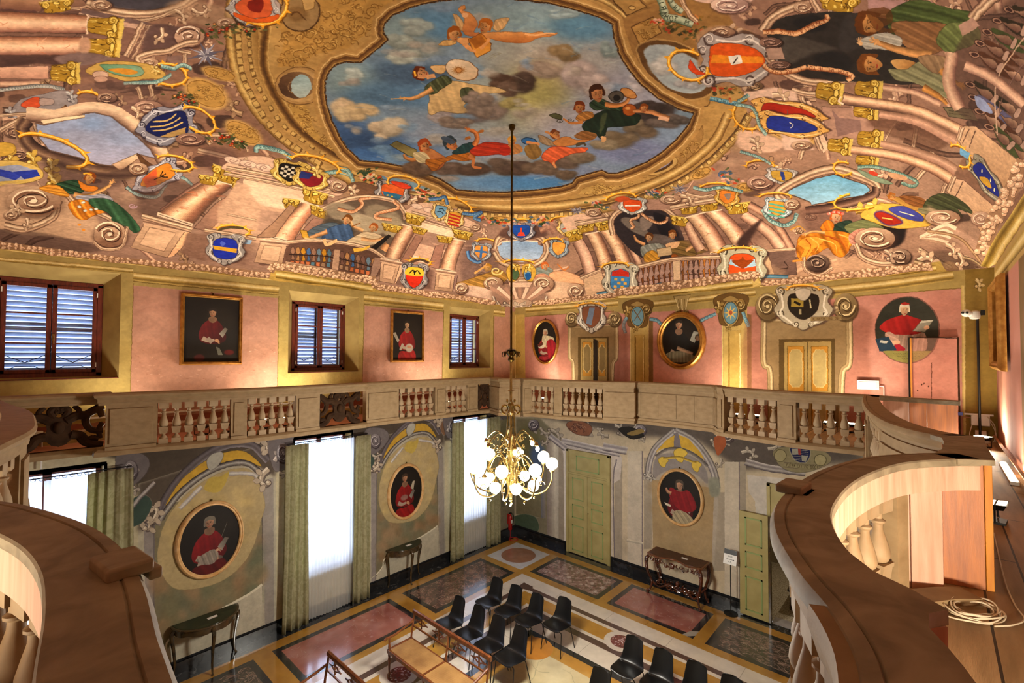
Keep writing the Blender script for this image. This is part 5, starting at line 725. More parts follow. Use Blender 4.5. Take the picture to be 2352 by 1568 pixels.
def paint_left(P):
 """left wall, ground to spring line (drawn in photograph pixels, laid on the plane)"""
 B,L,E,T,Y=P.blob,P.line,P.ell,P.tube,P.poly;R=P.rs
 Y([(-300,500),(1300,500),(1300,930),(-300,1110)],PINK,st=40)
 for i in range(90):x,y=R.uniform(-50,1150),R.uniform(640,880);E(x,y,R.uniform(15,50),R.uniform(5,20),R.choice(('c4947e','a07060','bc8a78','a87a68')),f=8,a=.3)
 for i in range(120):x,y=R.choice((R.uniform(306,640),R.uniform(836,1019))),R.uniform(800,890);L([(x,y),(x+R.uniform(3,9),y+R.uniform(-2,3))],1.5,R.choice(('e0b8a4','94604c')),w2=.5,a=.6)
 OC=('8c7038','d8bc74','f0dca0','b8984c','7c6430','c8ac60')
 # ochre window surrounds and cornice
 Y([(-60,560),(1160,695),(1160,728),(836,701),(836,690),(638,684),(306,655),(-60,620)],OCH,st=20)
 Y([(-60,600),(306,640),(297,1000),(-60,1060)],OCH);Y([(638,660),(838,690),(830,960),(636,985)],OCH);Y([(1018,690),(1136,715),(1132,930),(1014,945)],OCH)
 for a,b in(((306,650),(297,1000)),((640,680),(636,985)),((836,700),(830,960)),((1019,712),(1014,945)),((1134,724),(1132,930))):P.line([a,b],1.6,'6c5428',a=.8)
 T([(306,634),(470,650),(640,666)],20,OC);T([(836,684),(930,694),(1019,704)],18,OC);T([(1134,716),(1160,719)],12,OC);T([(-40,592),(306,622)],12,OC)
 L([(306,646),(640,677)],2,'7c6430');L([(836,698),(1019,714)],2,'7c6430')
 P.line([(1173,720),(1173,880)],3,'d8bc74');Y([(1175,715),(1200,715),(1200,890),(1175,890)],'b8985c')
 # ------- below the gallery
 P.line([(-100,1003),(1190,893)],13,'8c5240');P.line([(-100,1014),(1190,900)],5,'d8c8b4')
 Y([(-300,1092),(0,1047),(600,984),(1150,924),(1300,908),(1300,1290),(-300,1900)],'beb292',st=40)
 for i in range(160):x=R.uniform(100,1180);y=R.uniform(1000,1550-.33*x);E(x,y,R.uniform(10,40),R.uniform(10,60),R.choice(('b8b098','989078','b4a888','a49c80')),f=8,a=.3)
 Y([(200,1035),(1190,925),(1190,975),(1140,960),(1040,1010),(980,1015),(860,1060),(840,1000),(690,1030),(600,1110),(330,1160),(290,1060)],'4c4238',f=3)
 # bay between the first two windows
 def bay(q,seed):
  H=lambda a,b:(q[0][0]+(q[1][0]-q[0][0])*a+((q[3][0]-q[0][0])*(1-a)+(q[2][0]-q[1][0])*a)*b,q[0][1]+(q[1][1]-q[0][1])*a+((q[3][1]-q[0][1])*(1-a)+(q[2][1]-q[1][1])*a)*b)
  M=lambda pts:[H(*p)for p in pts];w=abs(q[1][0]-q[0][0])
  Y(M([(0,0),(1,0),(1,1),(0,1)]),'aca490',st=20)
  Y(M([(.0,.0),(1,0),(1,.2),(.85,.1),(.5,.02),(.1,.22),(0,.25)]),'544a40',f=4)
  Y(M([(.04,.2),(.12,.2),(.12,1),(.06,1)]),'8c8480');Y(M([(.9,.2),(.985,.2),(.985,1),(.92,1)]),'908880');L(M([(.115,.2),(.115,.98)]),w*.014,'6c6464');L(M([(.9,.16),(.9,.8)]),w*.014,'5c5454')
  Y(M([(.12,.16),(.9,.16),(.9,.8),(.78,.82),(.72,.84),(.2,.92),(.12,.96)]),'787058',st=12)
  for i in range(90):
   a,b=R.uniform(.14,.88),R.uniform(.5,.9-.1*R.random());p=H(a,b);r=w*R.uniform(.03,.08);E(p[0],p[1],r,r*1.2,R.choice(('8a6c4c','6c6c50','947454','5c6450','a08464','7c7458')),f=w*.02,a=.5)
  B(M([(.14,.4),(.2,.24),(.36,.13),(.6,.08),(.82,.12),(.92,.3),(.9,.4),(.8,.58),(.6,.66),(.3,.62),(.18,.52)]),'aa976e',ol='8c7c58')
  for i in range(30):p=H(R.uniform(.2,.85),R.uniform(.14,.55));E(p[0],p[1],w*.05,w*.04,R.choice(('c4ac70','ac945c')),f=w*.02,a=.35)
  T(M([(.13,.24),(.2,.12),(.36,.01),(.6,-.055),(.82,-.02),(.95,.1)]),w*.06,('3c3434','6c6468','544c4c','847c80'))
  B(M([(.2,.16),(.3,.06),(.46,0),(.62,-.02),(.78,.01),(.9,.12),(.75,.05),(.55,.04),(.38,.08)]),'c09838',ol='4c3c24',drape=(0,20,.06))
  T(M([(.16,.22),(.3,.12),(.48,.06),(.66,.05),(.8,.08),(.92,.18)]),w*.045,('342c2c','a8a49c','4c4440'));T(M([(.3,.2),(.46,.12)]),w*.03,('a49c98','ccc8c0','8c8480'));T(M([(.66,.1),(.82,.14),(.87,.17)]),w*.03,('a49c98','ccc8c0','8c8480'))
  B(M([(.48,.14),(.52,.09),(.6,.1),(.66,.09),(.64,.14),(.58,.18)]),'b49c4c');B(M([(.5,.0),(.53,-.03),(.6,-.03),(.62,0),(.58,.04),(.52,.05)]),'a8a498',ol='4c4440')
  Y(M([(.12,.96),(.2,.92),(.26,.86),(.78,.78),(.9,.76),(.9,.98),(.12,1.06)]),'b4ac98');L(M([(.12,.95),(.2,.91),(.26,.85),(.76,.79),(.9,.76)]),w*.015,'d4ccb4')
  for(a,b,rt,cv)in((-.02,.16,10,1),(.06,.22,-30,-1),(1.0,.05,200,1),(.96,.14,140,-1),(.03,.1,60,1),(1.05,0,170,-1)):p=H(a,b);P.acan(p[0],p[1],w*.26,rt,w=w*.04,c=('b0a08c','4c403c','d8ccb8'),curl=cv)
  B(M([(-.1,.1),(.02,.06),(.1,.12),(.04,.2),(-.06,.2)]),'3c4c44',ol='8c7c6c');B(M([(.95,.04),(1.06,-.02),(1.1,.04),(1.0,.12)]),'7c5c44',ol='a4948c');T(M([(-.14,.16),(0,.08),(.12,.02)]),w*.03,('8c8484','c0b8b0','5c5454'))
  T(M([(.0,.97),(.1,.95)]),w*.012,('8c8474','d0c8b0'))
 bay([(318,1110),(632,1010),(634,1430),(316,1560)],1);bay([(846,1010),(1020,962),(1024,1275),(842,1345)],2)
 # carved brackets beside the windows
 for(x,y,s)in((300,1090,1.1),(650,1050,1.1),(862,1020,.8),(1040,985,.7),(1150,975,.5),(1175,1000,.5)):
  B([(x-30*s,y-40*s),(x+20*s,y-46*s),(x+40*s,y-20*s),(x+10*s,y+20*s),(x-20*s,y+26*s)],'6c6464',ol='3c3434',f=1);P.acan(x-20*s,y+10*s,60*s,-60,w=9*s,c=('a49890','4c4444','d0c4bc'));P.vol(x,y-10*s,14*s,20*s,30,c=('948c8c','5c5458','c4bcbc','342c30'));P.acan(x-10*s,y+30*s,40*s,30,w=7*s,c=('a4988c','4c4440','d0c4b0'),curl=-1)
 Y([(1140,965),(1190,960),(1190,1240),(1140,1225)],'8c8468',g=(1140,1000,1190,1000,'7c7460'));P.line([(1143,980),(1141,1215)],3,'a49c80');E(1180,1010,40,50,'6c6848',f=8,a=.7);Y([(1150,1080),(1172,1080),(1172,1160),(1150,1165)],'6c6854',ol='9c947c')
 P.weather(P.w/2200,.035,77)
 # black marble skirting
 Y([(-400,1838),(1200,1198),(1200,1260),(-400,1990)],'1c1c1e',st=30)
def doorcase(P,x0,x1,yt,yb,cx,dark=False):
 """illusionistic door painted on the upper far wall"""
 Y,T,L,E,B=P.poly,P.tube,P.line,P.ell,P.blob;w=x1-x0;ST=('5c4830','b09870','d4c098','8c7450','a89068','6c5838')
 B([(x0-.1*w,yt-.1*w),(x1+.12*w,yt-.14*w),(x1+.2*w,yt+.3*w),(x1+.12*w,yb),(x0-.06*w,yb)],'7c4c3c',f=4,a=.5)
 Y([(x0,yt),(x1,yt-.03*w),(x1,yt+(yb-yt)*.42),(x1-.09*w,yt+(yb-yt)*.52),(x1-.09*w,yb+10),(x0+.09*w,yb+10),(x0+.09*w,yt+(yb-yt)*.5),(x0,yt+(yb-yt)*.4)],'8c7450',g=(x0,yt,x1,yb,'7c6444'))
 T([(x0+.02*w,yt),(x0+.02*w,yt+(yb-yt)*.4),(x0+.09*w,yt+(yb-yt)*.5),(x0+.1*w,yb+8)],.07*w,ST);T([(x1-.02*w,yt),(x1-.02*w,yt+(yb-yt)*.4),(x1-.1*w,yt+(yb-yt)*.52),(x1-.11*w,yb+8)],.08*w,ST)
 T([(x0,yt+3),(x0+.3*w,yt+4)],.04*w,ST);T([(x0+.7*w,yt),(x1,yt-2)],.04*w,ST)
 dx0,dx1,dt=x0+.25*w,x1-.22*w,yt+.26*w;Y([(dx0-.06*w,dt-.03*w),(dx1+.04*w,dt-.04*w),(dx1+.04*w,yb+8),(dx0-.06*w,yb+8)],'54401f');Y([(dx0,dt),(dx1,dt-.01*w),(dx1,yb+8),(dx0,yb+8)],'9c8450')
 mid=(dx0+dx1)/2
 for i,(a,b)in enumerate(((dx0,mid-1),(mid+1,dx1))):
  if dark and i:a+=.06*w
  m=(b-a)*.14;hh=(yb-dt)
  for(u,v)in((.05,.58),(.68,1.1)):
   Y([(a+m,dt+hh*u),(b-m,dt+hh*u),(b-m,dt+hh*v),(a+m,dt+hh*v)],'b07c2c',ol='5c4418');c=(b-a)*.26;t0,t1=dt+hh*(u+.04),dt+hh*(v-.05)
   Y([(a+c+3,t0),(b-c-3,t0),(b-c-2,t0+5),(b-c+2,t0+8),(b-c+2,t1-8),(b-c-3,t1-4),(b-c-4,t1),(a+c+4,t1),(a+c+3,t1-4),(a+c-2,t1-8),(a+c-2,t0+8),(a+c+2,t0+5)],'a89460' if not dark else '7c6840',ol='d0bc84')
 if dark:Y([(mid-.01*w,dt),(mid+.08*w,dt+4),(mid+.08*w,yb+8),(mid-.01*w,yb+8)],'241a10')
 else:L([(mid,dt),(mid,yb+8)],1.6,'4c3c1c')
 for e,X in((-1,x0+.06*w),(1,x1-.06*w)):P.vol(X,yt-.14*w,.13*w,.15*w,0,dr=e,c=('ac9468','5c482c','dcc898','3c2c18'),turns=1.8)
 T([(x0+.14*w,yt-.1*w),(cx-.14*w,yt-.02*w)],.09*w,ST);T([(cx+.14*w,yt-.02*w),(x1-.14*w,yt-.12*w)],.09*w,ST)
def paint_far(P):
 B,L,E,T,Y=P.blob,P.line,P.ell,P.tube,P.poly;R=P.rs;OC=('8c7038','d8bc74','f0dca0','b8984c','7c6430','c8ac60')
 PK='c08677'
 Y([(1150,500),(2352,500),(2352,1050),(1150,950)],PK,st=40)
 for i in range(120):x,y=R.uniform(1180,2220),R.uniform(660,900);E(x,y,R.uniform(15,50),R.uniform(5,24),R.choice(('d49484','bc7868','d08c7c','c07c70')),f=8,a=.3)
 Y([(1150,640),(1410,660),(1410,712),(1207,728),(1150,728)],OCH,st=20);Y([(1400,640),(1760,600),(2260,590),(2290,655),(1962,681),(1740,702),(1430,720),(1400,712)],OCH,st=20)
 T([(1207,712),(1420,696)],14,OC);L([(1207,726),(1410,714)],1.5,'7c6430');T([(1430,706),(1560,692),(1735,672)],16,OC);T([(1900,668),(2060,650),(2190,632)],22,OC);T([(1745,682),(1800,676)],12,OC);L([(1962,680),(2209,661)],2,'7c6430')
 Y([(1176,722),(1205,722),(1207,890),(1178,890)],'c8ac60');L([(1183,724),(1183,880)],3,'e8d490')
 # pilasters with painted capitals
 for(a,b,top)in((1447,1490,760),(1658,1716,750)):
  Y([(b,top-30),(b+10,top-28),(b+10,920),(b,920)],'7c5c34',f=1);Y([(a,700),(b,700),(b,960),(a,960)],'c0a460');m=(b-a)*.25;T([(a+2,740),(a+2,950)],4,('a88c4c','e8d494'));Y([(a+m,top+10),(b-m,top+8),(b-m,950),(a+m,950)],'b89850',ol='8c7034');L([(a+m+2,top+14),(a+m+2,950)],2,'7c6028');L([(b-m-2,top+14),(b-m-2,950)],2,'e8d494')
  # cartouche with crossed arrows / sun
 for(x,y,k)in((1464,724,1.0),(1678,716,1.15)):
  B([(x-34*k,y-26*k),(x,y-38*k),(x+36*k,y-30*k),(x+26*k,y+4*k),(x+18*k,y+26*k),(x-18*k,y+26*k),(x-26*k,y+4*k)],'6c5028',ol='3c2c14');P.acan(x-26*k,y-22*k,30*k,60,w=7*k,c=('a08448','4c3818','d8c080'));P.acan(x+26*k,y-22*k,30*k,120,w=7*k,c=('a08448','4c3818','d8c080'),curl=-1);P.vol(x+20*k,y-14*k,10*k,12*k,c=('b09050','5c4420','dcc484','3c2c14'))
  E(x,y+2*k,17*k,26*k,'a88c54',ol='4c3818');E(x,y+2*k,14*k,22*k,'6c94a4',ol='34484c');B([(x-16*k,y-24*k),(x,y-32*k),(x+16*k,y-24*k),(x,y-20*k)],'a48850',ol='4c3818');P.acan(x-4,y+24*k,16*k,80,w=5*k,c=('a08448','4c3818','d8c080'))
 for s in((-1),(1)):L([(1464-s*8,712),(1464+s*8,736)],1.6,'6c4818')
 for i in range(8):t=i/8*6.283;x,y=1678+16*math.cos(t),718+18*math.sin(t);Y([(1678+5*math.cos(t-.5),718+5*math.sin(t-.5)),(x,y),(1678+5*math.cos(t+.5),718+5*math.sin(t+.5))],'d8b868')
 E(1678,718,5,6,'a8583c',ol='d8b868')
 P.ribbon([(1440,728),(1432,745),(1436,765)],7,('6c9cb0','94c0cc','4c7488'));P.ribbon([(1492,732),(1510,736),(1522,750)],7,('6c9cb0','94c0cc','4c7488'));P.ribbon([(1606,738),(1625,728),(1644,720)],7,('6c9cb0','94c0cc','4c7488'));P.ribbon([(1706,716),(1712,732),(1720,750)],8,('6c9cb0','94c0cc','4c7488'))
 # shell over the middle portrait
 Y([(1546,680),(1586,676),(1580,690),(1572,712),(1562,712),(1552,690)],'b49c64',ol='5c4824')
 for i in range(5):L([(1551+i*7,686),(1560+i*3.5,712)],2,('e0cc94','7c6434')[i%2])
 P.vol(1557,717,7,6,c=('c4ac74','6c5430','e8d8a8','4c3818'));P.vol(1574,716,7,6,c=('c4ac74','6c5430','e8d8a8','4c3818'))
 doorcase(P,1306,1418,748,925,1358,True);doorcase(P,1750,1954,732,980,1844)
 P.shield(1358,726,62,60,0,'7c4c34',fr=('b8b0a4','4c4440','ece8dc'),parts=[('p','6c7c94',[(-.1,-.5),(.2,-.5),(0,.5),(-.3,.4)])]);P.crown(1356,704,30,9,0,175,368,w=3,sp=7,L=.6)
 P.shield(1845,702,104,72,0,'241c14',fr=('b0a48c','4c4030','e4dcc8'),frame=1.2,parts=[('p','a08838',[(-.4,-.35),(0,-.35),(0,.05),(-.4,.05)]),('l','181008',[(-.3,-.2),(-.1,-.05)],.08),('l','c0b48c',[(.2,-.3),(.25,.1)],.05),('l','a09470',[(-.1,.15),(-.1,.4)],.08)]);B([(1826,668),(1845,662),(1862,668),(1856,684),(1845,690),(1832,684)],'c8bca8',ol='5c5040');P.crown(1844,664,36,10,0,170,370,w=4,sp=7,L=.6)
 P.ribbon([(1862,732),(1900,731),(1934,730)],9,('85704a','85704a','85704a'),'5c4428',words='ALMASIA BOLOGNI')
 # round painted portrait of a reader in red
 fr_portrait(P,2083,757,73,75,4)
 # corner strip
 T([(2212,655),(2216,1010)],10,('a8905c','dcc480','c0a460'));Y([(2216,600),(2300,600),(2300,1040),(2218,1020)],'8a7034',st=20);P.acan(2240,640,40,40,w=8,c=('c8ac78','5c4828','e8d4a4'))
 # real-edge of the hidden door
 Y([(2088,775),(2200,776),(2203,1015),(2092,1000)],'bc7868',a=.35);L([(2139,832),(2139,1010)],1.6,'5c3428');L([(2090,775),(2198,776)],1.8,'3c2820');L([(2199,776),(2203,1012)],2.4,'54382c')
 for(x,y)in((2108,896),(2122,880),(2132,886),(2117,882)):E(x,y,1.5,2,'4c2c20')
 # --------- lower far wall
 Y([(1150,918),(1200,923),(2000,996),(2352,1032),(2352,1700),(1150,1300)],'c8b89c',st=40)
 for i in range(170):x=R.uniform(1180,1900);y=R.uniform(960,1240+(x-1200)*.3);E(x,y,R.uniform(10,40),R.uniform(10,50),R.choice(('ccbea0','b0a084','c0ae90','b4a48c')),f=8,a=.3)
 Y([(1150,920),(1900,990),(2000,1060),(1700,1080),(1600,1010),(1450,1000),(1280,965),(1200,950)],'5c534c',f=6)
 # corner bay with painted niche
 Y([(1185,960),(1240,960),(1290,1010),(1296,1240),(1190,1220)],'847c64',f=2);E(1215,1040,34,70,'6c6844',f=10,a=.8);E(1235,1050,18,34,'4c6490',f=5,a=.8);Y([(1185,1100),(1245,1110),(1248,1190),(1185,1180)],'7c7458',ol='a09880',f=1);T([(1270,1010),(1272,1240)],30,('b4ac9c','d0c8b4','a89c8c','8c8078'));T([(1247,1050),(1248,1190)],10,('8c8478','74747c'));B([(1178,1188),(1205,1180),(1232,1190),(1234,1220),(1180,1212)],'4c5c48',ol='94947c')
 # painted pilasters
 for(x,y0,y1,w)in((1293,1005,1245,20),(1420,1060,1300,18),(1488,1050,1260,18),(1652,1130,1310,28),(1706,1060,1380,14)):Y([(x-w/2,y0),(x+w/2,y0),(x+w/2,y1),(x-w/2,y1)],'8c8072',g=(x-w/2,0,x+w/2,0,'a09482'))
 for(x,y0,y1,w,yy)in((1458,1035,1320,34,1240),(1681,1060,1380,34,1290)):Y([(x-w/2,y0),(x+w/2,y0),(x+w/2,y1),(x-w/2,y1)],'c4b8a4');L([(x+w/2,y0),(x+w/2,y1)],2,'74686c');T([(x-w/2-2,yy),(x+w/2+2,yy+8)],6,('d8ccb4','a49c8c'))
 # surround of green door: white jambs and cartouche
 Y([(1286,1010),(1420,1040),(1428,1050),(1425,1100),(1408,1110),(1408,1300),(1295,1262),(1298,1060)],'c4bab0');T([(1290,1012),(1424,1042)],14,('dcd4cc','948c8c','c8c0b8','6c6468'));L([(1296,1030),(1298,1258)],4,'dcd4c8');L([(1416,1055),(1408,1108),(1412,1300)],3,'7c7478')
 for(x,y,rt,cv,s)in((1215,965,30,1,50),(1240,980,60,-1,50),(1258,1000,90,1,40),(1262,985,20,1,60),(1300,975,0,-1,60),(1330,975,10,1,60),(1400,1000,180,1,50),(1410,975,20,1,50),(1440,985,0,-1,44),(1470,990,100,-1,40),(1640,985,60,1,60),(1660,1000,20,-1,50),(1680,1010,130,1,40),(1700,1040,-20,1,60),(1760,1030,0,-1,60),(1860,1040,180,1,60),(1900,1040,150,-1,50),(1655,1050,80,1,40),(1500,1080,90,1,30),(1630,1100,90,-1,36)):
  P.acan(x,y,s,rt,w=s*.13,c=('a89c8c','5c524a','ccc0ac'),curl=cv)
 P.vol(1225,975,12,12,c=('a8a0a0','5c545c','d8d0d0','3c343c'));P.vol(1470,988,14,12,c=('a8a0a0','5c545c','d8d0d0','3c343c'));P.vol(1670,1002,16,14,c=('a8988c','5c504c','d8c8b8','3c3034'))
 B([(1300,975),(1320,965),(1350,972),(1360,985),(1350,1000),(1320,995)],'8c5c44',ol='3c2c28');P.rinceau([(1308,972),(1350,976),(1350,994),(1316,992)],12,5,c=('4c2c24','c8a080'),seed=4);B([(1420,985),(1450,980),(1480,1000),(1450,1008)],'2c2824');B([(1440,995),(1470,985),(1480,992),(1455,1000)],'8c7444')
 T([(1385,1025),(1440,1035)],18,('c0b8b0','8c8488','d0c8c0','5c5458'));T([(1262,1000),(1300,1030)],14,('c0b8b0','8c8488','d0c8c0','5c5458'))
 # gothic arch over the oval portrait
 Y([(1495,1140),(1500,1060),(1550,1000),(1600,1030),(1640,1090),(1650,1150),(1640,1300),(1500,1260)],'aca090',f=1)
 Y([(1497,1100),(1640,1120),(1634,1310),(1500,1262)],'a48c68',st=14)
 for i in range(60):p=(R.uniform(1502,1630),R.uniform(1090,1290));E(p[0],p[1],R.uniform(6,20),R.uniform(6,16),R.choice(('b09870','98805c','a88c64')),f=4,a=.4)
 AR=('5c5450','b8b0a8','7c7474','ccc4bc','6c6468')
 T([(1488,1100),(1492,1060),(1508,1025),(1550,988)],15,AR);T([(1550,988),(1590,1010),(1620,1045),(1640,1085),(1646,1120)],17,AR);Y([(1505,1038),(1530,1010),(1550,998),(1548,1026),(1520,1030)],'cca440');Y([(1558,998),(1580,1006),(1610,1040),(1618,1056),(1590,1036),(1564,1026)],'cca440')
 B([(1550,996),(1558,996),(1564,1026),(1560,1030),(1548,1028)],'7c7478');T([(1506,1048),(1530,1032),(1560,1030),(1595,1044),(1625,1070)],7,('544c48','8c847c'));B([(1506,1052),(1540,1040),(1590,1048),(1620,1075),(1625,1110),(1600,1090),(1560,1076),(1520,1086),(1500,1100)],'8c8480',f=1)
 for(x,y,k)in((1562,1044,1.2),(1523,1060,.9),(1599,1070,.9)):B([(x-12*k,y-6*k),(x-6*k,y-12*k),(x+4*k,y-12*k),(x+14*k,y-4*k),(x+8*k,y+4*k),(x+4*k,y+14*k),(x-4*k,y+12*k),(x-10*k,y+4*k)],'d4b44c',ol='7c6424')
 T([(1523,1052),(1545,1050),(1562,1050),(1585,1058),(1599,1062)],5,('7c6424','d4b44c'));P.acan(1490,1080,30,90,w=6,c=('b0a89c','5c5450','d4ccc0'));P.acan(1488,1090,26,60,w=6,c=('b0a89c','5c5450','d4ccc0'),curl=-1);B([(1628,1100),(1650,1098),(1652,1135),(1632,1138)],'8c8c7c',f=2)
 B([(1640,1005),(1660,1000),(1668,1020),(1650,1045),(1642,1030)],'a85c38');
 # right doorcase
 Y([(1716,1090),(1830,1100),(1830,1140),(1790,1120),(1765,1110),(1765,1200),(1736,1190),(1734,1150),(1720,1130)],'c8c0b4');T([(1712,1060),(1770,1075),(1850,1085)],16,('ccc4bc','7c7474','b8b0a8','544c50'));B([(1774,1040),(1800,1026),(1860,1026),(1900,1040),(1906,1062),(1850,1084),(1800,1076)],'8c8262',ol='4c4440');E(1792,1046,14,14,'a89c74',ol='5c5438');E(1884,1056,14,13,'a89c74',ol='5c5438');B([(1814,1028),(1840,1026),(1860,1034),(1858,1052),(1848,1062),(1828,1058),(1818,1044)],'20244c',ol='b8b094',ow=3);Y([(1818,1030),(1832,1030),(1834,1044),(1820,1044)],'a09c8c');Y([(1832,1030),(1838,1030),(1840,1044),(1834,1044)],'9c3c34');Y([(1840,1045),(1856,1046),(1850,1060),(1841,1058)],'a09c8c')
 for k in range(3):L([(1838,1033+k*4),(1856,1035+k*4)],1,'a09c8c');L([(1820,1047+k*4),(1838,1048+k*4)],1,'a09c8c')
 P.ribbon([(1800,1066),(1835,1070),(1880,1072)],10,('8c8262','948a68','847a5c'),'4c4028',words='F.EPACIIFO BOCI')
 P.weather(P.w/2200,.03,177)
 Y([(1150,1193),(1190,1206),(1900,1442),(1900,1520),(1150,1240)],'18181a',st=30)
def person_paint(P,x,y,s,robe='9c1c1c',skin='c89878',hair='8c8478',lap=None,asp=.8,look=-1,lace=True,dark=.6,book=True,hat=None):
 """half-length sitter; x, y the face, s the head radius, asp horizontal squash"""
 B,L,E=P.blob,P.line,P.ell;X=lambda a,b:(x+a*s*asp,y+b*s)
 B([X(-3.6,6),X(-3.0,3.4),X(-1.4,1.9),X(0,1.5),X(1.5,1.9),X(3.0,3.6),X(3.8,6.2),X(2,7.4),X(-2,7.4)],robe,f=.5,g=(*X(-3,2),*X(3.6,6),hexc(robe)*dark),drape=(80,s*1.2,.14))
 if lace:
  B([X(-2.2,7),X(-1,6.4),X(1.4,6.6),X(3,7.2),X(2.4,9),X(-2,9)],'a89888',g=(*X(-2,7),*X(2,9),'5c4c44'),drape=(85,s*.8,.2))
 if lap:B([X(-3.4,8.2),X(0,7.8),X(3.2,7.6),X(4,10),X(2,12.5),X(-3,12.5)],lap,drape=(60,s*1.6,.2))
 B([X(-.9,1),X(.9,1),X(1,1.9),X(0,2.4),X(-1,1.9)],hexc(skin)*.7)
 P.head(x,y,s*.95,0,skin,hair,hl=.8,look=look)
 if hat:B([X(-.7,-.8),X(0,-1.3),X(.7,-.9),X(.3,-.6)],hat)
 L([X(-2.6,6.2),X(-1,6.8),X(.6,6.6)],s*1.1,'9c8878',w2=s*.6);E(*X(1.2,6.7),s*.55*asp,s*.42,skin)
 for i in range(3):L([X(1.3,6.5+i*.25),X(2,6.9+i*.3)],s*.22,skin)
 if book:P.poly([X(1.8,5),X(3.4,3.4),X(4.2,3.8),X(2.8,6)],'8c8478',g=(*X(1.8,5),*X(4,4),'5c544c'))
def fr_portrait(P,x,y,rx,ry,w):
 B,L,E,Y=P.blob,P.line,P.ell,P.poly;E(x+1,y,rx+2.5,ry+2.5,'5c3c34',a=.7);E(x,y,rx,ry,'2c2c24',g=(x-rx,y,x+rx,y,'3c3c34'))
 m=lambda p:p
 B([(2020,752),(2034,736),(2060,726),(2077,722),(2098,728),(2118,736),(2118,752),(2108,768),(2060,768),(2038,764)],'c02824',g=(2030,700,2120,770,'8c1c1c'),drape=(70,22,.16))
 B([(2044,766),(2060,768),(2100,768),(2124,765),(2124,806),(2050,806)],'a88878',drape=(88,9,.25));B([(2032,766),(2046,762),(2064,780),(2056,790),(2040,784)],'b89484',drape=(30,6,.2));B([(2050,800),(2060,788),(2078,800),(2072,806),(2056,806)],'a01c2c');E(2058,785,9,5,'d8a888');Y([(2010,778),(2040,772),(2060,804),(2020,806)],'24384c');Y([(2022,780),(2040,782),(2036,788),(2020,786)],'b8b8b0')
 P.head(2077,712,12,3,'e0b48c','d8ccb4',hl=.5,look=1);B([(2068,697),(2078,693),(2089,697),(2080,700)],'a02c24');Y([(2096,760),(2116,736),(2144,734),(2124,762)],'a8a498',ol='5c5848',g=(2096,760,2140,736,'8c8878'));Y([(2112,742),(2116,736),(2144,734),(2140,738)],'ccc8b8');E(2128,752,7,5,'d0a080')
 n=40;t=np.linspace(math.asin(48/75),math.pi-math.asin(48/75),n);Y(np.stack([x+rx*np.cos(t),y+ry*np.sin(t)],-1),'8c8448')
 for j,(yy,a,b)in enumerate(((812,2050,2120),(818,2060,2112),(824,2070,2102))):
  q=a
  while q<b:L([(q,yy),(q+2.4,yy-1),(q+4,yy+1)],.9,'54502c',a=.8);q+=P.rs.choice((5,6,8))
import bpy
SC=bpy.context.scene;LINK=SC.collection.objects.link
def newmat(name,col='b0a090',rough=.6,metal=0,col2=None,nscale=6,bump=0,bscale=30,emit=None,es=0,spec=.5,stretch=(1,1,1),mixr=(.35,.65),coat=0,dist=0,sheen=0,trans=0):
 m=bpy.data.materials.new(name);m.use_nodes=True;nt=m.node_tree;b=nt.nodes['Principled BSDF'];N=nt.nodes.new;K=nt.links.new
 lin=lambda c:tuple(float(v)for v in np.where(hexc(c)<=.04045,hexc(c)/12.92,((hexc(c)+.055)/1.055)**2.4))+(1,)
 b.inputs['Base Color'].default_value=lin(col);b.inputs['Roughness'].default_value=rough;b.inputs['Metallic'].default_value=metal;b.inputs['Specular IOR Level'].default_value=spec;b.inputs['Coat Weight'].default_value=coat
 tc=N('ShaderNodeTexCoord');mp=N('ShaderNodeMapping');mp.inputs['Scale'].default_value=stretch;K(tc.outputs['Object'],mp.inputs['Vector'])
 if True:
  n=N('ShaderNodeTexNoise');n.inputs['Scale'].default_value=nscale;n.inputs['Detail'].default_value=6;n.inputs['Distortion'].default_value=dist;K(mp.outputs[0],n.inputs['Vector'])
  r=N('ShaderNodeValToRGB');r.color_ramp.elements[0].position,r.color_ramp.elements[1].position=mixr;r.color_ramp.elements[0].color=lin(col);r.color_ramp.elements[1].color=lin(col2 if col2 else np.clip(hexc(col)*.86,0,1));K(n.outputs[0],r.inputs[0]);K(r.outputs[0],b.inputs['Base Color'])
 if bump:
  n2=N('ShaderNodeTexNoise');n2.inputs['Scale'].default_value=bscale;n2.inputs['Detail'].default_value=5;K(mp.outputs[0],n2.inputs['Vector']);bp=N('ShaderNodeBump');bp.inputs['Strength'].default_value=bump;bp.inputs['Distance'].default_value=.01;K(n2.outputs[0],bp.inputs['Height']);K(bp.outputs[0],b.inputs['Normal'])
 if emit:b.inputs['Emission Color'].default_value=lin(emit);b.inputs['Emission Strength'].default_value=es
 return m
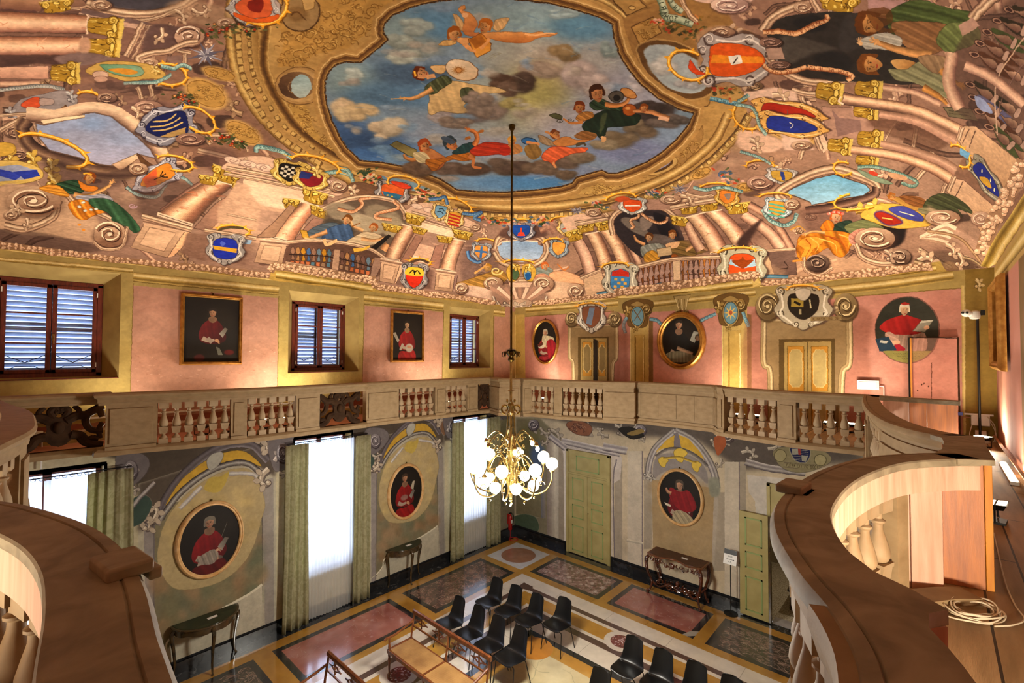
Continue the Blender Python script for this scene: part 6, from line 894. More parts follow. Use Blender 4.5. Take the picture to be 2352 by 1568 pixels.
def imgmat(name,P,rough=.85,spec=.3,bump=.15,gloss_noise=0,coat=0):
 """material whose colour is the fresco painted by this script"""
 im=bpy.data.images.new(name,P.w,P.h);a=np.ones((P.h,P.w,4),np.float32);a[...,:3]=np.clip(P.b,0,1);im.pixels.foreach_set(a[::-1].ravel());im.update();im.pack()
 m=bpy.data.materials.new(name);m.use_nodes=True;nt=m.node_tree;b=nt.nodes['Principled BSDF'];t=nt.nodes.new('ShaderNodeTexImage');t.image=im;t.extension='EXTEND'
 nt.links.new(t.outputs[0],b.inputs['Base Color']);b.inputs['Roughness'].default_value=rough;b.inputs['Specular IOR Level'].default_value=spec;b.inputs['Coat Weight'].default_value=coat;b.inputs['Coat Roughness'].default_value=.09
 if bump:
  tc=nt.nodes.new('ShaderNodeTexCoord');n=nt.nodes.new('ShaderNodeTexNoise');n.inputs['Scale'].default_value=3.5;n.inputs['Detail'].default_value=7;nt.links.new(tc.outputs['Object'],n.inputs['Vector'])
  bp=nt.nodes.new('ShaderNodeBump');bp.inputs['Strength'].default_value=bump;bp.inputs['Distance'].default_value=.06;nt.links.new(n.outputs[0],bp.inputs['Height']);nt.links.new(bp.outputs[0],b.inputs['Normal'])
 if gloss_noise:
  tc=nt.nodes.new('ShaderNodeTexCoord');n=nt.nodes.new('ShaderNodeTexNoise');n.inputs['Scale'].default_value=4;n.inputs['Detail'].default_value=8;nt.links.new(tc.outputs['Object'],n.inputs['Vector'])
  mr=nt.nodes.new('ShaderNodeMapRange');mr.inputs['To Min'].default_value=rough-gloss_noise;mr.inputs['To Max'].default_value=rough+gloss_noise;nt.links.new(n.outputs[0],mr.inputs[0]);nt.links.new(mr.outputs[0],b.inputs['Roughness'])
 P.b=None
 return m
class G:
 def __init__(s):s.v,s.f=[],[]
 def add(s,v,f):
  k=len(s.v);s.v+=[tuple(map(float,p))for p in v];s.f+=[tuple(i+k for i in q)for q in f];return s
 def box(s,c,d,rz=0,taper=1):
  cx,cy,cz=c;a,b,h=d[0]/2,d[1]/2,d[2]/2;q,r=math.cos(rz),math.sin(rz);v=[]
  for z,t in((-h,taper),(h,1)):
   for x,y in((-a,-b),(a,-b),(a,b),(-a,b)):x*=t;y*=t;v.append((cx+x*q-y*r,cy+x*r+y*q,cz+z))
  return s.add(v,[(3,2,1,0),(4,5,6,7),(0,1,5,4),(1,2,6,5),(2,3,7,6),(3,0,4,7)])
 def tube(s,p,r,n=8,r2=None,closed=False,flat=1):
  p=np.asarray(p,float);m=len(p);rr=r if hasattr(r,'__len__')else np.linspace(r,r if r2 is None else r2,m);d=np.gradient(p,axis=0)
  if closed:d=np.roll(p,-1,0)-np.roll(p,1,0)
  d/=np.maximum(np.linalg.norm(d,axis=1),1e-9)[:,None];up=np.array([0,0,1.])if abs(d[0][2])<.9 else np.array([1.,0,0]);v=[];u=np.cross(d[0],up)
  for i in range(m):
   u=u-d[i]*(u@d[i]);u/=max(np.linalg.norm(u),1e-9);w=np.cross(d[i],u)
   for k in range(n):t=k/n*6.28318;v.append(p[i]+rr[i]*(math.cos(t)*u+math.sin(t)*w*flat))
  f=[(i*n+k,i*n+(k+1)%n,((i+1)%m)*n+(k+1)%n,((i+1)%m)*n+k)for i in range(m if closed else m-1)for k in range(n)]
  if not closed:f+=[tuple(range(n))[::-1],tuple((m-1)*n+k for k in range(n))]
  return s.add(v,f)
 def lathe(s,prof,c=(0,0,0),n=16,cap=True):
  m=len(prof);v=[(c[0]+r*math.cos(k/n*6.28318),c[1]+r*math.sin(k/n*6.28318),c[2]+z)for r,z in prof for k in range(n)]
  f=[(i*n+k,i*n+(k+1)%n,(i+1)*n+(k+1)%n,(i+1)*n+k)for i in range(m-1)for k in range(n)]
  if cap:f+=[tuple(range(n))[::-1],tuple((m-1)*n+k for k in range(n))]
  return s.add(v,f)
 def ball(s,c,r,n=14,sz=1):
  return s.lathe([(max(r*math.sin(t),1e-4),-r*sz*math.cos(t))for t in np.linspace(0,math.pi,n//2+2)],c,n)
 def sweep(s,path,prof,closed=False,caps=True):
  """profile of (offset to the right of travel, z) carried along a plan path"""
  p=np.asarray(path,float)[:,:2];m,n=len(p),len(prof)
  if closed:d1=p-np.roll(p,1,0);d2=np.roll(p,-1,0)-p
  else:e=np.diff(p,axis=0);d1=np.vstack([e[:1],e]);d2=np.vstack([e,e[-1:]])
  d1/=np.hypot(*d1.T)[:,None];d2/=np.hypot(*d2.T)[:,None];n1=np.stack([d1[:,1],-d1[:,0]],-1);n2=np.stack([d2[:,1],-d2[:,0]],-1);k=n1+n2;k/=np.maximum((k*k).sum(1),.5)[:,None];k*=2
  v=[(p[i][0]+k[i][0]*o,p[i][1]+k[i][1]*o,z)for i in range(m)for o,z in prof]
  f=[(i*n+j,i*n+(j+1)%n,((i+1)%m)*n+(j+1)%n,((i+1)%m)*n+j)for i in range(m if closed else m-1)for j in range(n)]
  if caps and not closed:f+=[tuple(range(n))[::-1],tuple((m-1)*n+j for j in range(n))]
  return s.add(v,f)
 def prism(s,pts,z0,z1):
  n=len(pts);v=[(x,y,z0)for x,y in pts]+[(x,y,z1)for x,y in pts]
  return s.add(v,[tuple(range(n))[::-1],tuple(range(n,2*n))]+[(i,(i+1)%n,n+(i+1)%n,n+i)for i in range(n)])
 def slab(s,pts3,thick):
  """an outline in space given its thickness vector"""
  n=len(pts3);t=np.asarray(thick,float);v=[np.asarray(p,float)for p in pts3]+[np.asarray(p,float)+t for p in pts3]
  return s.add(v,[tuple(range(n))[::-1],tuple(range(n,2*n))]+[(i,(i+1)%n,n+(i+1)%n,n+i)for i in range(n)])
 def xf(s,rz=0,loc=(0,0,0),sc=1):
  q,r=math.cos(rz),math.sin(rz);s.v=[(loc[0]+sc*(x*q-y*r),loc[1]+sc*(x*r+y*q),loc[2]+sc*z)for x,y,z in s.v];return s
 def build(s,name,m,parent=None,ang=40,bevel=0,sub=0,solid=0):
  me=bpy.data.meshes.new(name);me.from_pydata(s.v,[],s.f);me.update();me.materials.append(m)
  me.polygons.foreach_set('use_smooth',[True]*len(me.polygons));me.set_sharp_from_angle(angle=math.radians(ang))
  o=bpy.data.objects.new(name,me);LINK(o)
  if parent is not None:o.parent=parent
  if solid:md=o.modifiers.new('s','SOLIDIFY');md.thickness=solid;md.offset=0
  if bevel:md=o.modifiers.new('b','BEVEL');md.width=bevel;md.segments=2;md.limit_method='ANGLE'
  if sub:md=o.modifiers.new('u','SUBSURF');md.levels=md.render_levels=sub
  return o
def thing(name,label,cat,loc=(0,0,0),rz=0,group=None):
 o=bpy.data.objects.new(name,None);LINK(o);o.location=loc;o.rotation_euler=(0,0,rz);o['label']=label;o['category']=cat;o.empty_display_size=.1
 if group:o['group']=group
 return o
def tag(o,label,cat,group=None,kind=None):
 o['label']=label;o['category']=cat
 if group:o['group']=group
 if kind:o['kind']=kind
 return o
def struct(o,label=None,cat=None):
 o['kind']='structure'
 if label:o['label']=label;o['category']=cat
 return o
def dup(root,label,loc=None,rz=None):
 r=root.copy();LINK(r)
 if loc is not None:r.location=loc
 if rz is not None:r.rotation_euler=(0,0,rz)
 r['label']=label
 for ch in list(root.children):
  c=ch.copy();LINK(c);c.parent=r
  for g in list(ch.children):d=g.copy();LINK(d);d.parent=c
 return r
def uvmesh(name,quads,m,thick=None,parent=None):
 """flat faces with given uv corners: quads = [(4 points, 4 uvs)]"""
 v,f,uv=[],[],[]
 for P4,U4 in quads:k=len(v);v+=[tuple(map(float,p))for p in P4];f.append(tuple(range(k,k+len(P4))));uv+=U4
 me=bpy.data.meshes.new(name);me.from_pydata(v,[],f);me.update();l=me.uv_layers.new(name='UVMap');l.data.foreach_set('uv',np.array(uv,np.float32).ravel());me.materials.append(m)
 o=bpy.data.objects.new(name,me);LINK(o)
 if parent is not None:o.parent=parent
 return o
class Canvas(Paint):
 def __init__(s,w,h,base='1c1612',W=400,noise=.1):k=w/W;super().__init__(w,h,lambda p:np.asarray(p,float)*k,base,noise)
FZ=EYE-1.38
RZ=EYE-.57
M={}
def mats():
 M['stone']=newmat('sandstone','947c5a',.75,col2='7e6646',nscale=9,bump=.12,bscale=40,stretch=(1,1,1.6),mixr=(.3,.75))
 M['rail']=newmat('rail_wood','988c74',.72,col2='786c58',nscale=7,bump=.2,bscale=26,dist=1)
 M['baluster']=newmat('turned_stone','a08a6c',.7,col2='8c7252',nscale=6,bump=.1)
 M['darkwood']=newmat('dark_carved_wood','3e2a1a',.85,col2='2c1c10',nscale=9,bump=.1,spec=.15)
 M['pinkwood']=newmat('pink_painted_boards','d8b09a',.65,col2='c49880',nscale=4,stretch=(6,6,.6),bump=.1)
 M['orangewood']=newmat('orange_boards','c07c50',.5,col2='a46c50',nscale=5,stretch=(7,7,.6),bump=.08)
 M['yellowwood']=newmat('yellow_board','cf8c34',.5,col2='c07830',nscale=6,stretch=(5,5,.6))
 M['ochre']=newmat('ochre_plaster','aa9258',.85,col2='967e4a',nscale=4,bump=.1)
 M['pink']=newmat('pink_plaster','c08674',.85,col2='a87060',nscale=3,bump=.1)
 M['mahogany']=newmat('mahogany_paint','6e2c1c',.4,col2='4c1c12',nscale=8,stretch=(5,5,1))
 M['shutter']=newmat('grey_louvre','b4bccc',.6,col2='98a4b8',nscale=10)
 M['gold']=newmat('gilt','c8964a',.35,.75,col2='a87434',nscale=14,bump=.15,bscale=40)
 M['giltwood']=newmat('pale_gilt_wood','e0bc88',.5,.1,col2='cc9c60',nscale=10,bump=.1)
 M['brass']=newmat('chandelier_brass','c2a86c',.3,1,col2='94804c',nscale=12)
 M['darkbrass']=newmat('dark_brass','6a5428',.4,1,col2='3c3018',nscale=9)
 M['black']=newmat('black_metal','141414',.45,.3)
 M['shell']=newmat('black_plastic','0b0b0c',.36,col2='09090a',nscale=20,spec=.5)
 M['walnut']=newmat('walnut','7a4422',.3,col2='52280f',nscale=7,stretch=(3,3,1),bump=.06,coat=.3)
 M['redwood']=newmat('carved_walnut','5c2c16',.22,col2='34160a',nscale=8,coat=.5)
 M['olivewood']=newmat('dark_table_wood','4e3a20',.25,col2='2c2416',nscale=8,coat=.5)
 M['greentop']=newmat('green_marble_top','2e3826',.2,col2='1c2418',nscale=12)
 M['leather']=newmat('dark_red_top','4a1c12',.3,col2='381410',nscale=8)
 M['white']=newmat('white_plastic','e4e2dc',.45,col2='d8d6d0')
 M['paper']=newmat('paper_card','ece8e0',.8,col2='e4e0d8')
 M['greendoor']=newmat('green_door_paint','ac9e66',.55,col2='9e9058',nscale=4,bump=.04)
 M['greenline']=newmat('green_panel_line','8ea062',.55,col2='889a60',nscale=5)
 M['marbleblack']=newmat('black_marble','1a1a1c',.25,col2='30302e',nscale=5,mixr=(.5,.75))
 M['red']=newmat('red_enamel','b01c18',.35,col2='981814')
 M['cable']=newmat('cable_white','d8ccb4',.5,col2='ccc0a8')
 M['blue']=newmat('blue_plastic','2040c0',.4)
 M['copper']=newmat('conduit','b4805c',.5)
 M['terr']=newmat('terrazzo','8c7c60',.4,col2='c8bca4',nscale=60,mixr=(.45,.55))
 M['roomwall']=newmat('next_room_wall','8c7c5c',.9)
 # cane seat weave
 m=newmat('cane_weave','b48a50',.6,col2='8c6434',nscale=3);nt=m.node_tree;b=nt.nodes['Principled BSDF'];tc=nt.nodes['Texture Coordinate']
 w1=nt.nodes.new('ShaderNodeTexWave');w1.inputs['Scale'].default_value=22;w2=nt.nodes.new('ShaderNodeTexWave');w2.bands_direction='Y';w2.inputs['Scale'].default_value=22
 mx=nt.nodes.new('ShaderNodeMath');mx.operation='MULTIPLY';rr=nt.nodes.new('ShaderNodeMixRGB');rr.blend_type='MULTIPLY';rr.inputs[0].default_value=.75
 for w in(w1,w2):nt.links.new(tc.outputs['Object'],w.inputs[0])
 nt.links.new(w1.outputs['Fac'],mx.inputs[0]);nt.links.new(w2.outputs['Fac'],mx.inputs[1]);cr=nt.nodes.new('ShaderNodeValToRGB');cr.color_ramp.elements[0].color=(.35,.25,.15,1);cr.color_ramp.elements[1].position=.35;nt.links.new(mx.outputs[0],cr.inputs[0])
 old=b.inputs['Base Color'].links[0].from_socket;nt.links.new(old,rr.inputs[1]);nt.links.new(cr.outputs[0],rr.inputs[2]);nt.links.new(rr.outputs[0],b.inputs['Base Color']);M['cane']=m
 # wooden gallery planks
 m=newmat('gallery_planks','a88c66',.6,col2='846c4a',nscale=2.2,stretch=(6,.7,1),bump=.2);nt=m.node_tree;b=nt.nodes['Principled BSDF'];tc=nt.nodes['Texture Coordinate']
 mp=nt.nodes.new('ShaderNodeMapping');mp.inputs['Rotation'].default_value=(0,0,math.pi/2);bk=nt.nodes.new('ShaderNodeTexBrick');bk.inputs['Scale'].default_value=1;bk.inputs['Brick Width'].default_value=2.3;bk.inputs['Row Height'].default_value=.19;bk.inputs['Mortar Size'].default_value=.006;bk.inputs['Color1'].default_value=(1,1,1,1);bk.inputs['Color2'].default_value=(.8,.78,.75,1);bk.inputs['Mortar'].default_value=(.04,.03,.02,1)
 rr=nt.nodes.new('ShaderNodeMixRGB');rr.blend_type='MULTIPLY';rr.inputs[0].default_value=1;old=b.inputs['Base Color'].links[0].from_socket;nt.links.new(tc.outputs['Object'],mp.inputs[0]);nt.links.new(mp.outputs[0],bk.inputs[0]);nt.links.new(old,rr.inputs[1]);nt.links.new(bk.outputs[0],rr.inputs[2]);nt.links.new(rr.outputs[0],b.inputs['Base Color']);M['planks']=m
 # damask and sheer cloth
 m=newmat('green_damask','9c9670',.75,col2='b2ac88',nscale=9,mixr=(.46,.54),dist=1.5,bump=.05);M['damask']=m
 nt=m.node_tree;b=nt.nodes['Principled BSDF'];tr=nt.nodes.new('ShaderNodeBsdfTranslucent');tr.inputs[0].default_value=(.42,.42,.2,1);ms=nt.nodes.new('ShaderNodeMixShader');ms.inputs[0].default_value=.3;out=nt.nodes['Material Output'];nt.links.new(b.outputs[0],ms.inputs[1]);nt.links.new(tr.outputs[0],ms.inputs[2]);nt.links.new(ms.outputs[0],out.inputs[0])
 m=bpy.data.materials.new('sheer_voile');m.use_nodes=True;nt=m.node_tree;nt.nodes.clear();out=nt.nodes.new('ShaderNodeOutputMaterial');d=nt.nodes.new('ShaderNodeBsdfDiffuse');d.inputs[0].default_value=(.8,.78,.74,1);t=nt.nodes.new('ShaderNodeBsdfTranslucent');t.inputs[0].default_value=(.85,.87,.92,1);a=nt.nodes.new('ShaderNodeMixShader');a.inputs[0].default_value=.6;p=nt.nodes.new('ShaderNodeBsdfTransparent');p.inputs[0].default_value=(.9,.93,1,1);c=nt.nodes.new('ShaderNodeMixShader');c.inputs[0].default_value=.3
 tc=nt.nodes.new('ShaderNodeTexCoord');wv=nt.nodes.new('ShaderNodeTexNoise');wv.inputs['Scale'].default_value=3;nt.links.new(tc.outputs['Object'],wv.inputs['Vector']);mr=nt.nodes.new('ShaderNodeMapRange');mr.inputs['To Min'].default_value=.2;mr.inputs['To Max'].default_value=.4;nt.links.new(wv.outputs[0],mr.inputs[0]);nt.links.new(mr.outputs[0],c.inputs[0])
 nt.links.new(d.outputs[0],a.inputs[1]);nt.links.new(t.outputs[0],a.inputs[2]);nt.links.new(a.outputs[0],c.inputs[1]);nt.links.new(p.outputs[0],c.inputs[2]);nt.links.new(c.outputs[0],out.inputs[0]);M['sheer']=m
 m=bpy.data.materials.new('window_glass');m.use_nodes=True;nt=m.node_tree;nt.nodes.clear();out=nt.nodes.new('ShaderNodeOutputMaterial');p=nt.nodes.new('ShaderNodeBsdfTransparent');p.inputs[0].default_value=(.93,.95,1,1);g=nt.nodes.new('ShaderNodeBsdfGlossy');g.inputs['Roughness'].default_value=.03;f=nt.nodes.new('ShaderNodeFresnel');f.inputs[0].default_value=1.4;c=nt.nodes.new('ShaderNodeMixShader');nt.links.new(f.outputs[0],c.inputs[0]);nt.links.new(p.outputs[0],c.inputs[1]);nt.links.new(g.outputs[0],c.inputs[2]);nt.links.new(c.outputs[0],out.inputs[0]);M['glass']=m
 M['globe']=newmat('opal_globe','fff4dc',.4,emit='fff0c8',es=GLOBE);M['lampface']=newmat('flood_glass','fff0d0',.4,emit='ffe4b8',es=14)
GLOBE=9
def wall_grid(name,m,axis,val,lo,hi,z0,z1,holes,n):
 """a wall plane with rectangular openings, uv laid straight on it"""
 us=sorted({lo,hi,*[h[0]for h in holes],*[h[1]for h in holes]});zs=sorted({z0,z1,*[h[2]for h in holes],*[h[3]for h in holes]});q=[]
 for a,b in zip(us[:-1],us[1:]):
  for c,d in zip(zs[:-1],zs[1:]):
   mu,mz=(a+b)/2,(c+d)/2
   if any(h[0]<mu<h[1]and h[2]<mz<h[3]for h in holes):continue
   P4=[(val,u,z)if axis==0 else(u,val,z)for u,z in((a,c),(b,c),(b,d),(a,d))];U=[((u-lo)/(hi-lo),(z-z0)/(z1-z0))for u,z in((a,c),(b,c),(b,d),(a,d))]
   if n<0:P4,U=P4[::-1],U[::-1]
   q.append((P4,U))
 return uvmesh(name,q,m)
WIN=[(.56,1),(4.76,2),(9.0,3)]
def build_room(Q=1.0):
# ---- ceiling
 TW=int(3072*Q)
 yy,xx=np.mgrid[-260:920:16,-400:2760:16];hp=hit_vault(xx.ravel(),yy.ravel());gu=np.arcsin(np.clip((hp[:,0]-XC)/HA,-1,1))*2/math.pi;gv=np.arcsin(np.clip((hp[:,1]-YC)/HB,-1,1))*2/math.pi
 GU=np.stack([(gu+1)/2*TW,(1-(gv+1)/2)*TW],-1).reshape(yy.shape+(2,))
 def uvc(p):
  x=np.clip((p[:,0]+400)/16,0,xx.shape[1]-1.001);y=np.clip((p[:,1]+260)/16,0,xx.shape[0]-1.001);i,j=x.astype(int),y.astype(int);a,b=(x-i)[:,None],(y-j)[:,None]
  return GU[j,i]*(1-a)*(1-b)+GU[j,i+1]*a*(1-b)+GU[j+1,i]*(1-a)*b+GU[j+1,i+1]*a*b
 P=Paint(TW,TW,uvc,'a88672');paint_ceiling(P);mc=imgmat('ceiling_fresco',P,.9,.2,.05)
 n=128;s=np.linspace(-1,1,n+1);S,T_=np.meshgrid(s,s);X=XC+HA*np.sin(S*math.pi/2);Y=YC+HB*np.sin(T_*math.pi/2);Zv=vault(X,Y)
 me=bpy.data.meshes.new('ceiling');V=np.stack([X,Y,Zv],-1).reshape(-1,3);F=[(j*(n+1)+i,(j+1)*(n+1)+i,(j+1)*(n+1)+i+1,j*(n+1)+i+1)for j in range(n)for i in range(n)]
 me.from_pydata(V.tolist(),[],F);me.update();l=me.uv_layers.new(name='UVMap');li=np.empty(len(me.loops),int);me.loops.foreach_get('vertex_index',li);U=np.stack([(S+1)/2,(T_+1)/2],-1).reshape(-1,2);l.data.foreach_set('uv',U[li].astype(np.float32).ravel());me.materials.append(mc);me.polygons.foreach_set('use_smooth',[True]*len(F))
 o=bpy.data.objects.new('ceiling',me);LINK(o);struct(o)
 # ---- left wall
 def planeuv(axis,lo,hi,W,H):
  pl=XL if axis==0 else YB;k=1 if axis==0 else 0
  def f(p):
   q=on_plane(p[:,0],p[:,1],axis,pl);u=(q[:,k]-lo)/(hi-lo)*W;v=(1-q[:,2]/Z0)*H;return np.stack([np.clip(u,-2*W,3*W),np.clip(v,-2*H,3*H)],-1)
  return f
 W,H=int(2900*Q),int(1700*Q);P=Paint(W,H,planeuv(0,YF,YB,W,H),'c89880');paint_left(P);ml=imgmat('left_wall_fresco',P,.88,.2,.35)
 holes=[(c-.79,c+.77,5.09,6.77)for c,_ in WIN]+[(c-.62,c+.62,.95,3.72)for c,_ in WIN]
 holes=[(max(a,YF+.01),b,c,d)for a,b,c,d in holes];struct(wall_grid('wall_left',ml,0,XL,YF,YB,0,Z0,holes,1))
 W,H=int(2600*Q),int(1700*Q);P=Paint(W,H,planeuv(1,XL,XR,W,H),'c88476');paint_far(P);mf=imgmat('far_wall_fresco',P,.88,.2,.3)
 struct(wall_grid('wall_back',mf,1,YB,XL,XR,0,Z0,[(-2.58,-1.25,0,2.2)],-1));M['far']=mf
 # ---- right wall (drawn in metres: y to the right, z up)
 P=Paint(1100,640,lambda p:np.stack([(p[:,0]/100-YF)/(YB-YF)*1100,(1-p[:,1]/100/Z0)*640],-1),'c08474')
 P.fill([(-105,-10),(1090,-10),(1090,405),(-105,405)],'9c9484')
 for x0,x1,c in((1000,1090,'b87e6c'),(940,1000,'c08a76'),(700,790,'7e6440'),(690,700,'b89a60'),(560,700,'a4745c'),(300,420,'8c7040'),(-105,40,'8c7040')):P.fill([(x0,405),(x1,405),(x1,662),(x0,662)],c)
 for i in range(60):x=P.rs.uniform(0,1080);P.ell(x,P.rs.uniform(420,650),P.rs.uniform(6,20),P.rs.uniform(20,60),P.rs.choice(('d09c88','a8705c','b88070','94684c')),f=8,a=.3)
 P.fill([(-105,660),(1090,660),(1090,700),(-105,700)],'b89a5c');P.tube([(-105,676),(1090,676)],18,('7c6430','d8bc74','f0dca0','b8984c'));mr=imgmat('right_wall_fresco',P,.88,.2,.3)
 struct(wall_grid('wall_right',mr,0,XR,YF,YB,0,Z0,[],-1));struct(wall_grid('wall_front',mr,1,YF,XL,XR,0,Z0,[],1))
 # ---- marble floor, drawn in centimetres of the room
 FW,FH=int(2400*Q),int(2730*Q);P=Paint(FW,FH,lambda p:np.stack([(p[:,0]/100-XL)/(XR-XL)*FW,(1-(p[:,1]/100-YF)/(YB-YF))*FH],-1),'b8842c',.05);paint_floor(P);mfl=imgmat('marble_floor',P,.2,.5,.0,.05,1.0)
 struct(uvmesh('floor',[([(XL,YF,0),(XR,YF,0),(XR,YB,0),(XL,YB,0)],[(0,0),(1,0),(1,1),(0,1)])],mfl))
 for nm,a,b,c,d in(('baseboard_left',XL,XL+.03,YF,YB),('baseboard_back',XL+.03,-7.8,YB-.03,YB),('baseboard_back.001',-6.28,-2.66,YB-.03,YB),('baseboard_back.002',-1.17,XR,YB-.03,YB)):
  g=G()
  if nm=='baseboard_left':
   g.box(((a+b)/2,(c+d)/2,.095),(b-a,d-c,.19))
  else:g.box(((a+b)/2,(c+d)/2,.095),(b-a,d-c,.19))
  struct(g.build(nm,M['marbleblack']))
 windows();doors()
def paint_floor(P):
 R=random.Random(3);BL,OC,WH,PU='1c1e22','ac7c30','d0c4b4','4e3634'
 def rect(x0,y0,x1,y1,c,**k):P.fill([(x0,y0),(x1,y0),(x1,y1),(x0,y1)],c,st=60,**k)
 def inside(x0,y0,x1,y1):return lambda:(R.uniform(x0,x1),R.uniform(y0,y1))
 def veins(x0,y0,x1,y1,cols,n,l,w,ang=None,a=.6):
  for _ in range(n):
   x,y=R.uniform(x0,x1),R.uniform(y0,y1);t=R.uniform(0,6.28)if ang is None else ang+R.gauss(0,.35);L=R.uniform(.4,1)*l;pts=[(x,y)]
   for k in range(3):t+=R.gauss(0,.5);x,y=min(max(x+math.cos(t)*L/3,x0),x1),min(max(y+math.sin(t)*L/3,y0),y1);pts.append((x,y))
   P.line(pts,R.uniform(.4,1)*w,R.choice(cols),w2=.3,a=a)
 def blotch(x0,y0,x1,y1,cols,n,r,a=.5,f=1.5):
  for _ in range(n):
   x,y,q=R.uniform(x0,x1),R.uniform(y0,y1),R.uniform(.4,1)*r;q=min(q,x-x0+1,x1-x+1,y-y0+1,y1-y+1)
   if q>.6:P.ell(x,y,q,q*R.uniform(.5,1),R.choice(cols),rot=R.uniform(0,180),f=f,a=a)
 rect(-972,-105,72,1086,OC);blotch(-965,-100,70,1080,('bc8c34','8c6020','b8843c','a07030'),700,22,.4,4)
 for _ in range(120):x,y=R.uniform(-970,70),R.uniform(-100,1086);P.line([(x,y),(x+R.uniform(-20,20),y+R.uniform(-20,20))],.7,'7c5418',a=.5)
 # dark border against the walls
 for a in((-972,-105,-942,1086),(-972,1058,72,1086),(42,-105,72,1086),(-972,-105,72,-80)):rect(*a,'24262a');veins(*a,('5c5c5c','7c7c78','3c3c40'),260,30,2.5);blotch(*a,('8c8c88','0c0c10'),60,6,.5)
 def panel(x0,y0,x1,y1,kind):
  rect(x0,y0,x1,y1,BL);veins(x0,y0,x1,y1,('4c4e54','6c6e70','0c0d10'),90,26,2);blotch(x0,y0,x1,y1,('3a3c42','5c5e62'),20,5);b=12;i=(x0+b,y0+b,x1-b,y1-b);long_x=(x1-x0)>(y1-y0)
  if kind=='breccia':rect(*i,'8a6a62');blotch(*i,('b0948c','5c403c','6e4c4a','a48880','9c7c74','c0aca4'),420,6,.8,.6);veins(*i,('3c2826','2c1c1c'),420,12,1.2,a=.8)
  if kind=='brown':rect(*i,'6a4c42');blotch(*i,('5a3c34','8c6a5c','3a2824'),200,12,.6,2);veins(*i,('9a7c6c','2c1c18','b49884','3c2822','6c5048'),900,16,2.2,a=.7)
  if kind=='rose':rect(*i,'9c5c50');blotch(*i,('a86c60','8c4c44','b07c74','945850'),160,24,.5,5);veins(*i,('c8b0ac','b89890','7c4038'),120,16,1.2,a=.5);blotch(*i,('d0b8b4',),20,3,.5)
  if kind=='dark':rect(*i,'3a3430');veins(*i,('8c7264','6c5448','1c1816','a48c7c','2c2622'),900,34,2.6,ang=0 if long_x else 1.57,a=.75);blotch(*i,('8c6c60',),30,8,.5)
  if kind=='breccia':pass
 def sq(x,y,s):
  rect(x-s,y-s,x+s,y+s,'c8c4c0');veins(x-s,y-s,x+s,y+s,('8c8c90','9c9ca0','b0a8a8'),50,40,1.4,a=.6);P.ell(x,y,47,47,'9a6a50');blotch(x-32,y-32,x+32,y+32,('a87c64','8c5c44'),40,12,.4,3)
  P.ell(x,y,47,47,'9a6a50',a=.0)
 ks=['brown','rose','dark','brown']
 for i,y1 in enumerate((888,605,322,39)):panel(-916,y1-251,-793,y1,ks[i]if i!=0 else 'brown')
 for i,x0 in enumerate((-769,-548,-334)):panel(x0,918,x0+(199,191,195)[i],1034,('breccia','rose','dark')[i])
 for y1 in(888,605,322):panel(-107,y1-251,16,y1,'rose')
 sq(-854,971,61);sq(-50,971,61)
 P.fill([(-378,918),(-368,918),(-357,930),(-357,950),(-370,940)],'a0988c')
 # concentric bands round the middle
 X0,X1,Y0,Y1=-776,-124,30,897
 def ring(d,c,**k):rect(X0+d,Y0+d,X1-d,Y1-d,c,**k)
 ring(0,WH);blotch(X0,Y0,X1,Y1,('d0c4b8','bcb0a4','c8c0b8'),300,30,.35,5);
 ring(39,PU);ring(52,WH);ring(61,OC);blotch(X0+61,Y0+61,X1-61,Y1-61,('c8942f','a87424','d0a04c','b8782c'),260,16,.45,3);ring(99,WH);ring(108,PU);ring(124,WH);blotch(X0+124,Y0+124,X1-124,Y1-124,('d4c8bc','bcb0a4'),120,24,.35,5);ring(168,BL);ring(181,OC);blotch(X0+181,Y0+181,X1-181,Y1-181,('c8942f','a87424','d0a04c'),80,16,.45,3);ring(208,'c4b48e')
 a=(X0+208,Y0+208,X1-208,Y1-208);blotch(*a,('d4c8a4','b4a47c','a89c80','ccbc94'),160,40,.4,8);veins(*a,('8c8c70','7c8068','a09878'),160,60,1.6,a=.6)
 for(x,y)in((X0+212,Y1-208),(X1-212,Y1-208),(X0+212,Y0+208),(X1-212,Y0+208)):P.ell(x,y,34,34,'b8782c')
 for x in range(X0,X1,130):P.line([(x,Y1),(x,Y1-39)],.6,'8c8074');P.line([(x+60,Y1-61),(x+60,Y1-99)],.6,'7c5418');P.line([(x+20,Y1-124),(x+20,Y1-168)],.6,'8c8074');P.line([(x+70,Y1),(x+70,Y1+20)],.6,'6c4810')
 for y in range(Y0,Y1,130):P.line([(X0,y),(X0+39,y)],.6,'8c8074');P.line([(X0+61,y),(X0+99,y)],.6,'7c5418');P.line([(X0+124,y),(X0+168,y)],.6,'8c8074')
 for(x,y)in((-455,Y1-80),(-690,476),(-270,476),(-455,Y0+80)):
  P.ell(x,y,33,33,'ccc0b2');P.ell(x,y,20.5,20.5,'6a302c');
  for _ in range(60):t,q=R.uniform(0,6.28),19*math.sqrt(R.random());P.ell(x+q*math.cos(t),y+q*math.sin(t),2,1.3,R.choice(('b8a0a0','8c5450','d0c0c0','4c2020')),rot=R.uniform(0,180),a=.8)
 for(x,y,s)in((X0+45,Y1-39,1),(X1-45,Y1-39,-1)):P.fill([(x-12*s,y+8),(x+18*s,y+6),(x+22*s,y-14),(x-10*s,y-20)],PU)
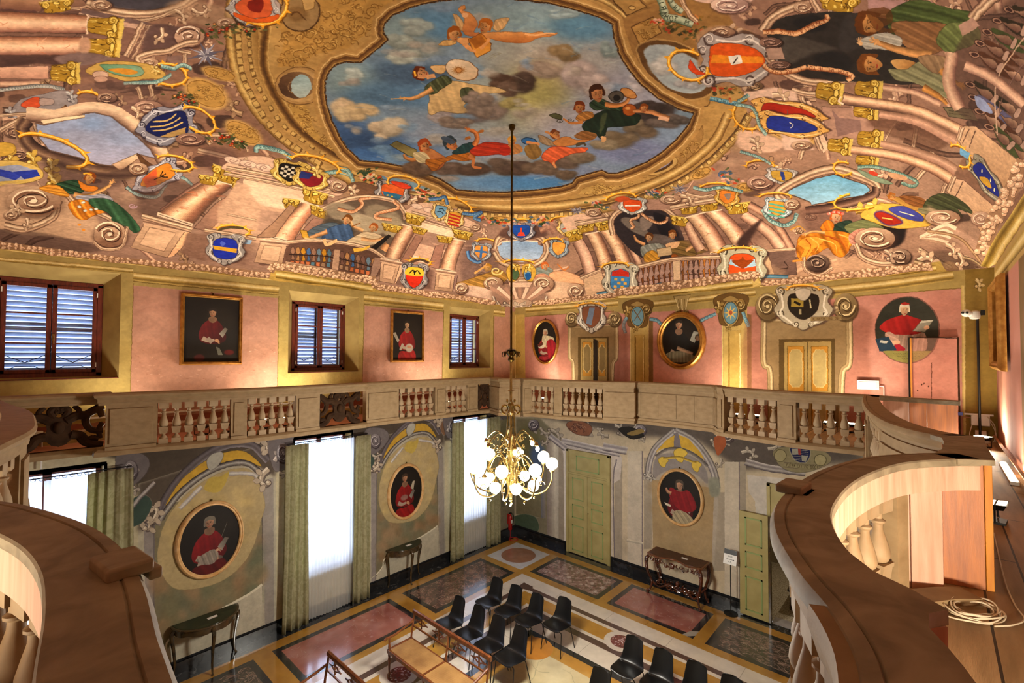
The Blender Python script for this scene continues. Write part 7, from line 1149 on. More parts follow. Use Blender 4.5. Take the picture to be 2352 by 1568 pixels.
def windows():
 names=('nearest the camera','in the middle of the left wall','nearest the far corner')
 for(c,k)in WIN:
 # upper window: splayed reveal, mahogany casements, louvred shutters outside
  y0,y1=max(c-.79,YF+.02),c+.77;f0,f1=c-.58,c+.57;xo,xi=XL,XL-.34;zb,zt,fb,ft=5.09,6.77,5.12,6.58
  g=G();q=lambda*p:g.add(p,[(0,1,2,3)])
  q((xo,y0,zt),(xo,y1,zt),(xi,f1,ft),(xi,f0,ft));q((xo,y0,zb),(xo,y0,zt),(xi,f0,ft),(xi,f0,fb));q((xo,y1,zb),(xi,f1,fb),(xi,f1,ft),(xo,y1,zt));q((xo,y1,zb),(xo,y0,zb),(xi,f0,fb),(xi,f1,fb))
  for a,b in(((xi-.02,f0-.03,fb-.03),(xi-.22,f0-.03,fb-.03)),):
   g.box((xi-.15,f0-.05,(fb+ft)/2),(.3,.06,ft-fb+.2));g.box((xi-.15,f1+.05,(fb+ft)/2),(.3,.06,ft-fb+.2));g.box((xi-.15,c,ft+.06),(.3,f1-f0+.2,.06));g.box((xi-.15,c,fb-.06),(.3,f1-f0+.2,.06))
  w=struct(g.build('window_%d'%k,M['ochre'],ang=20));w['label']='upper shuttered window in a splayed ochre recess, '+names[k-1];w['category']='window'
  G().box((xo-.15,c,zb+.005),(.36,(y1-y0)*.97,.012)).build('window_sill',M['mahogany'],w)
  g=G();x=xi+.01
  for(a,b,z0,z1)in((f0-.02,f0+.05,fb,ft),(f1-.05,f1+.02,fb,ft),(f0-.02,f1+.02,ft-.05,ft+.02),(f0-.02,f1+.02,fb-.02,fb+.06)):g.box((x,(a+b)/2,(z0+z1)/2),(.08,b-a,z1-z0))
  g.build('window_frame',M['mahogany'],w,bevel=.006)
  for e in(-1,1):
   a,b=(f0+.05,c-.005)if e<0 else(c+.005,f1-.05);z0,z1=fb+.06,ft-.05;g=G();t=.055;xs=xi+.035
   for(u,v,p,r)in((a,a+t,z0,z1),(b-t,b,z0,z1),(a,b,z1-t,z1),(a,b,z0,z0+t)):g.box((xs,(u+v)/2,(p+r)/2),(.05,v-u,r-p))
   for i in(1,2):g.box((xs,(a+b)/2,z0+(z1-z0)*i/3),(.03,b-a,.022))
   s_=g.build('window_sash',M['mahogany'],w,bevel=.005);G().box((xs-.01,(a+b)/2,(z0+z1)/2),(.004,b-a-.06,z1-z0-.06)).build('window_pane',M['glass'],s_)
   for i in(0,1):G().box((xs+.03,a+.004 if e<0 else b-.004,z0+.12+i*(z1-z0-.24)),(.02,.014,.07)).build('hinge',M['white'],s_)
   if e>0:gh=G().tube([(xs+.03,a+.02,fb+.62),(xs+.07,a+.02,fb+.62),(xs+.075,a+.02,fb+.6),(xs+.075,a+.02,fb+.5)],.008);gh.box((xs+.03,a+.02,fb+.6),(.012,.026,.11));gh.build('window_handle',M['brass'],s_)
   # louvred leaf
   g=G();X=xi-.16;a2,b2=a-.02,b+.02
   for(u,v)in((a2,a2+.05),(b2-.05,b2)):g.box((X,(u+v)/2,(z0+z1)/2),(.04,v-u,z1-z0+.1))
   for p in(z0-.03,z1+.03,(z0+z1)/2):g.box((X,(a2+b2)/2,p),(.04,b2-a2,.06))
   n=17
   for i in range(n):
    z=z0+.02+(z1-z0-.04)*(i+.5)/n;g.add([(X-.03,a2+.04,z-.032),(X-.03,b2-.04,z-.032),(X+.03,b2-.04,z+.02),(X+.03,a2+.04,z+.02),(X-.03,a2+.04,z-.04),(X-.03,b2-.04,z-.04),(X+.03,b2-.04,z+.012),(X+.03,a2+.04,z+.012)],[(0,1,2,3),(7,6,5,4),(0,4,5,1),(2,6,7,3),(1,5,6,2),(3,7,4,0)])
   g.build('shutter',M['shutter'],w)
   g=G();m_=(a+b)/2
   for s2 in(-1,1):g.tube([(X+.05,m_-s2*(b-a)*.45,z0+.28),(X+.05,m_,z0+.16),(X+.05,m_+s2*(b-a)*.45,z0+.2)],.006,6);g.tube([(X+.05,m_-s2*(b-a)*.45,z0+.02),(X+.05,m_-s2*.1,z0+.1),(X+.05,m_,z0+.1)],.006,6)
   g.build('iron_grille',M['black'],w)
   # tall window below the gallery
  g=G();y0,y1=max(c-.62,YF+.02),c+.62;g.box((XL-.2,y0-.02,2.33),(.4,.04,2.85));g.box((XL-.2,y1+.02,2.33),(.4,.04,2.85));g.box((XL-.2,c,3.75),(.4,1.3,.06));g.box((XL-.2,c,.92),(.4,1.3,.06))
  w=struct(g.build('window_%d'%(k+3),M['ochre']));w['label']='tall curtained daylight window at floor level, '+names[k-1];w['category']='window'
  g=G();x=XL-.3
  for(a,b,z0,z1)in((y0,y0+.07,.95,3.72),(y1-.07,y1,.95,3.72),(c-.05,c+.05,.95,3.72),(y0,y1,3.64,3.72),(y0,y1,.95,1.04)):g.box((x,(a+b)/2,(z0+z1)/2),(.06,b-a,z1-z0))
  for z in(1.85,2.75):g.box((x,c,z),(.04,y1-y0,.04))
  g.build('window_frame',M['mahogany'],w);G().box((x-.01,c,2.33),(.004,y1-y0-.04,2.7)).build('window_pane',M['glass'],w)
def panels_door(t,x0,x1,z0,z1,y,rows,m,th=.045,line=True):
 G().box(((x0+x1)/2,y,(z0+z1)/2),(x1-x0,th,z1-z0)).build('door_panel',m,t,bevel=.004);d=-th/2;w=x1-x0
 for a,b in rows:
  g=G();p,q,r,s_=x0+w*.2,x1-w*.2,z0+(z1-z0)*a,z0+(z1-z0)*b;e=.028
  for(u,v,i,j)in((p,q,s_-e,s_),(p,q,r,r+e),(p,p+e,r,s_),(q-e,q,r,s_)):g.box(((u+v)/2,y+d-.004,(i+j)/2),(v-u,.008,j-i))
  g.build('panel_moulding',M['greenline'],t)
def doors():
 t=thing('door_1','closed green double door with a fixed panel over it, far wall left','door',(0,0,0));t['kind']='structure';y=YB-.03
 g=G();x0,x1=-7.73,-6.34
 g.box((x0+.04,y,1.42),(.08,.07,2.84));g.box((x1-.04,y,1.42),(.08,.07,2.84));g.box(((x0+x1)/2,y,2.81),(x1-x0,.07,.06));g.box(((x0+x1)/2,y,2.2),(x1-x0,.06,.05));g.build('door_frame',M['greendoor'],t,bevel=.006)
 panels_door(t,x0+.08,x1-.08,2.22,2.78,y+.005,[(.14,.86)],M['greendoor']);m_=(x0+x1)/2
 for a,b in((x0+.08,m_-.004),(m_+.004,x1-.08)):panels_door(t,a,b,.02,2.17,y,[(.04,.36),(.45,.62),(.68,.96)],M['greendoor'])
 G().ball((m_+.03,y-.035,1.2),.018,8).build('door_knob',M['darkbrass'],t)
 t=thing('door_2','green double doorway standing open beside the sign stand','door');t['kind']='structure';x0,x1=-2.65,-1.18
 g=G();g.box((x0+.035,y,1.42),(.07,.07,2.84));g.box((x1-.035,y,1.42),(.07,.07,2.84));g.box(((x0+x1)/2,y,2.81),(x1-x0,.07,.06));g.box(((x0+x1)/2,y,2.2),(x1-x0,.06,.05));g.build('door_frame',M['greendoor'],t,bevel=.006)
 panels_door(t,x0+.07,x1-.07,2.22,2.78,y+.005,[(.14,.86)],M['greendoor'])
 g0=thing('door_leaf','open green three-panelled door leaf folded back by the doorway','door',(-2.61,YB-.12,0),0);g0['kind']='structure'
 panels_door(g0,-.55,0,.03,2.18,0,[(.05,.38),(.46,.62),(.68,.95)],M['greendoor'],.05);G().box((.02,.03,1.1),(.035,.1,2.15)).build('door_edge',M['olivewood'],g0)
 # the next room seen through the doorway
 struct(G().box((-1.9,YB+1.6,-.03),(3.6,3.1,.05)).build('floor_next_room',M['terr']));struct(G().box((-1.9,YB+.1,.003),(1.35,.3,.006)).build('trim_1',newmat('threshold_marble','a8a09c',.3,col2='8c8480',nscale=5)))
 g=G();g.box((-1.9,YB+3.15,1.4),(3.6,.06,2.9));g.box((-3.7,YB+1.6,1.4),(.06,3.1,2.9));g.box((-.1,YB+1.6,1.4),(.06,3.1,2.9));g.box((-1.9,YB+1.6,2.85),(3.6,3.1,.06));struct(g.build('wall_next_room',M['roomwall']))
 t=thing('wooden_bench','dark wooden seat half seen through the open doorway','bench',(-2.2,YB+1.3,0));G().box((0,0,.43),(.5,1.2,.05)).build('seat',M['olivewood'],t)
 for a in(-.2,.2):
  for b in(-.5,.5):G().box((a,b,.2),(.05,.05,.41)).build('leg',M['olivewood'],t)
  # hidden door of the gallery carrying on the wall painting
 uz=lambda x,z:((x-XL)/(XR-XL),z/Z0);x0,x1,z0,z1=-.315,.262,FZ+.01,5.8;yy=YB-.075
 t=thing('door_3','pink concealed door ajar, cutting through the round painted portrait','door');t['kind']='structure'
 uvmesh('door_panel',[([(x0,yy,z0),(x1,yy,z0),(x1,yy,z1),(x0,yy,z1)],[uz(x0,z0),uz(x1,z0),uz(x1,z1),uz(x0,z1)])],M['far'],parent=t)
 g=G();g.box(((x0+x1)/2,yy+.02,(z0+z1)/2),(x1-x0,.034,z1-z0));g.build('door_core',M['yellowwood'],t);g=G();g.box((x1+.012,yy+.04,(z0+z1)/2),(.024,.08,z1-z0));g.build('door_frame',M['darkwood'],t);G().box((x0-.012,yy-.002,(z0+z1)/2),(.022,.03,z1-z0)).build('door_edge',M['yellowwood'],t);G().box((x0-.038,YB-.015,(z0+z1)/2),(.03,.03,z1-z0+.02)).build('door_gap_shade',M['black'],t)  # black strip stands in for the shade in the door's open slot
 # ------------------------------------------------------------ galleries
HRAIL=[(.1,-.028),(.122,-.01),(.125,.012),(.11,.034),(.09,.04),(-.085,.04),(-.1,.02),(-.1,-.005),(-.085,-.02),(-.062,-.1),(.07,-.125),(.074,-.095),(.084,-.09),(.084,-.045)]
def balus():
 g=G();z=lambda d:-.735-d
 g.box((0,0,z(.045)),(.112,.1,.09));pr=[(.022,.09),(.03,.1),(.022,.11),(.022,.13),(.036,.14),(.036,.15),(.024,.16),(.026,.19),(.04,.24),(.053,.29),(.056,.32),(.048,.345),(.03,.36)]
 g.lathe([(r,z(d))for r,d in pr][::-1],n=12);
 for a,b,w0,w1 in((.358,.38,.116,.112),(.38,.42,.104,.094),(.42,.455,.094,.084)):g.add([(sx*w/2,sy*w*.44,z(d))for d,w in((b,w1),(a,w0))for sx,sy in((-1,-1),(1,-1),(1,1),(-1,1))],[(3,2,1,0),(4,5,6,7),(0,1,5,4),(1,2,6,5),(2,3,7,6),(3,0,4,7)])
 g.lathe([(r,z(d))for r,d in[(.028,.45),(.02,.47),(.024,.48),(.044,.505),(.05,.52),(.052,.53)]][::-1],n=12);g.box((0,0,z(.575)),(.11,.1,.1));return g
def at_s(path,s):
 p=np.asarray(path,float);L=np.r_[0,np.cumsum(np.hypot(*np.diff(p,axis=0).T))];s=min(max(s,0),L[-1]-1e-6);i=int(np.searchsorted(L,s,side='right')-1);t=(s-L[i])/(L[i+1]-L[i]);return p[i]+(p[i+1]-p[i])*t,math.atan2(*(p[i+1]-p[i])[::-1])
def sub_path(path,s0,s1):
 p=np.asarray(path,float);L=np.r_[0,np.cumsum(np.hypot(*np.diff(p,axis=0).T))];return np.vstack([at_s(p,s0)[0]]+[p[i]for i in range(len(p))if s0+.01<L[i]<s1-.01]+[at_s(p,s1)[0]])
def px_s(path,px):
 p=np.asarray(path,float);best=None
 for s in np.linspace(0,np.hypot(*np.diff(p,axis=0).T).sum(),900):
  q=at_s(p,s)[0];c=project((q[0],q[1],RZ))[0]
  if best is None or abs(c-px)<best[0]:best=(abs(c-px),s)
 return best[1]
def openwork(t,path,s0,s1):
 """pierced scroll panel between two piers"""
 (a,an),(b,_)=at_s(path,s0),at_s(path,s1);a,b=np.array(a),np.array(b);L=np.hypot(*(b-a));ux=(b-a)/L;P3=lambda u,v,o=0:(a[0]+ux[0]*u*L+ux[1]*o,a[1]+ux[1]*u*L-ux[0]*o,-.73-.61*v+EYE)
 g=G();S=[(.34,.28),(.4,.2),(.5,.26),(.6,.2),(.66,.28),(.63,.5),(.66,.72),(.58,.86),(.5,.9),(.42,.86),(.34,.72),(.37,.5)];g.slab([P3(u,v,-.03)for u,v in S],np.array([ux[1],-ux[0],0])*.06)
 for sx in(0,1):
  X=lambda u:u if not sx else 1-u
  for pts,r in(([(.42,.34),(.3,.24),(.2,.24),(.1,.14),(-.01,.06)],.055),([(.16,.2),(.2,.36),(.16,.54),(.08,.62),(-.01,.62)],.04),([(.36,.66),(.26,.7),(.2,.84),(.1,.92),(-.01,.96)],.055),([(.44,.24),(.4,.12),(.45,.04),(.49,.1),(.46,.15)],.036),([(.3,.24),(.28,.12),(.34,.02)],.03),([(.2,.84),(.12,.78),(.04,.8)],.036),([(.04,.0),(.02,.2),(.0,.3)],.04),([(.0,.45),(.04,.6),(.02,.8)],.03)):
   q=cat(pts,n=5);g.tube([P3(X(u),v)for u,v in q],np.linspace(r*1.15,r*.95,len(q)),8)
   for i in range(1,len(q)-1,2):g.ball(P3(X(q[i][0]),q[i][1]-.035),r*.62,6)
 g.ball(P3(.5,.48,.03),.06,10,1.4);g.build('openwork_panel',M['darkwood'],t)
 [G().tube([P3(0,v),P3(1,v)],.016,6).build('panel_rail',M['darkwood'],t)for v in(-.01,1.0)]
BAL=[]
def balustrade(name,label,path,secs,rail='stone',proj=1,base=True,fascia=0,prof=None,blocks=(),pitch=.165):
 t=thing(name,label,'balustrade',(0,0,0));p=np.asarray(path,float);Ltot=np.hypot(*np.diff(p,axis=0).T).sum()
 cuts=sorted({0,Ltot,*[s for s in blocks]})
 for a,b in zip(cuts[:-1],cuts[1:]):G().sweep(sub_path(p,a,b),[(o,z+EYE-.61)for o,z in(prof or HRAIL)]).build('handrail',M[rail],t,ang=30)
 if base:G().sweep(p,[(.085,EYE-1.35),(.105,EYE-1.37),(.112,EYE-1.43),(-.075,EYE-1.43),(-.075,EYE-1.335),(.06,EYE-1.335)]).build('base_rail',M['stone'],t,ang=30)
 if fascia:G().sweep(p,[(-.075,EYE-.58),(-.062,EYE-.58),(-.062,EYE-.745),(-.075,EYE-.745)]).build('fascia_board',M['pinkwood'],t)
 for s0,s1,kind in secs:
  q=sub_path(p,s0,s1)
  if kind in 'pPs':
   w=.07 if kind!='P' else .1;g=G();g.sweep(q,[(w,EYE-.7),(w,EYE-1.4),(-.06,EYE-1.4),(-.06,EYE-.7)])
   if s1-s0>.2 or kind=='P':qq=sub_path(p,s0+.045,s1-.045);g.sweep(qq,[(w+.018,EYE-.79),(w+.018,EYE-1.27),(w-.01,EYE-1.27),(w-.01,EYE-.79)])
   g.sweep(q,[(w+.018,EYE-1.31),(w+.022,EYE-1.36),(-.05,EYE-1.36),(-.05,EYE-1.31)])
   if kind=='s':[g.sweep(sub_path(p,s0+(s1-s0)*i/6+.012,s0+(s1-s0)*(i+1)/6-.012),[(w+.028,EYE-.8),(w+.028,EYE-1.26),(w-.01,EYE-1.26),(w-.01,EYE-.8)])for i in range(6)]
   if kind=='P':g.sweep(q,[(w+.03,EYE-.58),(w+.035,EYE-.62),(w+.01,EYE-.7),(-.05,EYE-.7),(-.05,EYE-.58)])
   g.build('solid_panel' if kind=='s' else 'pier',M['stone'],t,ang=30)
  elif kind=='b':
   n=max(1,round((s1-s0)/pitch))
   for i in range(n):
    c,an=at_s(p,s0+(s1-s0)*(i+.5)/n)
    if not BAL:o=balus().build('baluster',M['baluster'],t);BAL.append(o)
    else:o=BAL[0].copy();LINK(o);o.parent=t
    o.location=(c[0],c[1],EYE);o.rotation_euler=(0,0,an)
   q=sub_path(p,s0,s1);G().sweep(q,[(.058,EYE-.7),(.058,EYE-.737),(-.058,EYE-.737),(-.058,EYE-.7)]).build('top_plate',M['stone'],t)
  elif kind=='o':openwork(t,p,s0,s1)
 return t
PATHS={}
def pxp(lst,axis):return[tuple((AX if axis==0 else AY)(px,812,-D if axis==0 else D)[:2])for px,D in lst]
def galleries():
# plan of the parapets, travelling so that the hall lies to the right
 L=pxp([(-120,8.85),(240,8.8),(244,8.55),(337,8.5),(450,8.34),(600,8.2),(832,8.24),(838,8.3),(900,8.3),(1000,8.22),(1090,8.16),(1130,8.05)],0)+[(-7.5,7.93),(-7.05,8.12)]
 F=[(-7.05,8.12)]+pxp([(1219,8.3),(1290,8.38),(1385,8.62),(1447,8.82),(1452,9.0),(1560,9.03),(1648,8.98),(1656,8.7),(1700,8.55),(1830,8.36),(1991,8.42),(2003,8.4)],1)
 Rr=cat([F[-1],(-.63,7.7),(-.52,6.7),(-.4,5.9),(-.24,5.2),(-.06,4.78),(.1,4.6)],n=5);Rc=cat([(.12,3.72),(-.02,3.58),(-.22,3.25),(-.35,2.7),(-.375,2.15),(-.32,1.8),(-.2,1.5),(-.09,1.3),(-.02,1.1),(-.01,.9),(-.1,.58),(-.32,.29),(-.7,.13),(-1.1,.13),(-1.45,.16),(-1.77,.165),(-2.1,.12),(-2.5,0),(-2.75,-.12)],n=5)
 Nn=cat([(-2.75,-.12),(-3.0,-.22),(-3.4,-.24),(-4.2,-.1),(-5.0,.08),(-5.7,.12),(-6.6,.12),(-7.6,0),(-8.8,-.1)],n=4)
 PATHS.update(L=L,F=F,R=Rr,C=Rc,N=Nn);S=lambda P,*px:[px_s(P,v)for v in px]
 def secs(P,lst):return[(px_s(P,a),px_s(P,b),k)for a,b,k in lst]
 s=secs(L,[(-100,28,'p'),(28,236,'o'),(244,362,'p'),(362,531,'b'),(531,566,'p'),(566,676,'b'),(676,731,'p'),(731,824,'o'),(838,912,'p'),(912,996,'b'),(996,1019,'p'),(1019,1070,'b'),(1070,1094,'p'),(1094,1130,'o'),(1130,1198,'p')])
 balustrade('gallery_balustrade','stone gallery balustrade along the left wall with dark pierced scroll panels',L,s,blocks=S(L,240,548,832,1130))
 s=secs(F,[(1199,1219,'p'),(1219,1276,'b'),(1276,1293,'p'),(1293,1387,'b'),(1387,1449,'P'),(1449,1658,'s'),(1658,1672,'P'),(1672,1790,'b'),(1790,1832,'p'),(1832,1988,'b'),(1988,2003,'p')])
 balustrade('gallery_balustrade','stone gallery balustrade across the far wall with a solid middle stretch',F,s,blocks=S(F,1284,1448,1657,1827))
 Ltt=lambda P:np.hypot(*np.diff(np.asarray(P),axis=0).T).sum();l=Ltt(Rr)
 balustrade('gallery_balustrade','curved stone balustrade with a broad dark handrail, beyond the boarded cusp',Rr,[(0,.25,'p'),(.25,1.2,'b'),(1.2,1.7,'p'),(1.7,2.9,'b'),(2.9,l,'p')],fascia=1,prof=WIDE)
 l=Ltt(Rc);a,b=.55,0
 def sN(x,y):p=np.asarray(Rc);L_=np.r_[0,np.cumsum(np.hypot(*np.diff(p,axis=0).T))];return float(L_[np.argmin(np.hypot(p[:,0]-x,p[:,1]-y))])
 s1,s2,s3,s4,s5=sN(-.2,3.27),sN(-.26,1.62),sN(-.09,1.3),sN(-.02,1.05),sN(-1.75,.165)
 tC=balustrade('gallery_balustrade','nearest curved balustrade sweeping round the camera corner with worn wooden handrail',Rc,[(s1-.1,s1,'p'),(s1,s2+.1,'b'),(s2+.1,s3-.05,'b'),(s3-.05,s4+.1,'P'),(s4+.1,sN(-.32,.29),'b'),(sN(-.32,.29),sN(-.9,.13),'p'),(sN(-1.1,.13),l-.25,'b'),(l-.25,l,'p')],rail='rail',fascia=1,prof=WIDE)
 balustrade('gallery_balustrade','near balustrade bay cut by the left edge, pale rough stone rail',Nn,[(0,.5,'p'),(.6,2.2,'b'),(2.2,2.6,'p'),(2.6,3.6,'b'),(3.7,6,'p')],fascia=0)
 # broad rail top on the cusps with boards closing below
 t=thing('boarded_cusp','pink and orange board partition closing the gap under the handrail, beside the cable','partition')
 G().prism([(-.04,4.52),(.1,4.68),(.24,4.66),(.225,4.2),(.23,3.66),(.08,3.56),(-.02,3.66),(.02,3.9),(.03,4.2),(.02,4.4)],RZ-.03,RZ).build('rail_top',M['rail'],t)
 for(x0,y0,x1,y1,m,zt)in((-.2,3.66,-.135,3.69,'pinkwood',.62),(-.13,3.69,.01,3.755,'pinkwood',.61),(.012,3.9,.195,3.945,'orangewood',.6),(.198,3.945,.232,3.955,'yellowwood',.6)):
  an=math.atan2(y1-y0,x1-x0);G().box(((x0+x1)/2,(y0+y1)/2,(FZ+EYE-zt)/2),(math.hypot(x1-x0,y1-y0),.022,EYE-zt-FZ),an).build('board',M[m],t,bevel=.003)
 G().box((.03,4.3,(FZ+EYE-.6)/2),(.02,.8,EYE-.6-FZ)).build('board',M['orangewood'],t)
 G().prism([(-.32,1.9),(-.26,1.85),(-.2,1.68),(-.13,1.57),(-.06,1.52),(.012,1.45),(-.02,1.4),(-.02,1.33),(-.15,1.3)],RZ-.035,RZ-.001).build('rail_tip',M['rail'],tC);G().box((-.02,1.418,(FZ+RZ-.035)/2),(.07,.014,RZ-.035-FZ),.75).build('board',M['pinkwood'],tC)
 t=thing('boarded_spur','far board partition with dark rail top, in front of the concealed door','partition')
 G().prism([(-.74,8.48),(-.3,8.34),(.22,8.2),(.21,7.98),(-.2,8.06),(-.5,8.12),(-.66,8.1)],RZ-.05,RZ).build('rail_top',M['rail'],t)
 for(x0,y0,x1,y1,m)in((-.55,8.24,-.28,8.2,'pinkwood'),(-.275,8.2,-.1,8.16,'orangewood'),(-.095,8.16,.19,8.1,'orangewood')):
  an=math.atan2(y1-y0,x1-x0);G().box(((x0+x1)/2,(y0+y1)/2,(FZ+RZ-.05)/2),(math.hypot(x1-x0,y1-y0),.022,RZ-.05-FZ),an).build('board',M[m],t)
 for(x,y,rz,lb)in((-.455,2.28,1.5,'small wooden block fixed on the outer edge of the nearest handrail, at right'),(-1.6,.235,.12,'small wooden block with a nail hole on the near handrail, at left')):
  t=thing('rail_block',lb,'block',(x,y,RZ),rz);G().box((0,0,.012),(.15,.1,.035)).build('block',M['rail'],t,bevel=.008);G().box((.0,-.055 if x>-1 else .055,-.015),(.14,.03,.03)).build('lip',M['rail'],t,bevel=.006)
  # gallery floors
 def slab(name,pts,m):struct(G().prism([tuple(map(float,q[:2]))for q in pts],FZ-.06,FZ).build(name,m))
 slab('floor_gallery_left',[(XL,YF)]+L+[(-7.5,8.3),(XL,YB)],M['pink']);slab('floor_gallery_back',[(XL,YB),(-7.05,8.12)]+F[1:]+[(-.4,8.9),(-.4,YB)],M['planks'])
 slab('floor_gallery_right',[(XR,YB),(-.4,YB),(-.4,8.9)]+[tuple(q)for q in Rr]+[(-.02,4.4),(-.16,4.0),(-.24,3.6)]+[tuple(q)for q in Rc if q[1]<3.2]+[(-2.75,YF),(XR,YF)],M['planks']);slab('floor_gallery_front',[(-2.75,YF)]+[tuple(q)for q in Nn]+[(-8.8,YF)],M['planks'])
WIDE=[(.09,-.03),(.108,-.012),(.108,.012),(.095,.035),(.072,.04),(.064,.04),(.06,.034),(.054,.04),(-.075,.04),(-.08,.032),(-.08,.0),(-.06,-.01),(-.055,-.1),(.055,-.1),(.06,-.06)]
def portrait(name,label,w,h,axis,c,painter,oval=True,fm='giltwood',fw=.05,tilt=.0,dirn=1,depth=.07):
 """framed canvas; local x to the right, z up, y towards the wall"""
 t=thing(name,label,'painting',c,{'L':math.pi/2,'F':0,'R':-math.pi/2}[axis]);n=48;W,H=400,400*h/w;P=Canvas(560,int(560*h/w));painter(P,W,H);m=imgmat(name+'_canvas',P,.6,.25,0)
 if oval:out=[(math.cos(i/n*6.2832),math.sin(i/n*6.2832))for i in range(n)]
 else:out=[(-1,-1),(1,-1),(1,1),(-1,1)]
 a,b=w/2,h/2;v=[(x*(a-fw*.6),-.02,z*(b-fw*.6))for x,z in out];me=bpy.data.meshes.new('canvas');me.from_pydata(v,[],[tuple(range(len(v)))]);me.update();l=me.uv_layers.new(name='UVMap');l.data.foreach_set('uv',np.array([(p[0]/w+.5,p[2]/h+.5)for p in v],np.float32).ravel());me.materials.append(m);o=bpy.data.objects.new('canvas',me);LINK(o);o.parent=t
 prof=[(0,-.005),(0,-.035),(.2,-.05),(.45,-.045),(.6,-.06),(.8,-.05),(1,-.03),(1.02,-.005)];g=G();k=len(prof);N_=len(out);q=[]
 for x,z in out:
  for u,y in prof:
   if oval:rr=(a-fw+fw*u,b-fw+fw*u)
   else:rr=(a-fw+fw*u,b-fw+fw*u)
   q.append((x*rr[0],y*depth/.06,z*rr[1]))
 g.add(q,[(i*k+j,i*k+j+1,((i+1)%N_)*k+j+1,((i+1)%N_)*k+j)for i in range(N_)for j in range(k-1)]);g.build('frame',M[fm],t,ang=35);G().ball((0,-.02,b+.02),.018,8).build('hook',M['darkbrass'],t)
 t.rotation_euler[0]=0
 return t
def paintings():
 def mk(x,y,s,robe,**k):
  def f(P,W,H):
   P.ell(W*.5,H*.5,W*.6,H*.55,'17110d',f=20);P.ell(W*.62,H*.35,W*.25,H*.2,'1f1812',f=20);k2=dict(k);ex=k2.pop('extra',None)
   person_paint(P,W*x,H*y,s,robe,**k2)
   if ex:ex(P,W,H)
  return f
 cloud_white=lambda P,W,H:(P.blob([(W*.3,H*.72),(W*.42,H*.66),(W*.55,H*.64),(W*.62,H*.72),(W*.55,H*.82),(W*.4,H*.8)],'8c8074',drape=(70,22,.25)),P.hand(W*.6,H*.66,26,0,'b89074'))
 def l1(P,W,H):P.blob([(W*.2,H*.5),(W*.3,H*.44),(W*.3,H*.6)],'3c1414',f=8);mk(.48,.28,34,'8c1218',hair='6c6458',lap='54100f',lace=True,skin='a87c60',extra=cloud_white)(P,W,H);P.line([(W*.66,H*.5),(W*.74,H*.32)],3,'5c584c')
 def l2(P,W,H):mk(.46,.26,34,'a01818',hair='3c2c20',lap='8c1414',lace=False,skin='b08060')(P,W,H);P.poly([(W*.62,H*.46),(W*.68,H*.34),(W*.74,H*.34),(W*.7,H*.5)],'a89c88');P.ell(W*.45,H*.6,40,26,'8c8074',f=4,a=.7)
 def f1(P,W,H):mk(.5,.3,36,'7c141c',hair='4c4034',lap='6c6050',lace=False,skin='b88868')(P,W,H);P.blob([(W*.3,H*.36),(W*.5,H*.4),(W*.7,H*.36),(W*.85,H*.6),(W*.7,H*.72),(W*.45,H*.7),(W*.28,H*.52)],'84161c',drape=(70,40,.14));P.head(W*.5,H*.29,34,0,'c09070','4c4034');P.blob([(W*.35,H*.8),(W*.5,H*.72),(W*.72,H*.78),(W*.8,H*.92),(W*.4,H*.95)],'a89878',drape=(50,26,.25));P.poly([(W*.16,H*.64),(W*.3,H*.66),(W*.32,H*.7),(W*.2,H*.69)],'c8bca4');P.limb([(W*.32,H*.46),(W*.24,H*.44),(W*.2,H*.38)],34,20,'b08060')
 def u1(P,W,H):mk(.5,.3,36,'9c2428',hair='b0a894',lap='8c2028',lace=False,skin='d4a484',look=1)(P,W,H);P.blob([(W*.4,H*.36),(W*.55,H*.36),(W*.78,H*.4),(W*.82,H*.47),(W*.6,H*.5),(W*.5,H*.62),(W*.38,H*.52)],'d0c4a4',drape=(60,30,.12));P.blob([(W*.55,H*.5),(W*.8,H*.46),(W*.96,H*.7),(W*.8,H*.9),(W*.6,H*.8)],'9c1c28',drape=(80,40,.2));P.ell(W*.35,H*.6,50,26,'c8bca8',f=3);P.hand(W*.5,H*.6,34,10,'d0a080');P.poly([(W*.2,H*.56),(W*.4,H*.5),(W*.42,H*.56),(W*.26,H*.62)],'5c2c24')
 def u2(P,W,H):mk(.46,.23,34,'1c1a18',hair='2c241c',lap=None,lace=False,skin='bc9070',book=False)(P,W,H);P.blob([(W*.2,H*.72),(W*.5,H*.68),(W*.76,H*.76),(W*.7,H*.86),(W*.22,H*.86)],'84806c',drape=(88,20,.3));P.limb([(W*.42,H*.62),(W*.6,H*.68),(W*.74,H*.72)],32,22,'a88c74');P.poly([(W*.68,H*.5),(W*.76,H*.34),(W*.86,H*.36),(W*.78,H*.54)],'9c9c90');P.head(W*.84,H*.46,22,10,'a07c5c','4c3c2c',look=-1);P.poly([(W*.74,H*.82),(W*.86,H*.84),(W*.84,H*.86),(W*.73,H*.85)],'bcb4a0')
 def r1(P,W,H):mk(.5,.26,30,'6c181c',hair='241c18',lace=False,skin='a87c5c',dark=.5)(P,W,H);P.line([(W*.42,H*.62),(W*.5,H*.68)],30,'8c7c70');P.poly([(W*.56,H*.74),(W*.62,H*.76),(W*.68,H*.86),(W*.6,H*.86)],'5c5c54');P.ell(W*.3,H*.9,34,26,'4c1818',f=4,a=.8);P.ell(W*.78,H*.82,34,20,'5c1414',f=4,a=.8)
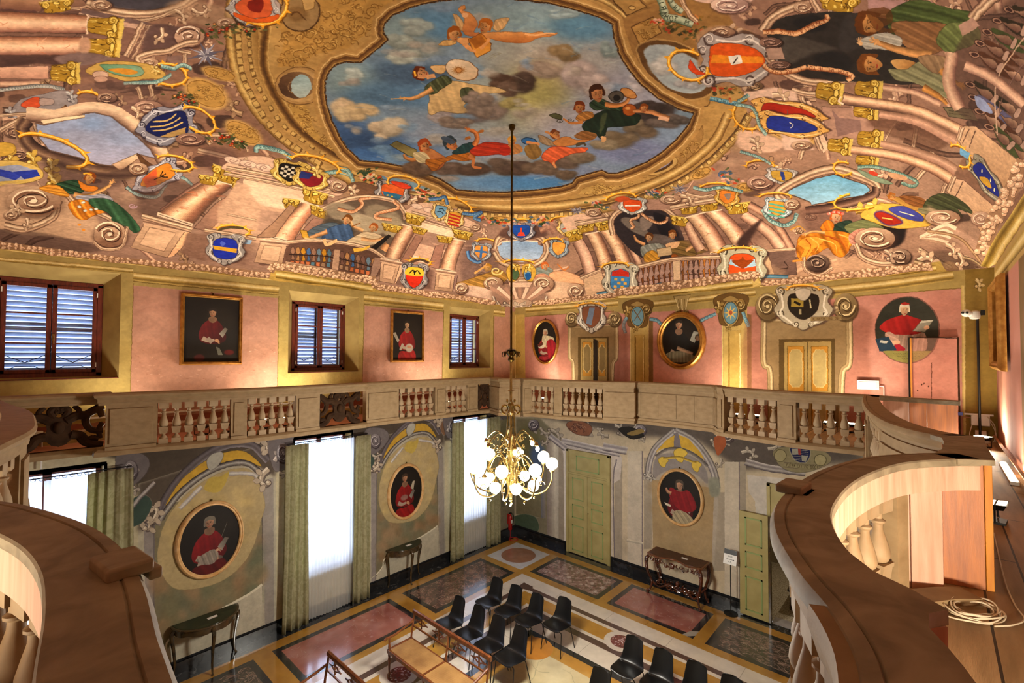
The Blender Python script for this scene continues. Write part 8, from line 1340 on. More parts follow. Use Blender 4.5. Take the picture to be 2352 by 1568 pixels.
 def r2(P,W,H):mk(.48,.27,34,'9c1c1c',hair='241c14',lap='8c1818',lace=False,skin='b8906c',book=False)(P,W,H);P.poly([(W*.06,H*.44),(W*.14,H*.42),(W*.26,H*.58),(W*.2,H*.62)],'8c8474');P.ell(W*.55,H*.72,46,44,'9c9084',f=4);P.ell(W*.55,H*.7,26,14,'a47058');P.line([(W*.36,H*.64),(W*.28,H*.76)],24,'9c9084')
 def r3(P,W,H):mk(.5,.3,40,'5c4438',hair='b8a890',lace=True,skin='b89478')(P,W,H)
 portrait('oval_portrait','oval portrait of a seated sitter in red, over the nearest half-round table',1.08,1.36,'L',(XL+.01,2.66,2.15),l1,fw=.075)
 portrait('oval_portrait','oval portrait of a standing sitter in red, between the middle and far curtained windows',1.06,1.36,'L',(XL+.01,6.84,2.11),l2,fw=.07,fm='giltwood')
 portrait('oval_portrait','oval portrait of a reclining sitter in a red cape, over the carved console table',1.12,1.34,'F',(-4.5,YB-.01,2.15),f1,fw=.07)
 portrait('oval_portrait','oval portrait in a bright gilt frame, sitter with white fur collar',.98,1.32,'F',(-8.5,YB-.01,5.85),u1,fw=.07,fm='gold')
 portrait('oval_portrait','oval portrait of a black-robed sitter in a deep gilt frame, between painted pilasters',1.16,1.36,'F',(-4.45,YB-.01,5.82),u2,fw=.13,fm='gold',depth=.12)
 portrait('rectangular_portrait','dark rectangular portrait of a dim red sitter, beside the nearest upper window',.98,1.26,'L',(XL+.01,2.62,5.91),r1,False,'gold',.06)
 portrait('rectangular_portrait','smaller-looking rectangular portrait of a sitter in bright red, between the other two upper windows',.98,1.26,'L',(XL+.01,6.84,5.91),r2,False,'gold',.06)
 portrait('rectangular_portrait','gilt framed portrait seen nearly edge-on, right wall of the gallery',1.35,1.3,'R',(XR-.02,9.6,5.94),r3,False,'gold',.12,depth=.1)
def drape_mesh(y0,y1,z0,z1,x,amp,per,seed,flare=.0,wav=.3):
 R=random.Random(seed);n=max(24,int((y1-y0)/.012));zs=np.linspace(z1,z0,14);v=[];ph=R.uniform(0,6);jt=[R.uniform(.7,1.3)for _ in range(40)]
 for j,z in enumerate(zs):
  k=j/(len(zs)-1);m=(y0+y1)/2
  for i in range(n+1):
   u=i/n;y=y0+(y1-y0)*u;yy=m+(y-m)*(1+flare*k)+.012*math.sin(3*k+ph+u*5);a=amp*(.55+.45*k)*jt[int(u*(y1-y0)/per)%40]
   v.append((x+a*math.sin(u*(y1-y0)/per*6.283+ph+wav*math.sin(2.2*k+ph*2))+.3*a*math.sin(u*(y1-y0)/per*14+k*2),yy,z+(.012*math.sin(u*9+ph)if j==len(zs)-1 else 0)))
 g=G();g.add(v,[(j*(n+1)+i,j*(n+1)+i+1,(j+1)*(n+1)+i+1,(j+1)*(n+1)+i)for j in range(len(zs)-1)for i in range(n)]);return g
def curtains():
 where=('nearest tall window','middle tall window','farthest tall window')
 for i,(c,_)in enumerate(WIN):
  y0,y1=c-.56,c+.64
  t=thing('curtain_rod','black curtain rod with rings over the %s'%where[i],'curtain rod');x=XL+.14
  G().tube([(x,max(y0-.25,YF+.02),3.68),(x,y1+.3,3.68)],.009,8).build('rod',M['black'],t)
  n=14
  for k in range(n):
   yy=y0+.03+(y1-y0-.06)*(k+.5)/n;yy=max(yy,YF+.05);th=np.linspace(0,6.283,13)[:-1]
   G().tube([(x,yy+.024*math.cos(a),3.665+.024*math.sin(a))for a in th],.004,5,closed=True).build('ring',M['black'],t)
  if i==0:sh=((.02,.46),(.5,.96))
  else:sh=((y0,y1),)
  for k,(a,b)in enumerate(sh):o=drape_mesh(a,b,.02,3.63,XL+.11,.018,.07,20+i*3+k).build('sheer_curtain',M['sheer'],ang=180);tag(o,('white sheer curtain filling the %s'%where[i])if i else 'white sheer curtain panel of the nearest tall window, '+('cut by the stone rail' if k==0 else 'beside the green curtain'),'curtain','white sheer curtains')
 for(a,b,sd,lb)in((.96,1.52,1,'green damask curtain hanging beside the nearest tall window, yellow light on it'),(3.88,4.34,2,'green damask curtain between the nearest oval portrait and the middle window'),(5.36,5.74,3,'green damask curtain on the far side of the middle tall window'),(8.14,8.56,4,'green damask curtain on the near side of the farthest window'),(9.5,9.98,5,'green damask curtain closest to the room corner')):
  tag(drape_mesh(a,b,0.01,3.66,XL+.19,.04,.13,sd,.12).build('green_curtain',M['damask'],ang=180,solid=.006),lb,'curtain','green damask curtains')
def demi_table(y,lb,dpt,half,cl):
 t=thing('console_table',lb,'table',(XL+.035,y,0),0);n=20;arc=[(dpt*math.sin(i/n*math.pi),-half*math.cos(i/n*math.pi))for i in range(n+1)]
 G().prism(arc,.83,.855).build('tabletop',M['olivewood'],t,bevel=.006);G().prism([(x*.93,yy*.93)for x,yy in arc],.855,.859).build('top_inlay',M['greentop'],t)
 g=G();v=[]
 for i,(x,yy)in enumerate(arc):v+=[(x*.92,yy*.92,.83),(x*.92,yy*.92,.735-.025*abs(math.sin(i/n*math.pi*4))),(x*.88,yy*.88,.735-.025*abs(math.sin(i/n*math.pi*4))),(x*.88,yy*.88,.83)]
 g.add(v,[(i*4+j,i*4+(j+1)%4,(i+1)*4+(j+1)%4,(i+1)*4+j)for i in range(n)for j in range(4)]);g.build('apron',M['olivewood'],t)
 for(x,yy,dx,dy)in((.05,-half*.88,.02,-.05),(dpt*.88,0,.06,0),(.05,half*.88,.02,.05)):
  p=cat([(x,yy,.8),(x+dx,yy+dy,.7),(x+dx*.3,yy+dy*.3,.45),(x-dx*.1,yy-dy*.1,.2),(x+dx*.2,yy+dy*.2,.05),(x+dx*.6,yy+dy*.6,.0)],n=5);G().tube(p,np.interp(np.linspace(0,1,len(p)),[0,.15,.5,.85,1],[.03,.036,.022,.014,.024]),8).build('leg',M['olivewood'],t)
 o=G().box((0,0,.001),(.07,.15,.002),.05).build('name_card',M['paper']);o.location=(XL+.035+dpt*.42,y+.05,.861);tag(o,cl,'card')
def ornate_table():
 t=thing('carved_console_table','carved walnut console table with serpentine red top under the lower far portrait','table',(-4.43,YB-.06,0));n=24;fr=[(-.64,-.02)]+[(-.64+1.28*i/n,-.5-.07*math.sin(i/n*math.pi*3)*1-(.03 if 4<i<20 else 0))for i in range(n+1)]+[(.64,-.02)]
 G().prism(fr[::-1],.855,.88).build('tabletop',M['walnut'],t,bevel=.01);G().prism([(x*.93,-.03+(y+.02)*.86)for x,y in fr][::-1],.88,.884).build('top_panel',M['leather'],t)
 for i,(x,y)in enumerate(((-.58,-.5),(.58,-.5),(-.57,-.06),(.57,-.06))):
  s_=1 if x>0 else-1;b=-.05 if y<-.3 else 0;p=cat([(x,y,.84),(x+s_*.05,y+b,.74),(x+s_*.03,y+b*.6,.5),(x-s_*.05,y+.03,.25),(x-s_*.02,y,.08),(x+s_*.03,y+b,.0)],n=6);g=G().tube(p,np.interp(np.linspace(0,1,len(p)),[0,.15,.5,.85,1],[.034,.045,.028,.02,.034]),10);g.ball((x+s_*.04,y+b,.74),.05,8);g.ball((x+s_*.02,y+b,.05),.035,8);g.build('leg',M['redwood'],t)
 R=random.Random(4);g=G()
 for i in range(26):
  u=R.uniform(-.54,.54);z=.8-.12*(1-abs(u)/.6)*R.random();th=np.linspace(0,R.uniform(3,6),12)+R.uniform(0,6);r=R.uniform(.03,.06)*(1-np.linspace(0,.7,12));g.tube(np.stack([u+r*np.cos(th),np.full(12,-.52-R.uniform(0,.03)),z+r*np.sin(th)],-1),.012,6)
 g.ball((0,-.55,.76),.045,8,1.3);g.build('carved_apron',M['redwood'],t);g=G()
 for s_ in(-1,1):
  g.tube(cat([(s_*.57,-.48,.3),(s_*.4,-.4,.14),(s_*.2,-.3,.2),(0,-.28,.14)],n=6),.022,8);g.tube(cat([(s_*.57,-.08,.3),(s_*.4,-.18,.14),(s_*.2,-.26,.2),(0,-.28,.14)],n=6),.022,8)
 for i in range(34):
  u=R.uniform(-.5,.5);th=np.linspace(0,R.uniform(3,6),12)+R.uniform(0,6);r=R.uniform(.03,.07)*(1-np.linspace(0,.7,12));g.tube(np.stack([u+r*np.cos(th),-.3+R.uniform(-.08,.08)+.4*r*np.cos(th),.17+R.uniform(-.03,.08)+r*np.sin(th)],-1),.012,6)
 g.ball((0,-.28,.28),.05,10,1.3);g.build('carved_stretcher',M['redwood'],t)
 o=G().box((0,0,.001),(.15,.07,.002),-.05).build('name_card',M['paper']);o.location=(-4.28,YB-.3,.886);tag(o,'small white card lying on the carved console table','card')
def chair_proto(lb):
 t=thing('shell_chair',lb,'chair',group='black shell chairs set out in rows');
 pr=cat([(-.225,.43),(-.2,.448),(-.12,.447),(0,.43),(.1,.425),(.165,.44),(.2,.49),(.225,.57),(.25,.66),(.275,.75),(.29,.81),(.293,.835)],n=3);hw=np.interp(np.linspace(0,1,len(pr)),[0,.04,.2,.4,.5,.62,.78,.88,.94,.98,1],[.15,.19,.222,.23,.212,.182,.164,.152,.134,.1,.05]);n=12;v=[]
 for i,(y,z)in enumerate(pr):
  s_=i/(len(pr)-1)
  for k in range(n+1):
   u=k/n*2-1;b=1 if s_>.5 else 0;dish=u*u*(.028 if s_<.45 else .01);fwd=u*u*(.0 if s_<.4 else .045);v.append((u*hw[i],y-fwd,z+dish-(.02*u*u if s_<.05 else 0)))
 g=G();g.add(v,[(i*(n+1)+k,i*(n+1)+k+1,(i+1)*(n+1)+k+1,(i+1)*(n+1)+k)for i in range(len(pr)-1)for k in range(n)]);g.build('shell',M['shell'],t,ang=180,sub=1,solid=.01)
 for sx in(-1,1):
  G().tube([(sx*.1,-.12,.418),(sx*.19,-.15,.415),(sx*.2,-.155,.4),(sx*.222,-.215,0)],.0085,7).build('leg',M['black'],t);G().tube([(sx*.1,.1,.418),(sx*.19,.12,.415),(sx*.205,.13,.4),(sx*.225,.235,0)],.0085,7).build('leg',M['black'],t)
 G().tube([(-.12,-.12,.418),(.12,-.12,.418)],.008,6).add([],[]).tube([(-.12,.1,.418),(.12,.1,.418)],.008,6).build('under_frame',M['black'],t);return t
def chairs():
 sp=[]
 for i,(x,y)in enumerate(((-6.82,6.86),(-6.31,6.89),(-5.8,6.92),(-5.32,7.16))):sp.append((x,y,('black shell chair in the back row of the left block, nearest the tall windows','black shell chair, second from the windows in the back row of the left block','black shell chair, third from the windows in the back row of the left block','black shell chair pulled back, at the aisle end of its row')[i]))
 for i,(x,y)in enumerate(((-6.83,5.83),(-6.32,5.86),(-5.81,5.86),(-5.32,5.88))):sp.append((x,y,('black shell chair directly behind the cane settee, window end','black shell chair behind the cane settee, second from the window end','black shell chair behind the cane settee, third from the window end','black shell chair behind the right-hand arm of the cane settee')[i]))
 for i,(x,y)in enumerate(((-3.75,6.93),(-3.25,6.93),(-2.75,6.98),(-2.25,7.02))):sp.append((x,y,('black shell chair nearest the red floor roundel in the right block','black shell chair just right of the one by the red roundel','black shell chair third from the aisle in the right block, half its seat cropped','black shell chair at the bottom edge near the right handrail')[i]))
 sp.append((-3.74,5.88,'black shell chair cut by the bottom edge in front of the right block'))
 R=random.Random(8);p=None
 for x,y,lb in sp:
  rz=R.uniform(-.03,.03)
  if p is None:p=chair_proto(lb);p.location=(x,y,0);p.rotation_euler=(0,0,rz)
  else:dup(p,lb,(x,y,0),rz)
def settee(lb,x,y):
 t=thing('cane_settee',lb,'bench',(x,y,0),group='cane settees');W,D=1.95,.5
 G().box((0,0,.452),(W-.1,D-.06,.02)).build('seat',M['cane'],t,bevel=.006);G().box((0,-.0,.464),(.035,D-.06,.012)).build('seat_divider',M['walnut'],t)
 g=G();g.box((0,-D/2+.02,.43),(W,.045,.06));g.box((0,D/2-.02,.43),(W,.04,.06));g.box((-W/2+.02,0,.43),(.045,D,.06));g.box((W/2-.02,0,.43),(.045,D,.06));g.build('seat_frame',M['walnut'],t,bevel=.006)
 for sx in(-1,0,1):
  X=sx*(W/2-.03);p=[(X,D/2-.02,0),(X,D/2-.02,.42),(X,D/2+.0,.6),(X,D/2+.05,.9)];G().tube(cat(p,n=4),.022,4).build('back_post',M['walnut'],t,ang=30)
  if sx or True:G().lathe([(.012,0),(.018,.03),(.013,.07),(.018,.15),(.024,.3),(.018,.33),(.024,.36),(.024,.42)],(X,-D/2+.03,0),10).build('leg',M['walnut'],t)
  if sx:
   G().lathe([(.018,.45),(.024,.5),(.016,.56),(.02,.66)],(X,-D/2+.03,0),10).build('arm_post',M['walnut'],t);G().tube(cat([(X,D/2+.01,.74),(X,.1,.7),(X,-.12,.66),(X,-D/2-.03,.665),(X,-D/2-.07,.64)],n=4),.019,8).build('arm',M['walnut'],t)
 v=[];G().tube([(-W/2,D/2+.05,.88),(W/2,D/2+.05,.88)],.03,8,flat=1.5).build('top_rail',M['walnut'],t);G().box((0,D/2+.015,.66),(W-.06,.02,.025)).build('lower_rail',M['walnut'],t)
 for a in(-.75,-.25,.25,.75):G().box((a*W/2,D/2+.035,.77),(.02,.02,.2)).build('back_slat',M['walnut'],t)
 for s0 in(-1,1):
  for q in(-1,1):
   c=s0*(W/4)+q*.235;g=G()
   for e in(-1,1):g.tube(cat([(c-.17,D/2+.035,.765),(c-.08,D/2+.035,.765+e*.012),(c-.04,D/2+.035,.765+e*.035),(c,D/2+.035,.765+e*.03),(c+.04,D/2+.035,.765+e*.035),(c+.08,D/2+.035,.765+e*.012),(c+.17,D/2+.035,.765)],n=4),.011,6)
   g.build('pierced_splat',M['walnut'],t)
 return t
def chandelier():
 C0=AY(1174,812,4.93);cx,cy=float(C0[0]),float(C0[1]);zt=float(vault(cx,cy));t=thing('chandelier','large brass chandelier with glowing glass globes hanging on a long rod','chandelier',(cx,cy,3.45));B0=3.45;zz=lambda py:float(5.5-(py-812)/161.0)-B0
 G().lathe([(.05,zt-B0),(.04,zt-B0-.05),(.012,zt-B0-.09)][::-1],n=14).build('ceiling_rose',M['darkbrass'],t);G().tube([(0,0,zt-B0-.05),(0,0,zz(830))],.016,10).build('rod',M['darkbrass'],t);G().tube([(0,0,zz(830)),(0,0,zz(935))],.019,10).build('rod',M['brass'],t)
 g=G();z0=zz(815);g.lathe([(.02,-.1),(.05,-.07),(.035,-.03),(.03,.05),(.09,.07),(.02,.09)],(0,0,z0),12)
 for i in range(8):
  a=i/8*6.283;r=np.array([.03,.08,.12,.13,.11]);h=np.array([-.02,.05,.04,-.01,-.03]);g.tube(np.stack([r*math.cos(a),r*math.sin(a),z0+h],-1),[.012,.022,.026,.018,.008],6,flat=.4)
 g.build('leaf_crown',M['darkbrass'],t)
 for py in(897,980,1000,1130):G().lathe([(.018,-.01),(.045,-.004),(.045,.004),(.018,.01)],(0,0,zz(py)),14).build('collar',M['brass'],t)
 g=G();z0=zz(938);g.lathe([(.02,-.1),(.05,-.06),(.035,0),(.055,.05),(.02,.1)],(0,0,z0),12)
 for i in range(6):
  a=i/6*6.283+.2;th=np.linspace(-1.6,4.6,18);rr=.072*(1-np.linspace(0,.62,18));g.tube(np.stack([(.095+rr*np.cos(th))*math.cos(a),(.095+rr*np.cos(th))*math.sin(a),z0+rr*np.sin(th)],-1),.011,6);g.ball((.06*math.cos(a),.06*math.sin(a),z0+.11),.018,6,1.6)
 g.build('scroll_crown',M['brass'],t)
 for i in range(4):
  a=i/4*6.283+.6;q=cat([(.04,zz(945)),(.05,zz(970)),(.06,zz(995)),(.1,zz(1015)),(.16,zz(1028))],n=5);G().tube(np.stack([q[:,0]*math.cos(a),q[:,0]*math.sin(a),q[:,1]],-1),.011,8).build('stay',M['brass'],t)
 G().lathe([(.012,zz(1146)),(.03,zz(1136)),(.014,zz(1128)),(.05,zz(1112)),(.075,zz(1098)),(.05,zz(1080)),(.03,zz(1060)),(.055,zz(1040)),(.035,zz(1010)),(.022,zz(985)),(.02,zz(935))],n=16).build('stem',M['brass'],t)
 g=G();R=random.Random(6)
 for i in range(84):
  a,z=R.uniform(0,6.283),R.uniform(zz(1105),zz(1000));r=R.uniform(.05,.2+.12*R.random());th=np.linspace(0,R.uniform(3,6),10)+R.uniform(0,6);k=R.uniform(.025,.055)*(1-np.linspace(0,.7,10));g.tube(np.stack([(r+k*np.cos(th))*math.cos(a),(r+k*np.cos(th))*math.sin(a),z+k*np.sin(th)],-1),.007,5)
 g.build('foliage',M['brass'],t)
 def globe(arm,p,r,hold):
  g=G();g.ball(p,r,16);g.build('globe',M['globe'],arm);G().lathe([(r*.25,0),(r*.5,.012),(r*.3,.035),(.012,.05)]if hold>0 else[(.012,-.05),(r*.3,-.035),(r*.5,-.012),(r*.25,0)],(p[0],p[1],p[2]+hold*r*.92),10).build('globe_cap',M['brass'],arm)
 for i in range(8):
  a=i/8*6.283+.15;q=cat([(.05,zz(1075)),(.14,zz(1045)),(.26,zz(1050)),(.36,zz(1078)),(.375,zz(1090))],n=6);ca,sa=math.cos(a),math.sin(a);arm=G().tube(np.stack([q[:,0]*ca,q[:,0]*sa,q[:,1]],-1),.0095,7).build('arm',M['brass'],t);globe(arm,(.375*ca,.375*sa,zz(1103)),.078,1)
 for i in range(8):
  a=i/8*6.283+.54;ca,sa=math.cos(a),math.sin(a);q=cat([(.06,zz(1092)),(.18,zz(1118)),(.34,zz(1128)),(.5,zz(1118)),(.58,zz(1095)),(.585,zz(1075))],n=6);g=G().tube(np.stack([q[:,0]*ca,q[:,0]*sa,q[:,1]],-1),.0105,7);th=np.linspace(0,5,14);k=.05*(1-np.linspace(0,.7,14));g.tube(np.stack([(.44+k*np.cos(th))*ca,(.44+k*np.cos(th))*sa,zz(1105)+k*np.sin(th)],-1),.007,5);g.ball((.34*ca,.34*sa,zz(1136)),.018,6);arm=g.build('arm',M['brass'],t);globe(arm,(.585*ca,.585*sa,zz(1058)),.086,-1)
 for i in range(6):
  a=i/6*6.283+.35;ca,sa=math.cos(a),math.sin(a);q=cat([(.04,zz(1030)),(.12,zz(1000)),(.22,zz(990)),(.32,zz(1000)),(.38,zz(1012))],n=5);g=G().tube(np.stack([q[:,0]*ca,q[:,0]*sa,q[:,1]],-1),.008,6);arm=g.build('arm',M['brass'],t)
  G().lathe([(.02,-.03),(.032,-.01),(.016,.03)],(.385*ca,.385*sa,zz(1014)),8).build('bulb_socket',M['brass'],arm);G().ball((.4*ca,.4*sa,zz(1024)),.03,10,1.3).build('bulb',M['globe'],arm)
 g=G();g.tube([(0,0,zz(1140)),(.02,0,zz(1150)),(-.01,0,zz(1158))],.014,6);g.ball((0,0,zz(1144)),.028,8);g.build('finial',M['brass'],t)
def flood(lb,x,y,face,on=True,E=70,h=.16,w=.2,tilt=1.48,sz=.22,col=(1,.85,.62)):
 """floodlight standing on the gallery floor; face = heading of its beam in plan"""
 t=thing('floodlight',lb,'floodlight',(x,y,FZ),face,group='black floodlights on the gallery floor')
 G().box((0,0,.01),(.12,.16,.02)).build('foot',M['black'],t);G().tube([(0,-w/2-.01,.02),(0,-w/2-.01,h),(0,w/2+.01,h),(0,w/2+.01,.02)],.007,6).build('bracket',M['black'],t)
 c,s_=math.cos(tilt),math.sin(tilt);n=np.array([c,0,s_]);b=np.array([-s_,0,c]);o=np.array([0,0,h]);q=[o+b*u+np.array([0,v,0])for u,v in((-.07,-w/2),(.07,-w/2),(.07,w/2),(-.07,w/2))];g=G();g.add([tuple(p-n*.05)for p in[o+(p-o)*.6 for p in q]]+[tuple(p)for p in q],[(3,2,1,0),(0,1,5,4),(1,2,6,5),(2,3,7,6),(3,0,4,7)]);g.build('housing',M['black'],t)
 g=G();g.add([tuple(o+(p-o)*.92+n*.001)for p in q],[(0,1,2,3)]);g.build('lens',M['lampface']if on else M['glass'],t)
 if on:
  l=bpy.data.lights.new('flood_beam','AREA');l.energy=E;l.color=col;l.shape='RECTANGLE';l.size=.14;l.size_y=w;l.spread=math.radians(150);lo=bpy.data.objects.new('flood_beam',l);LINK(lo);lo.parent=t
  from mathutils import Vector
  lo.location=tuple(o+n*.012);lo.rotation_euler=Vector(tuple(-n)).to_track_quat('Z','Y').to_euler()
def smalls():
 t=thing('sign_stand','black stand holding a slanted white sign with black header and arrow','sign',(-3.31,YB-.26,0));G().lathe([(.14,0),(.14,.012),(.03,.02),(.012,.03)],n=24).build('base',M['black'],t);G().tube([(0,0,.02),(0,0,1.08)],.009,8).build('pole',M['black'],t)
 g=G();P3=lambda u,v,o:(u,-.06+v*.1-o*.9,1.05+v*.28+o*.0);g.slab([P3(-.13,0,0),P3(.13,0,0),P3(.13,1,0),P3(-.13,1,0)],(0,.01,0));g.build('sign_panel',M['white'],t);g=G();g.add([P3(-.13,.68,.003),P3(.13,.68,.003),P3(.13,1,.003),P3(-.13,1,.003)],[(0,1,2,3)]);g.build('sign_header',M['black'],t)
 g=G();g.add([P3(-.07,.33,.003),P3(.06,.33,.003),P3(.06,.36,.003),P3(-.07,.36,.003),P3(.06,.29,.003),P3(.09,.345,.003),P3(.06,.4,.003)],[(0,1,2,3),(4,5,6)]);g.build('arrow_mark',M['black'],t)
 for i,(wd,v)in enumerate((('SALA',.5),('W.PL',.13))):
  cu=bpy.data.curves.new('sign_lettering','FONT');cu.body=wd;cu.size=.042;cu.align_x='CENTER';cu.extrude=.0005;o=bpy.data.objects.new('sign_lettering',cu);LINK(o);bpy.context.view_layer.update();me=bpy.data.meshes.new_from_object(o.evaluated_get(bpy.context.evaluated_depsgraph_get()));bpy.data.objects.remove(o);o=bpy.data.objects.new('sign_lettering',me);LINK(o);o.parent=t;me.materials.clear();me.materials.append(M['black']);o.location=P3(0,v,.004);o.rotation_euler=(math.atan2(.28,.1),0,0)
 e=thing('fire_extinguisher','red fire extinguisher hanging in the room corner','fire extinguisher',(XL+.11,10.55,.19));G().lathe([(.055,0),(.06,.02),(.06,.36),(.04,.42),(.02,.44),(.02,.48)],n=14).build('cylinder',M['red'],e);G().box((0,0,.49),(.03,.09,.03)).build('valve',M['black'],e);G().tube(cat([(0,.04,.48),(.05,.09,.4),(.04,.08,.15)],n=4),.01,6).build('hose',M['black'],e);G().box((.06,-.0,.25),(.003,.07,.1)).build('label_plate',M['white'],e);G().box((-.085,0,.3),(.045,.04,.3)).build('wall_bracket',M['red'],e)
 e=thing('extinguisher_stand','red pipe ring and post on the floor under the extinguisher','stand',(XL+.36,10.42,0));th=np.linspace(0,6.283,25)[:-1];G().tube([(.13*math.cos(a),.13*math.sin(a),.014)for a in th],.012,6,closed=True).build('floor_ring',M['red'],e);G().tube([(-.13,0,.014),(-.13,0,.5)],.008,6).build('post',M['red'],e)
 tag(G().tube(cat([tuple(AZ(px,py,.008))for px,py in((1400,1292),(1425,1300),(1450,1306),(1468,1312),(1480,1322),(1495,1328),(1512,1330))],n=5),.006,6).build('floor_cable',M['white']),'thin white cable on the dark floor border, green door to carved table','cable')
 # gallery, right side
 t=thing('camera_pole','tall black pole with a white twin-lens device on top, far right','camera pole',(.5,YB-.32,FZ));G().tube([(0,0,0),(0,0,1.98)],.017,10).build('pole',M['black'],t);G().lathe([(.12,0),(.12,.02),(.02,.03)],n=16).build('base',M['white'],t)
 g=G();g.lathe([(.03,0),(.06,.01),(.07,.06),(.06,.12),(.02,.14)],(-.03,0,1.96),14);g.build('camera_body',M['white'],t);hd=G().ball((-.13,-.05,2.06),.062,14).tube([(-.13,-.04,2.06),(-.03,0,2.03)],.05,10).build('camera_head',M['white'],t)
 for dx in(-.028,.022):G().ball((-.145+dx,-.105,2.065),.02,10).build('lens',M['black'],hd)
 G().box((.06,0,2.06),(.05,.04,.08)).build('rear_bracket',M['black'],t)
 t=thing('junction_box','white electrical box with looping cables low in the right gallery corner','electrical box',(.52,YB-.05,4.36));G().box((0,0,.08),(.22,.09,.17)).build('box',M['white'],t,bevel=.01);G().box((-.02,-.01,.175),(.34,.05,.025)).build('tray',M['white'],t);G().box((-.24,-.03,.17),(.07,.05,.05)).build('blue_plug',M['blue'],t);G().box((.0,-.02,-.12),(.13,.05,.07)).build('socket',M['white'],t)
 for i,pts in enumerate(([(.08,-.05,.15),(.16,-.07,0),(.14,-.07,-.25),(.02,-.1,-.33)],[(-.1,-.03,0),(-.13,-.05,-.15),(-.1,-.03,-.24)],[(.1,-.03,.1),(.17,-.03,-.1),(.16,-.05,-.3)])):G().tube(cat(pts,n=5),.007,6).build('cable',M['cable'],t)
 for dx in(-.2,-.26):G().tube([(dx+.1,-.01,.12),(dx,-.01,.12),(dx-.01,-.01,.1),(dx-.01,-.01,-.22)],.009,6).build('conduit',M['copper'],t)
 t=thing('emergency_light','rectangular white emergency light beside the big painted door','light fixture',(-.94,YB-.0255,4.87));G().box((0,0,.08),(.33,.05,.17)).build('housing',M['white'],t,bevel=.006);G().box((0,-.028,.08),(.27,.006,.11)).build('diffuser',newmat('diffuser','d8d0c0',.4,emit='ffe8c8',es=.5),t);G().tube([(.16,0,.06),(.22,0,.06),(.23,0,.04),(.23,0,-.3)],.008,6).build('conduit',M['white'],t)
 t=thing('wall_device','white angled bracket device seen through the nearest pierced panel','security device',tuple(AX(88,1000,XL+.12)));G().box((0,0,0),(.1,.1,.12)).build('bracket',M['white'],t,bevel=.01);G().box((.14,.02,-.04),(.26,.1,.06),.25).build('arm',M['white'],t,bevel=.01);G().tube([(-.05,.04,-.05),(-.05,.04,-.5)],.012,6).build('conduit',M['white'],t)
 R=random.Random(2);g=G();c=np.array([.13,3.55,FZ+.012])
 for i in range(7):
  th=np.linspace(0,6.283,40)[:-1];rx,ry=R.uniform(.075,.12),R.uniform(.09,.15);ox,oy=R.uniform(-.02,.02),R.uniform(-.03,.03);g.tube([(c[0]+ox+rx*math.cos(a),c[1]+oy+ry*math.sin(a+.3),c[2]+.004*i+.006*math.sin(3*a+i))for a in th],.0042,5,closed=True)
 g.tube(cat([(.2,3.42,c[2]),(.27,3.5,c[2]),(.32,3.62,c[2]),(.3,3.8,c[2]),(.29,4.2,c[2]),(.31,5.2,c[2])],n=6),.0042,5);tag(g.build('coiled_cable',M['cable']),'coil of white cable on the plank floor beside the board partition','cable')
 tag(G().box((.67,5.0,FZ+.1),(.03,11.5,.015)).build('cable_duct',M['copper']),'thin cable duct along the foot of the right gallery wall','cable duct')
 tag(G().box((XL+.0155,4.8,FZ+.36),(.03,10.5,.03)).build('cable_duct',M['white']),'white cable duct along the left gallery wall','cable duct')
 t=thing('tube_light','long glowing tube light on the right gallery floor','light',(.6,7.9,FZ));G().box((0,0,.02),(.07,1.2,.035)).build('housing',M['white'],t);G().box((0,0,.045),(.05,1.16,.02)).build('tube',M['lampface'],t)
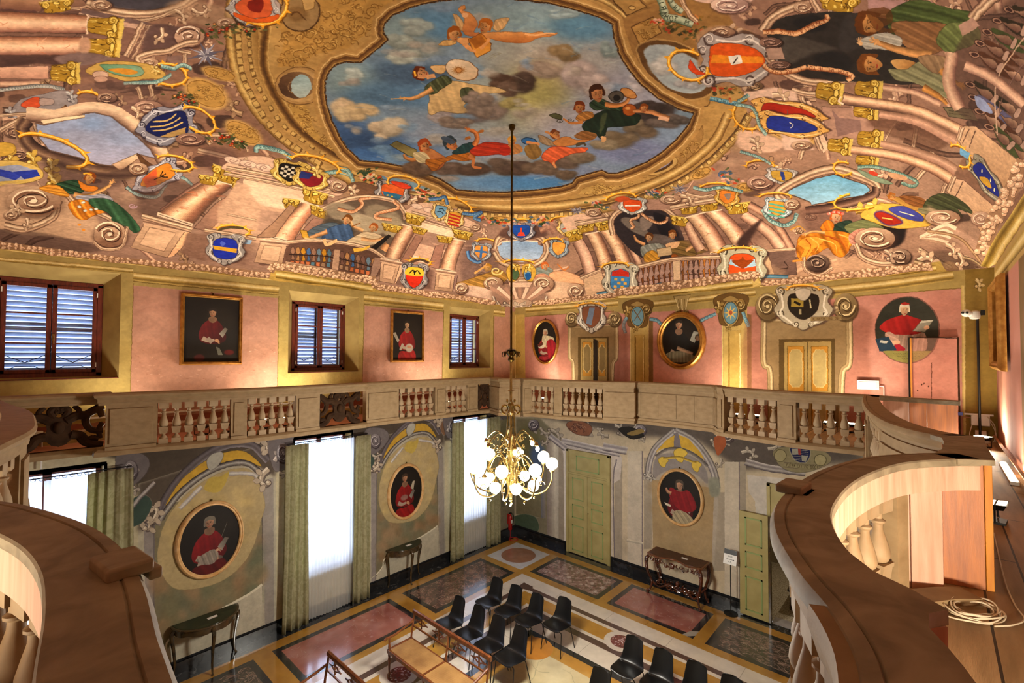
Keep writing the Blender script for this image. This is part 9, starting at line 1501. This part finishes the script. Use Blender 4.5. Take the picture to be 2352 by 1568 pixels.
def lights():
 E=FLD
 # floodlights along the galleries, heading in plan (radians)
 k=0
 for i,(x,y,f,on,e,lb)in enumerate(((-9.1,1.35,0.25,1,75,'lit black floodlight behind the first balusters of the left gallery'),(-9.15,2.35,.1,0,0,'unlit black floodlight behind the nearest left balusters'),(-9.15,2.8,.1,0,0,'unlit black floodlight beside the pier in the left gallery'),(-9.1,3.35,0.0,1,70,'lit floodlight, first of those under the middle upper window'),(-9.1,3.75,.2,1,60,'lit floodlight, second of those under the middle upper window'),(-9.15,4.15,-.1,1,60,'lit floodlight nearest the middle pierced panel'),(-9.1,7.15,0,1,70,'lit floodlight under the second rectangular portrait'),(-9.1,7.75,-.2,1,70,'lit floodlight past the pier, toward the corner'),(-8.1,10.2,-1.2,1,75,'lit floodlight behind the corner balusters of the far gallery'),(-7.75,10.3,-1.4,1,55,'second lit floodlight by the far gallery corner'),(-3.5,10.25,-1.6,1,32,'lit floodlight between the painted doors, leftmost of four'),(-3.25,10.3,-1.5,1,32,'lit floodlight of the four between painted doors, second'),(-3.0,10.25,-1.7,1,32,'lit floodlight of the four between painted doors, third'),(-2.7,10.3,-1.57,1,32,'lit floodlight of the four between painted doors, last'),(-1.45,10.2,-1.6,1,40,'lit floodlight under the emergency light, left one'),(-1.15,10.25,-1.7,1,40,'lit floodlight under the emergency light, middle one'),(-.85,10.2,-1.8,1,40,'lit floodlight under the emergency light, right one'),(.5,10.0,-2.2,1,60,'bright floodlight at the foot of the camera pole'),(.5,1.75,1.85,1,130,'floodlight in the near right gallery corner'),(-2.2,-.7,1.57,1,75,'floodlight of the near gallery, by the camera'),(-4.2,-.7,1.57,1,80,'floodlight of the near gallery, middle'),(-6.6,-.7,1.4,1,80,'floodlight of the near gallery, far end'),(.35,5.6,3.0,1,60,'floodlight in the right gallery passage'))):  # near right corner and near gallery floodlights are unseen, added for their light
  flood(lb,x,y,f,bool(on),e*E,tilt=.45 if abs(x-.5)<.01 and y<2 else 1.48)
  # rows washing the upper walls from the gallery floor
 for i,(x,y,z,rx,w)in enumerate(()):pass
 def area(name,loc,to,e,sx,sy,col,spread=170,vis=False):
  from mathutils import Vector
  l=bpy.data.lights.new(name,'AREA');l.energy=e;l.color=col;l.shape='RECTANGLE';l.size=sx;l.size_y=sy;l.spread=math.radians(spread);o=bpy.data.objects.new(name,l);LINK(o);o.location=loc;o.rotation_euler=(Vector(loc)-Vector(to)).to_track_quat('Z','Y').to_euler();return o
 for i,(c,_)in enumerate(WIN):area('daylight',(XL-1.0,c,2.4),(0,c,1.2),190,1.4,3.6,(.8,.89,1));area('daylight_upper',(XL-1.2,c,6.2),(XL,c,5.8),60,1.4,1.6,(.7,.82,1))
 area('tube_glow',(.6,7.9,FZ+.07),(.5,7.9,FZ+3),22,.06,1.1,(1,.88,.7));area('lamp_glow',(.5,9.9,FZ+.22),(.2,8,FZ+1.2),14,.2,.2,(1,.88,.7))
 p=bpy.data.lights.new('chandelier_glow','POINT');p.energy=CHL;p.color=(1,.95,.84);p.shadow_soft_size=.3;o=bpy.data.objects.new('chandelier_glow',p);LINK(o);C0=AY(1174,812,4.93);o.location=(float(C0[0]),float(C0[1]),3.2)
 p=bpy.data.lights.new('next_room_lamp','POINT');p.energy=40;p.color=(1,.88,.7);o=bpy.data.objects.new('next_room_lamp',p);LINK(o);o.location=(-1.9,YB+1.6,2.4)
 w=bpy.data.worlds.new('sky');SC.world=w;w.use_nodes=True;b=w.node_tree.nodes['Background'];b.inputs[0].default_value=(.55,.7,1,1);b.inputs[1].default_value=3.2
CHL,FLD=660,.4
def main(Q=1.0):
 mats();build_room(Q);galleries();paintings();curtains();demi_table(2.6,'half-round console table with dark green top under the nearest oval portrait',.5,.52,'white card on the half-round table nearest the camera');demi_table(6.76,'half-round console table between the middle and farthest tall windows',.38,.48,'white card on the half-round table nearer the corner');ornate_table();chairs();settee('long cane-seated settee with pierced back in front of the left chairs',-6.03,4.83);settee('second cane settee cut by the bottom edge, nearest the window wall',-6.03,3.24);chandelier();smalls();lights()
 cam=bpy.data.cameras.new('camera');co=bpy.data.objects.new('camera',cam);LINK(co);cam.sensor_width=36;cam.lens=FPX/PW*36;cam.clip_start=.02;cam.clip_end=200
 from mathutils import Matrix
 co.matrix_world=Matrix(((CR[0],CU[0],-CF[0],CO[0]),(CR[1],CU[1],-CF[1],CO[1]),(CR[2],CU[2],-CF[2],CO[2]),(0,0,0,1)));SC.camera=co
 v=SC.view_settings;v.view_transform='Standard';v.look='None';v.exposure=EXPO;v.gamma=1;v.use_curve_mapping=False
 c=SC.cycles;c.use_denoising=True;c.max_bounces=8;c.diffuse_bounces=4;c.glossy_bounces=3;c.transparent_max_bounces=12;c.transmission_bounces=4;c.sample_clamp_indirect=6;c.caustics_reflective=False;c.caustics_refractive=False
EXPO=0.0
main()
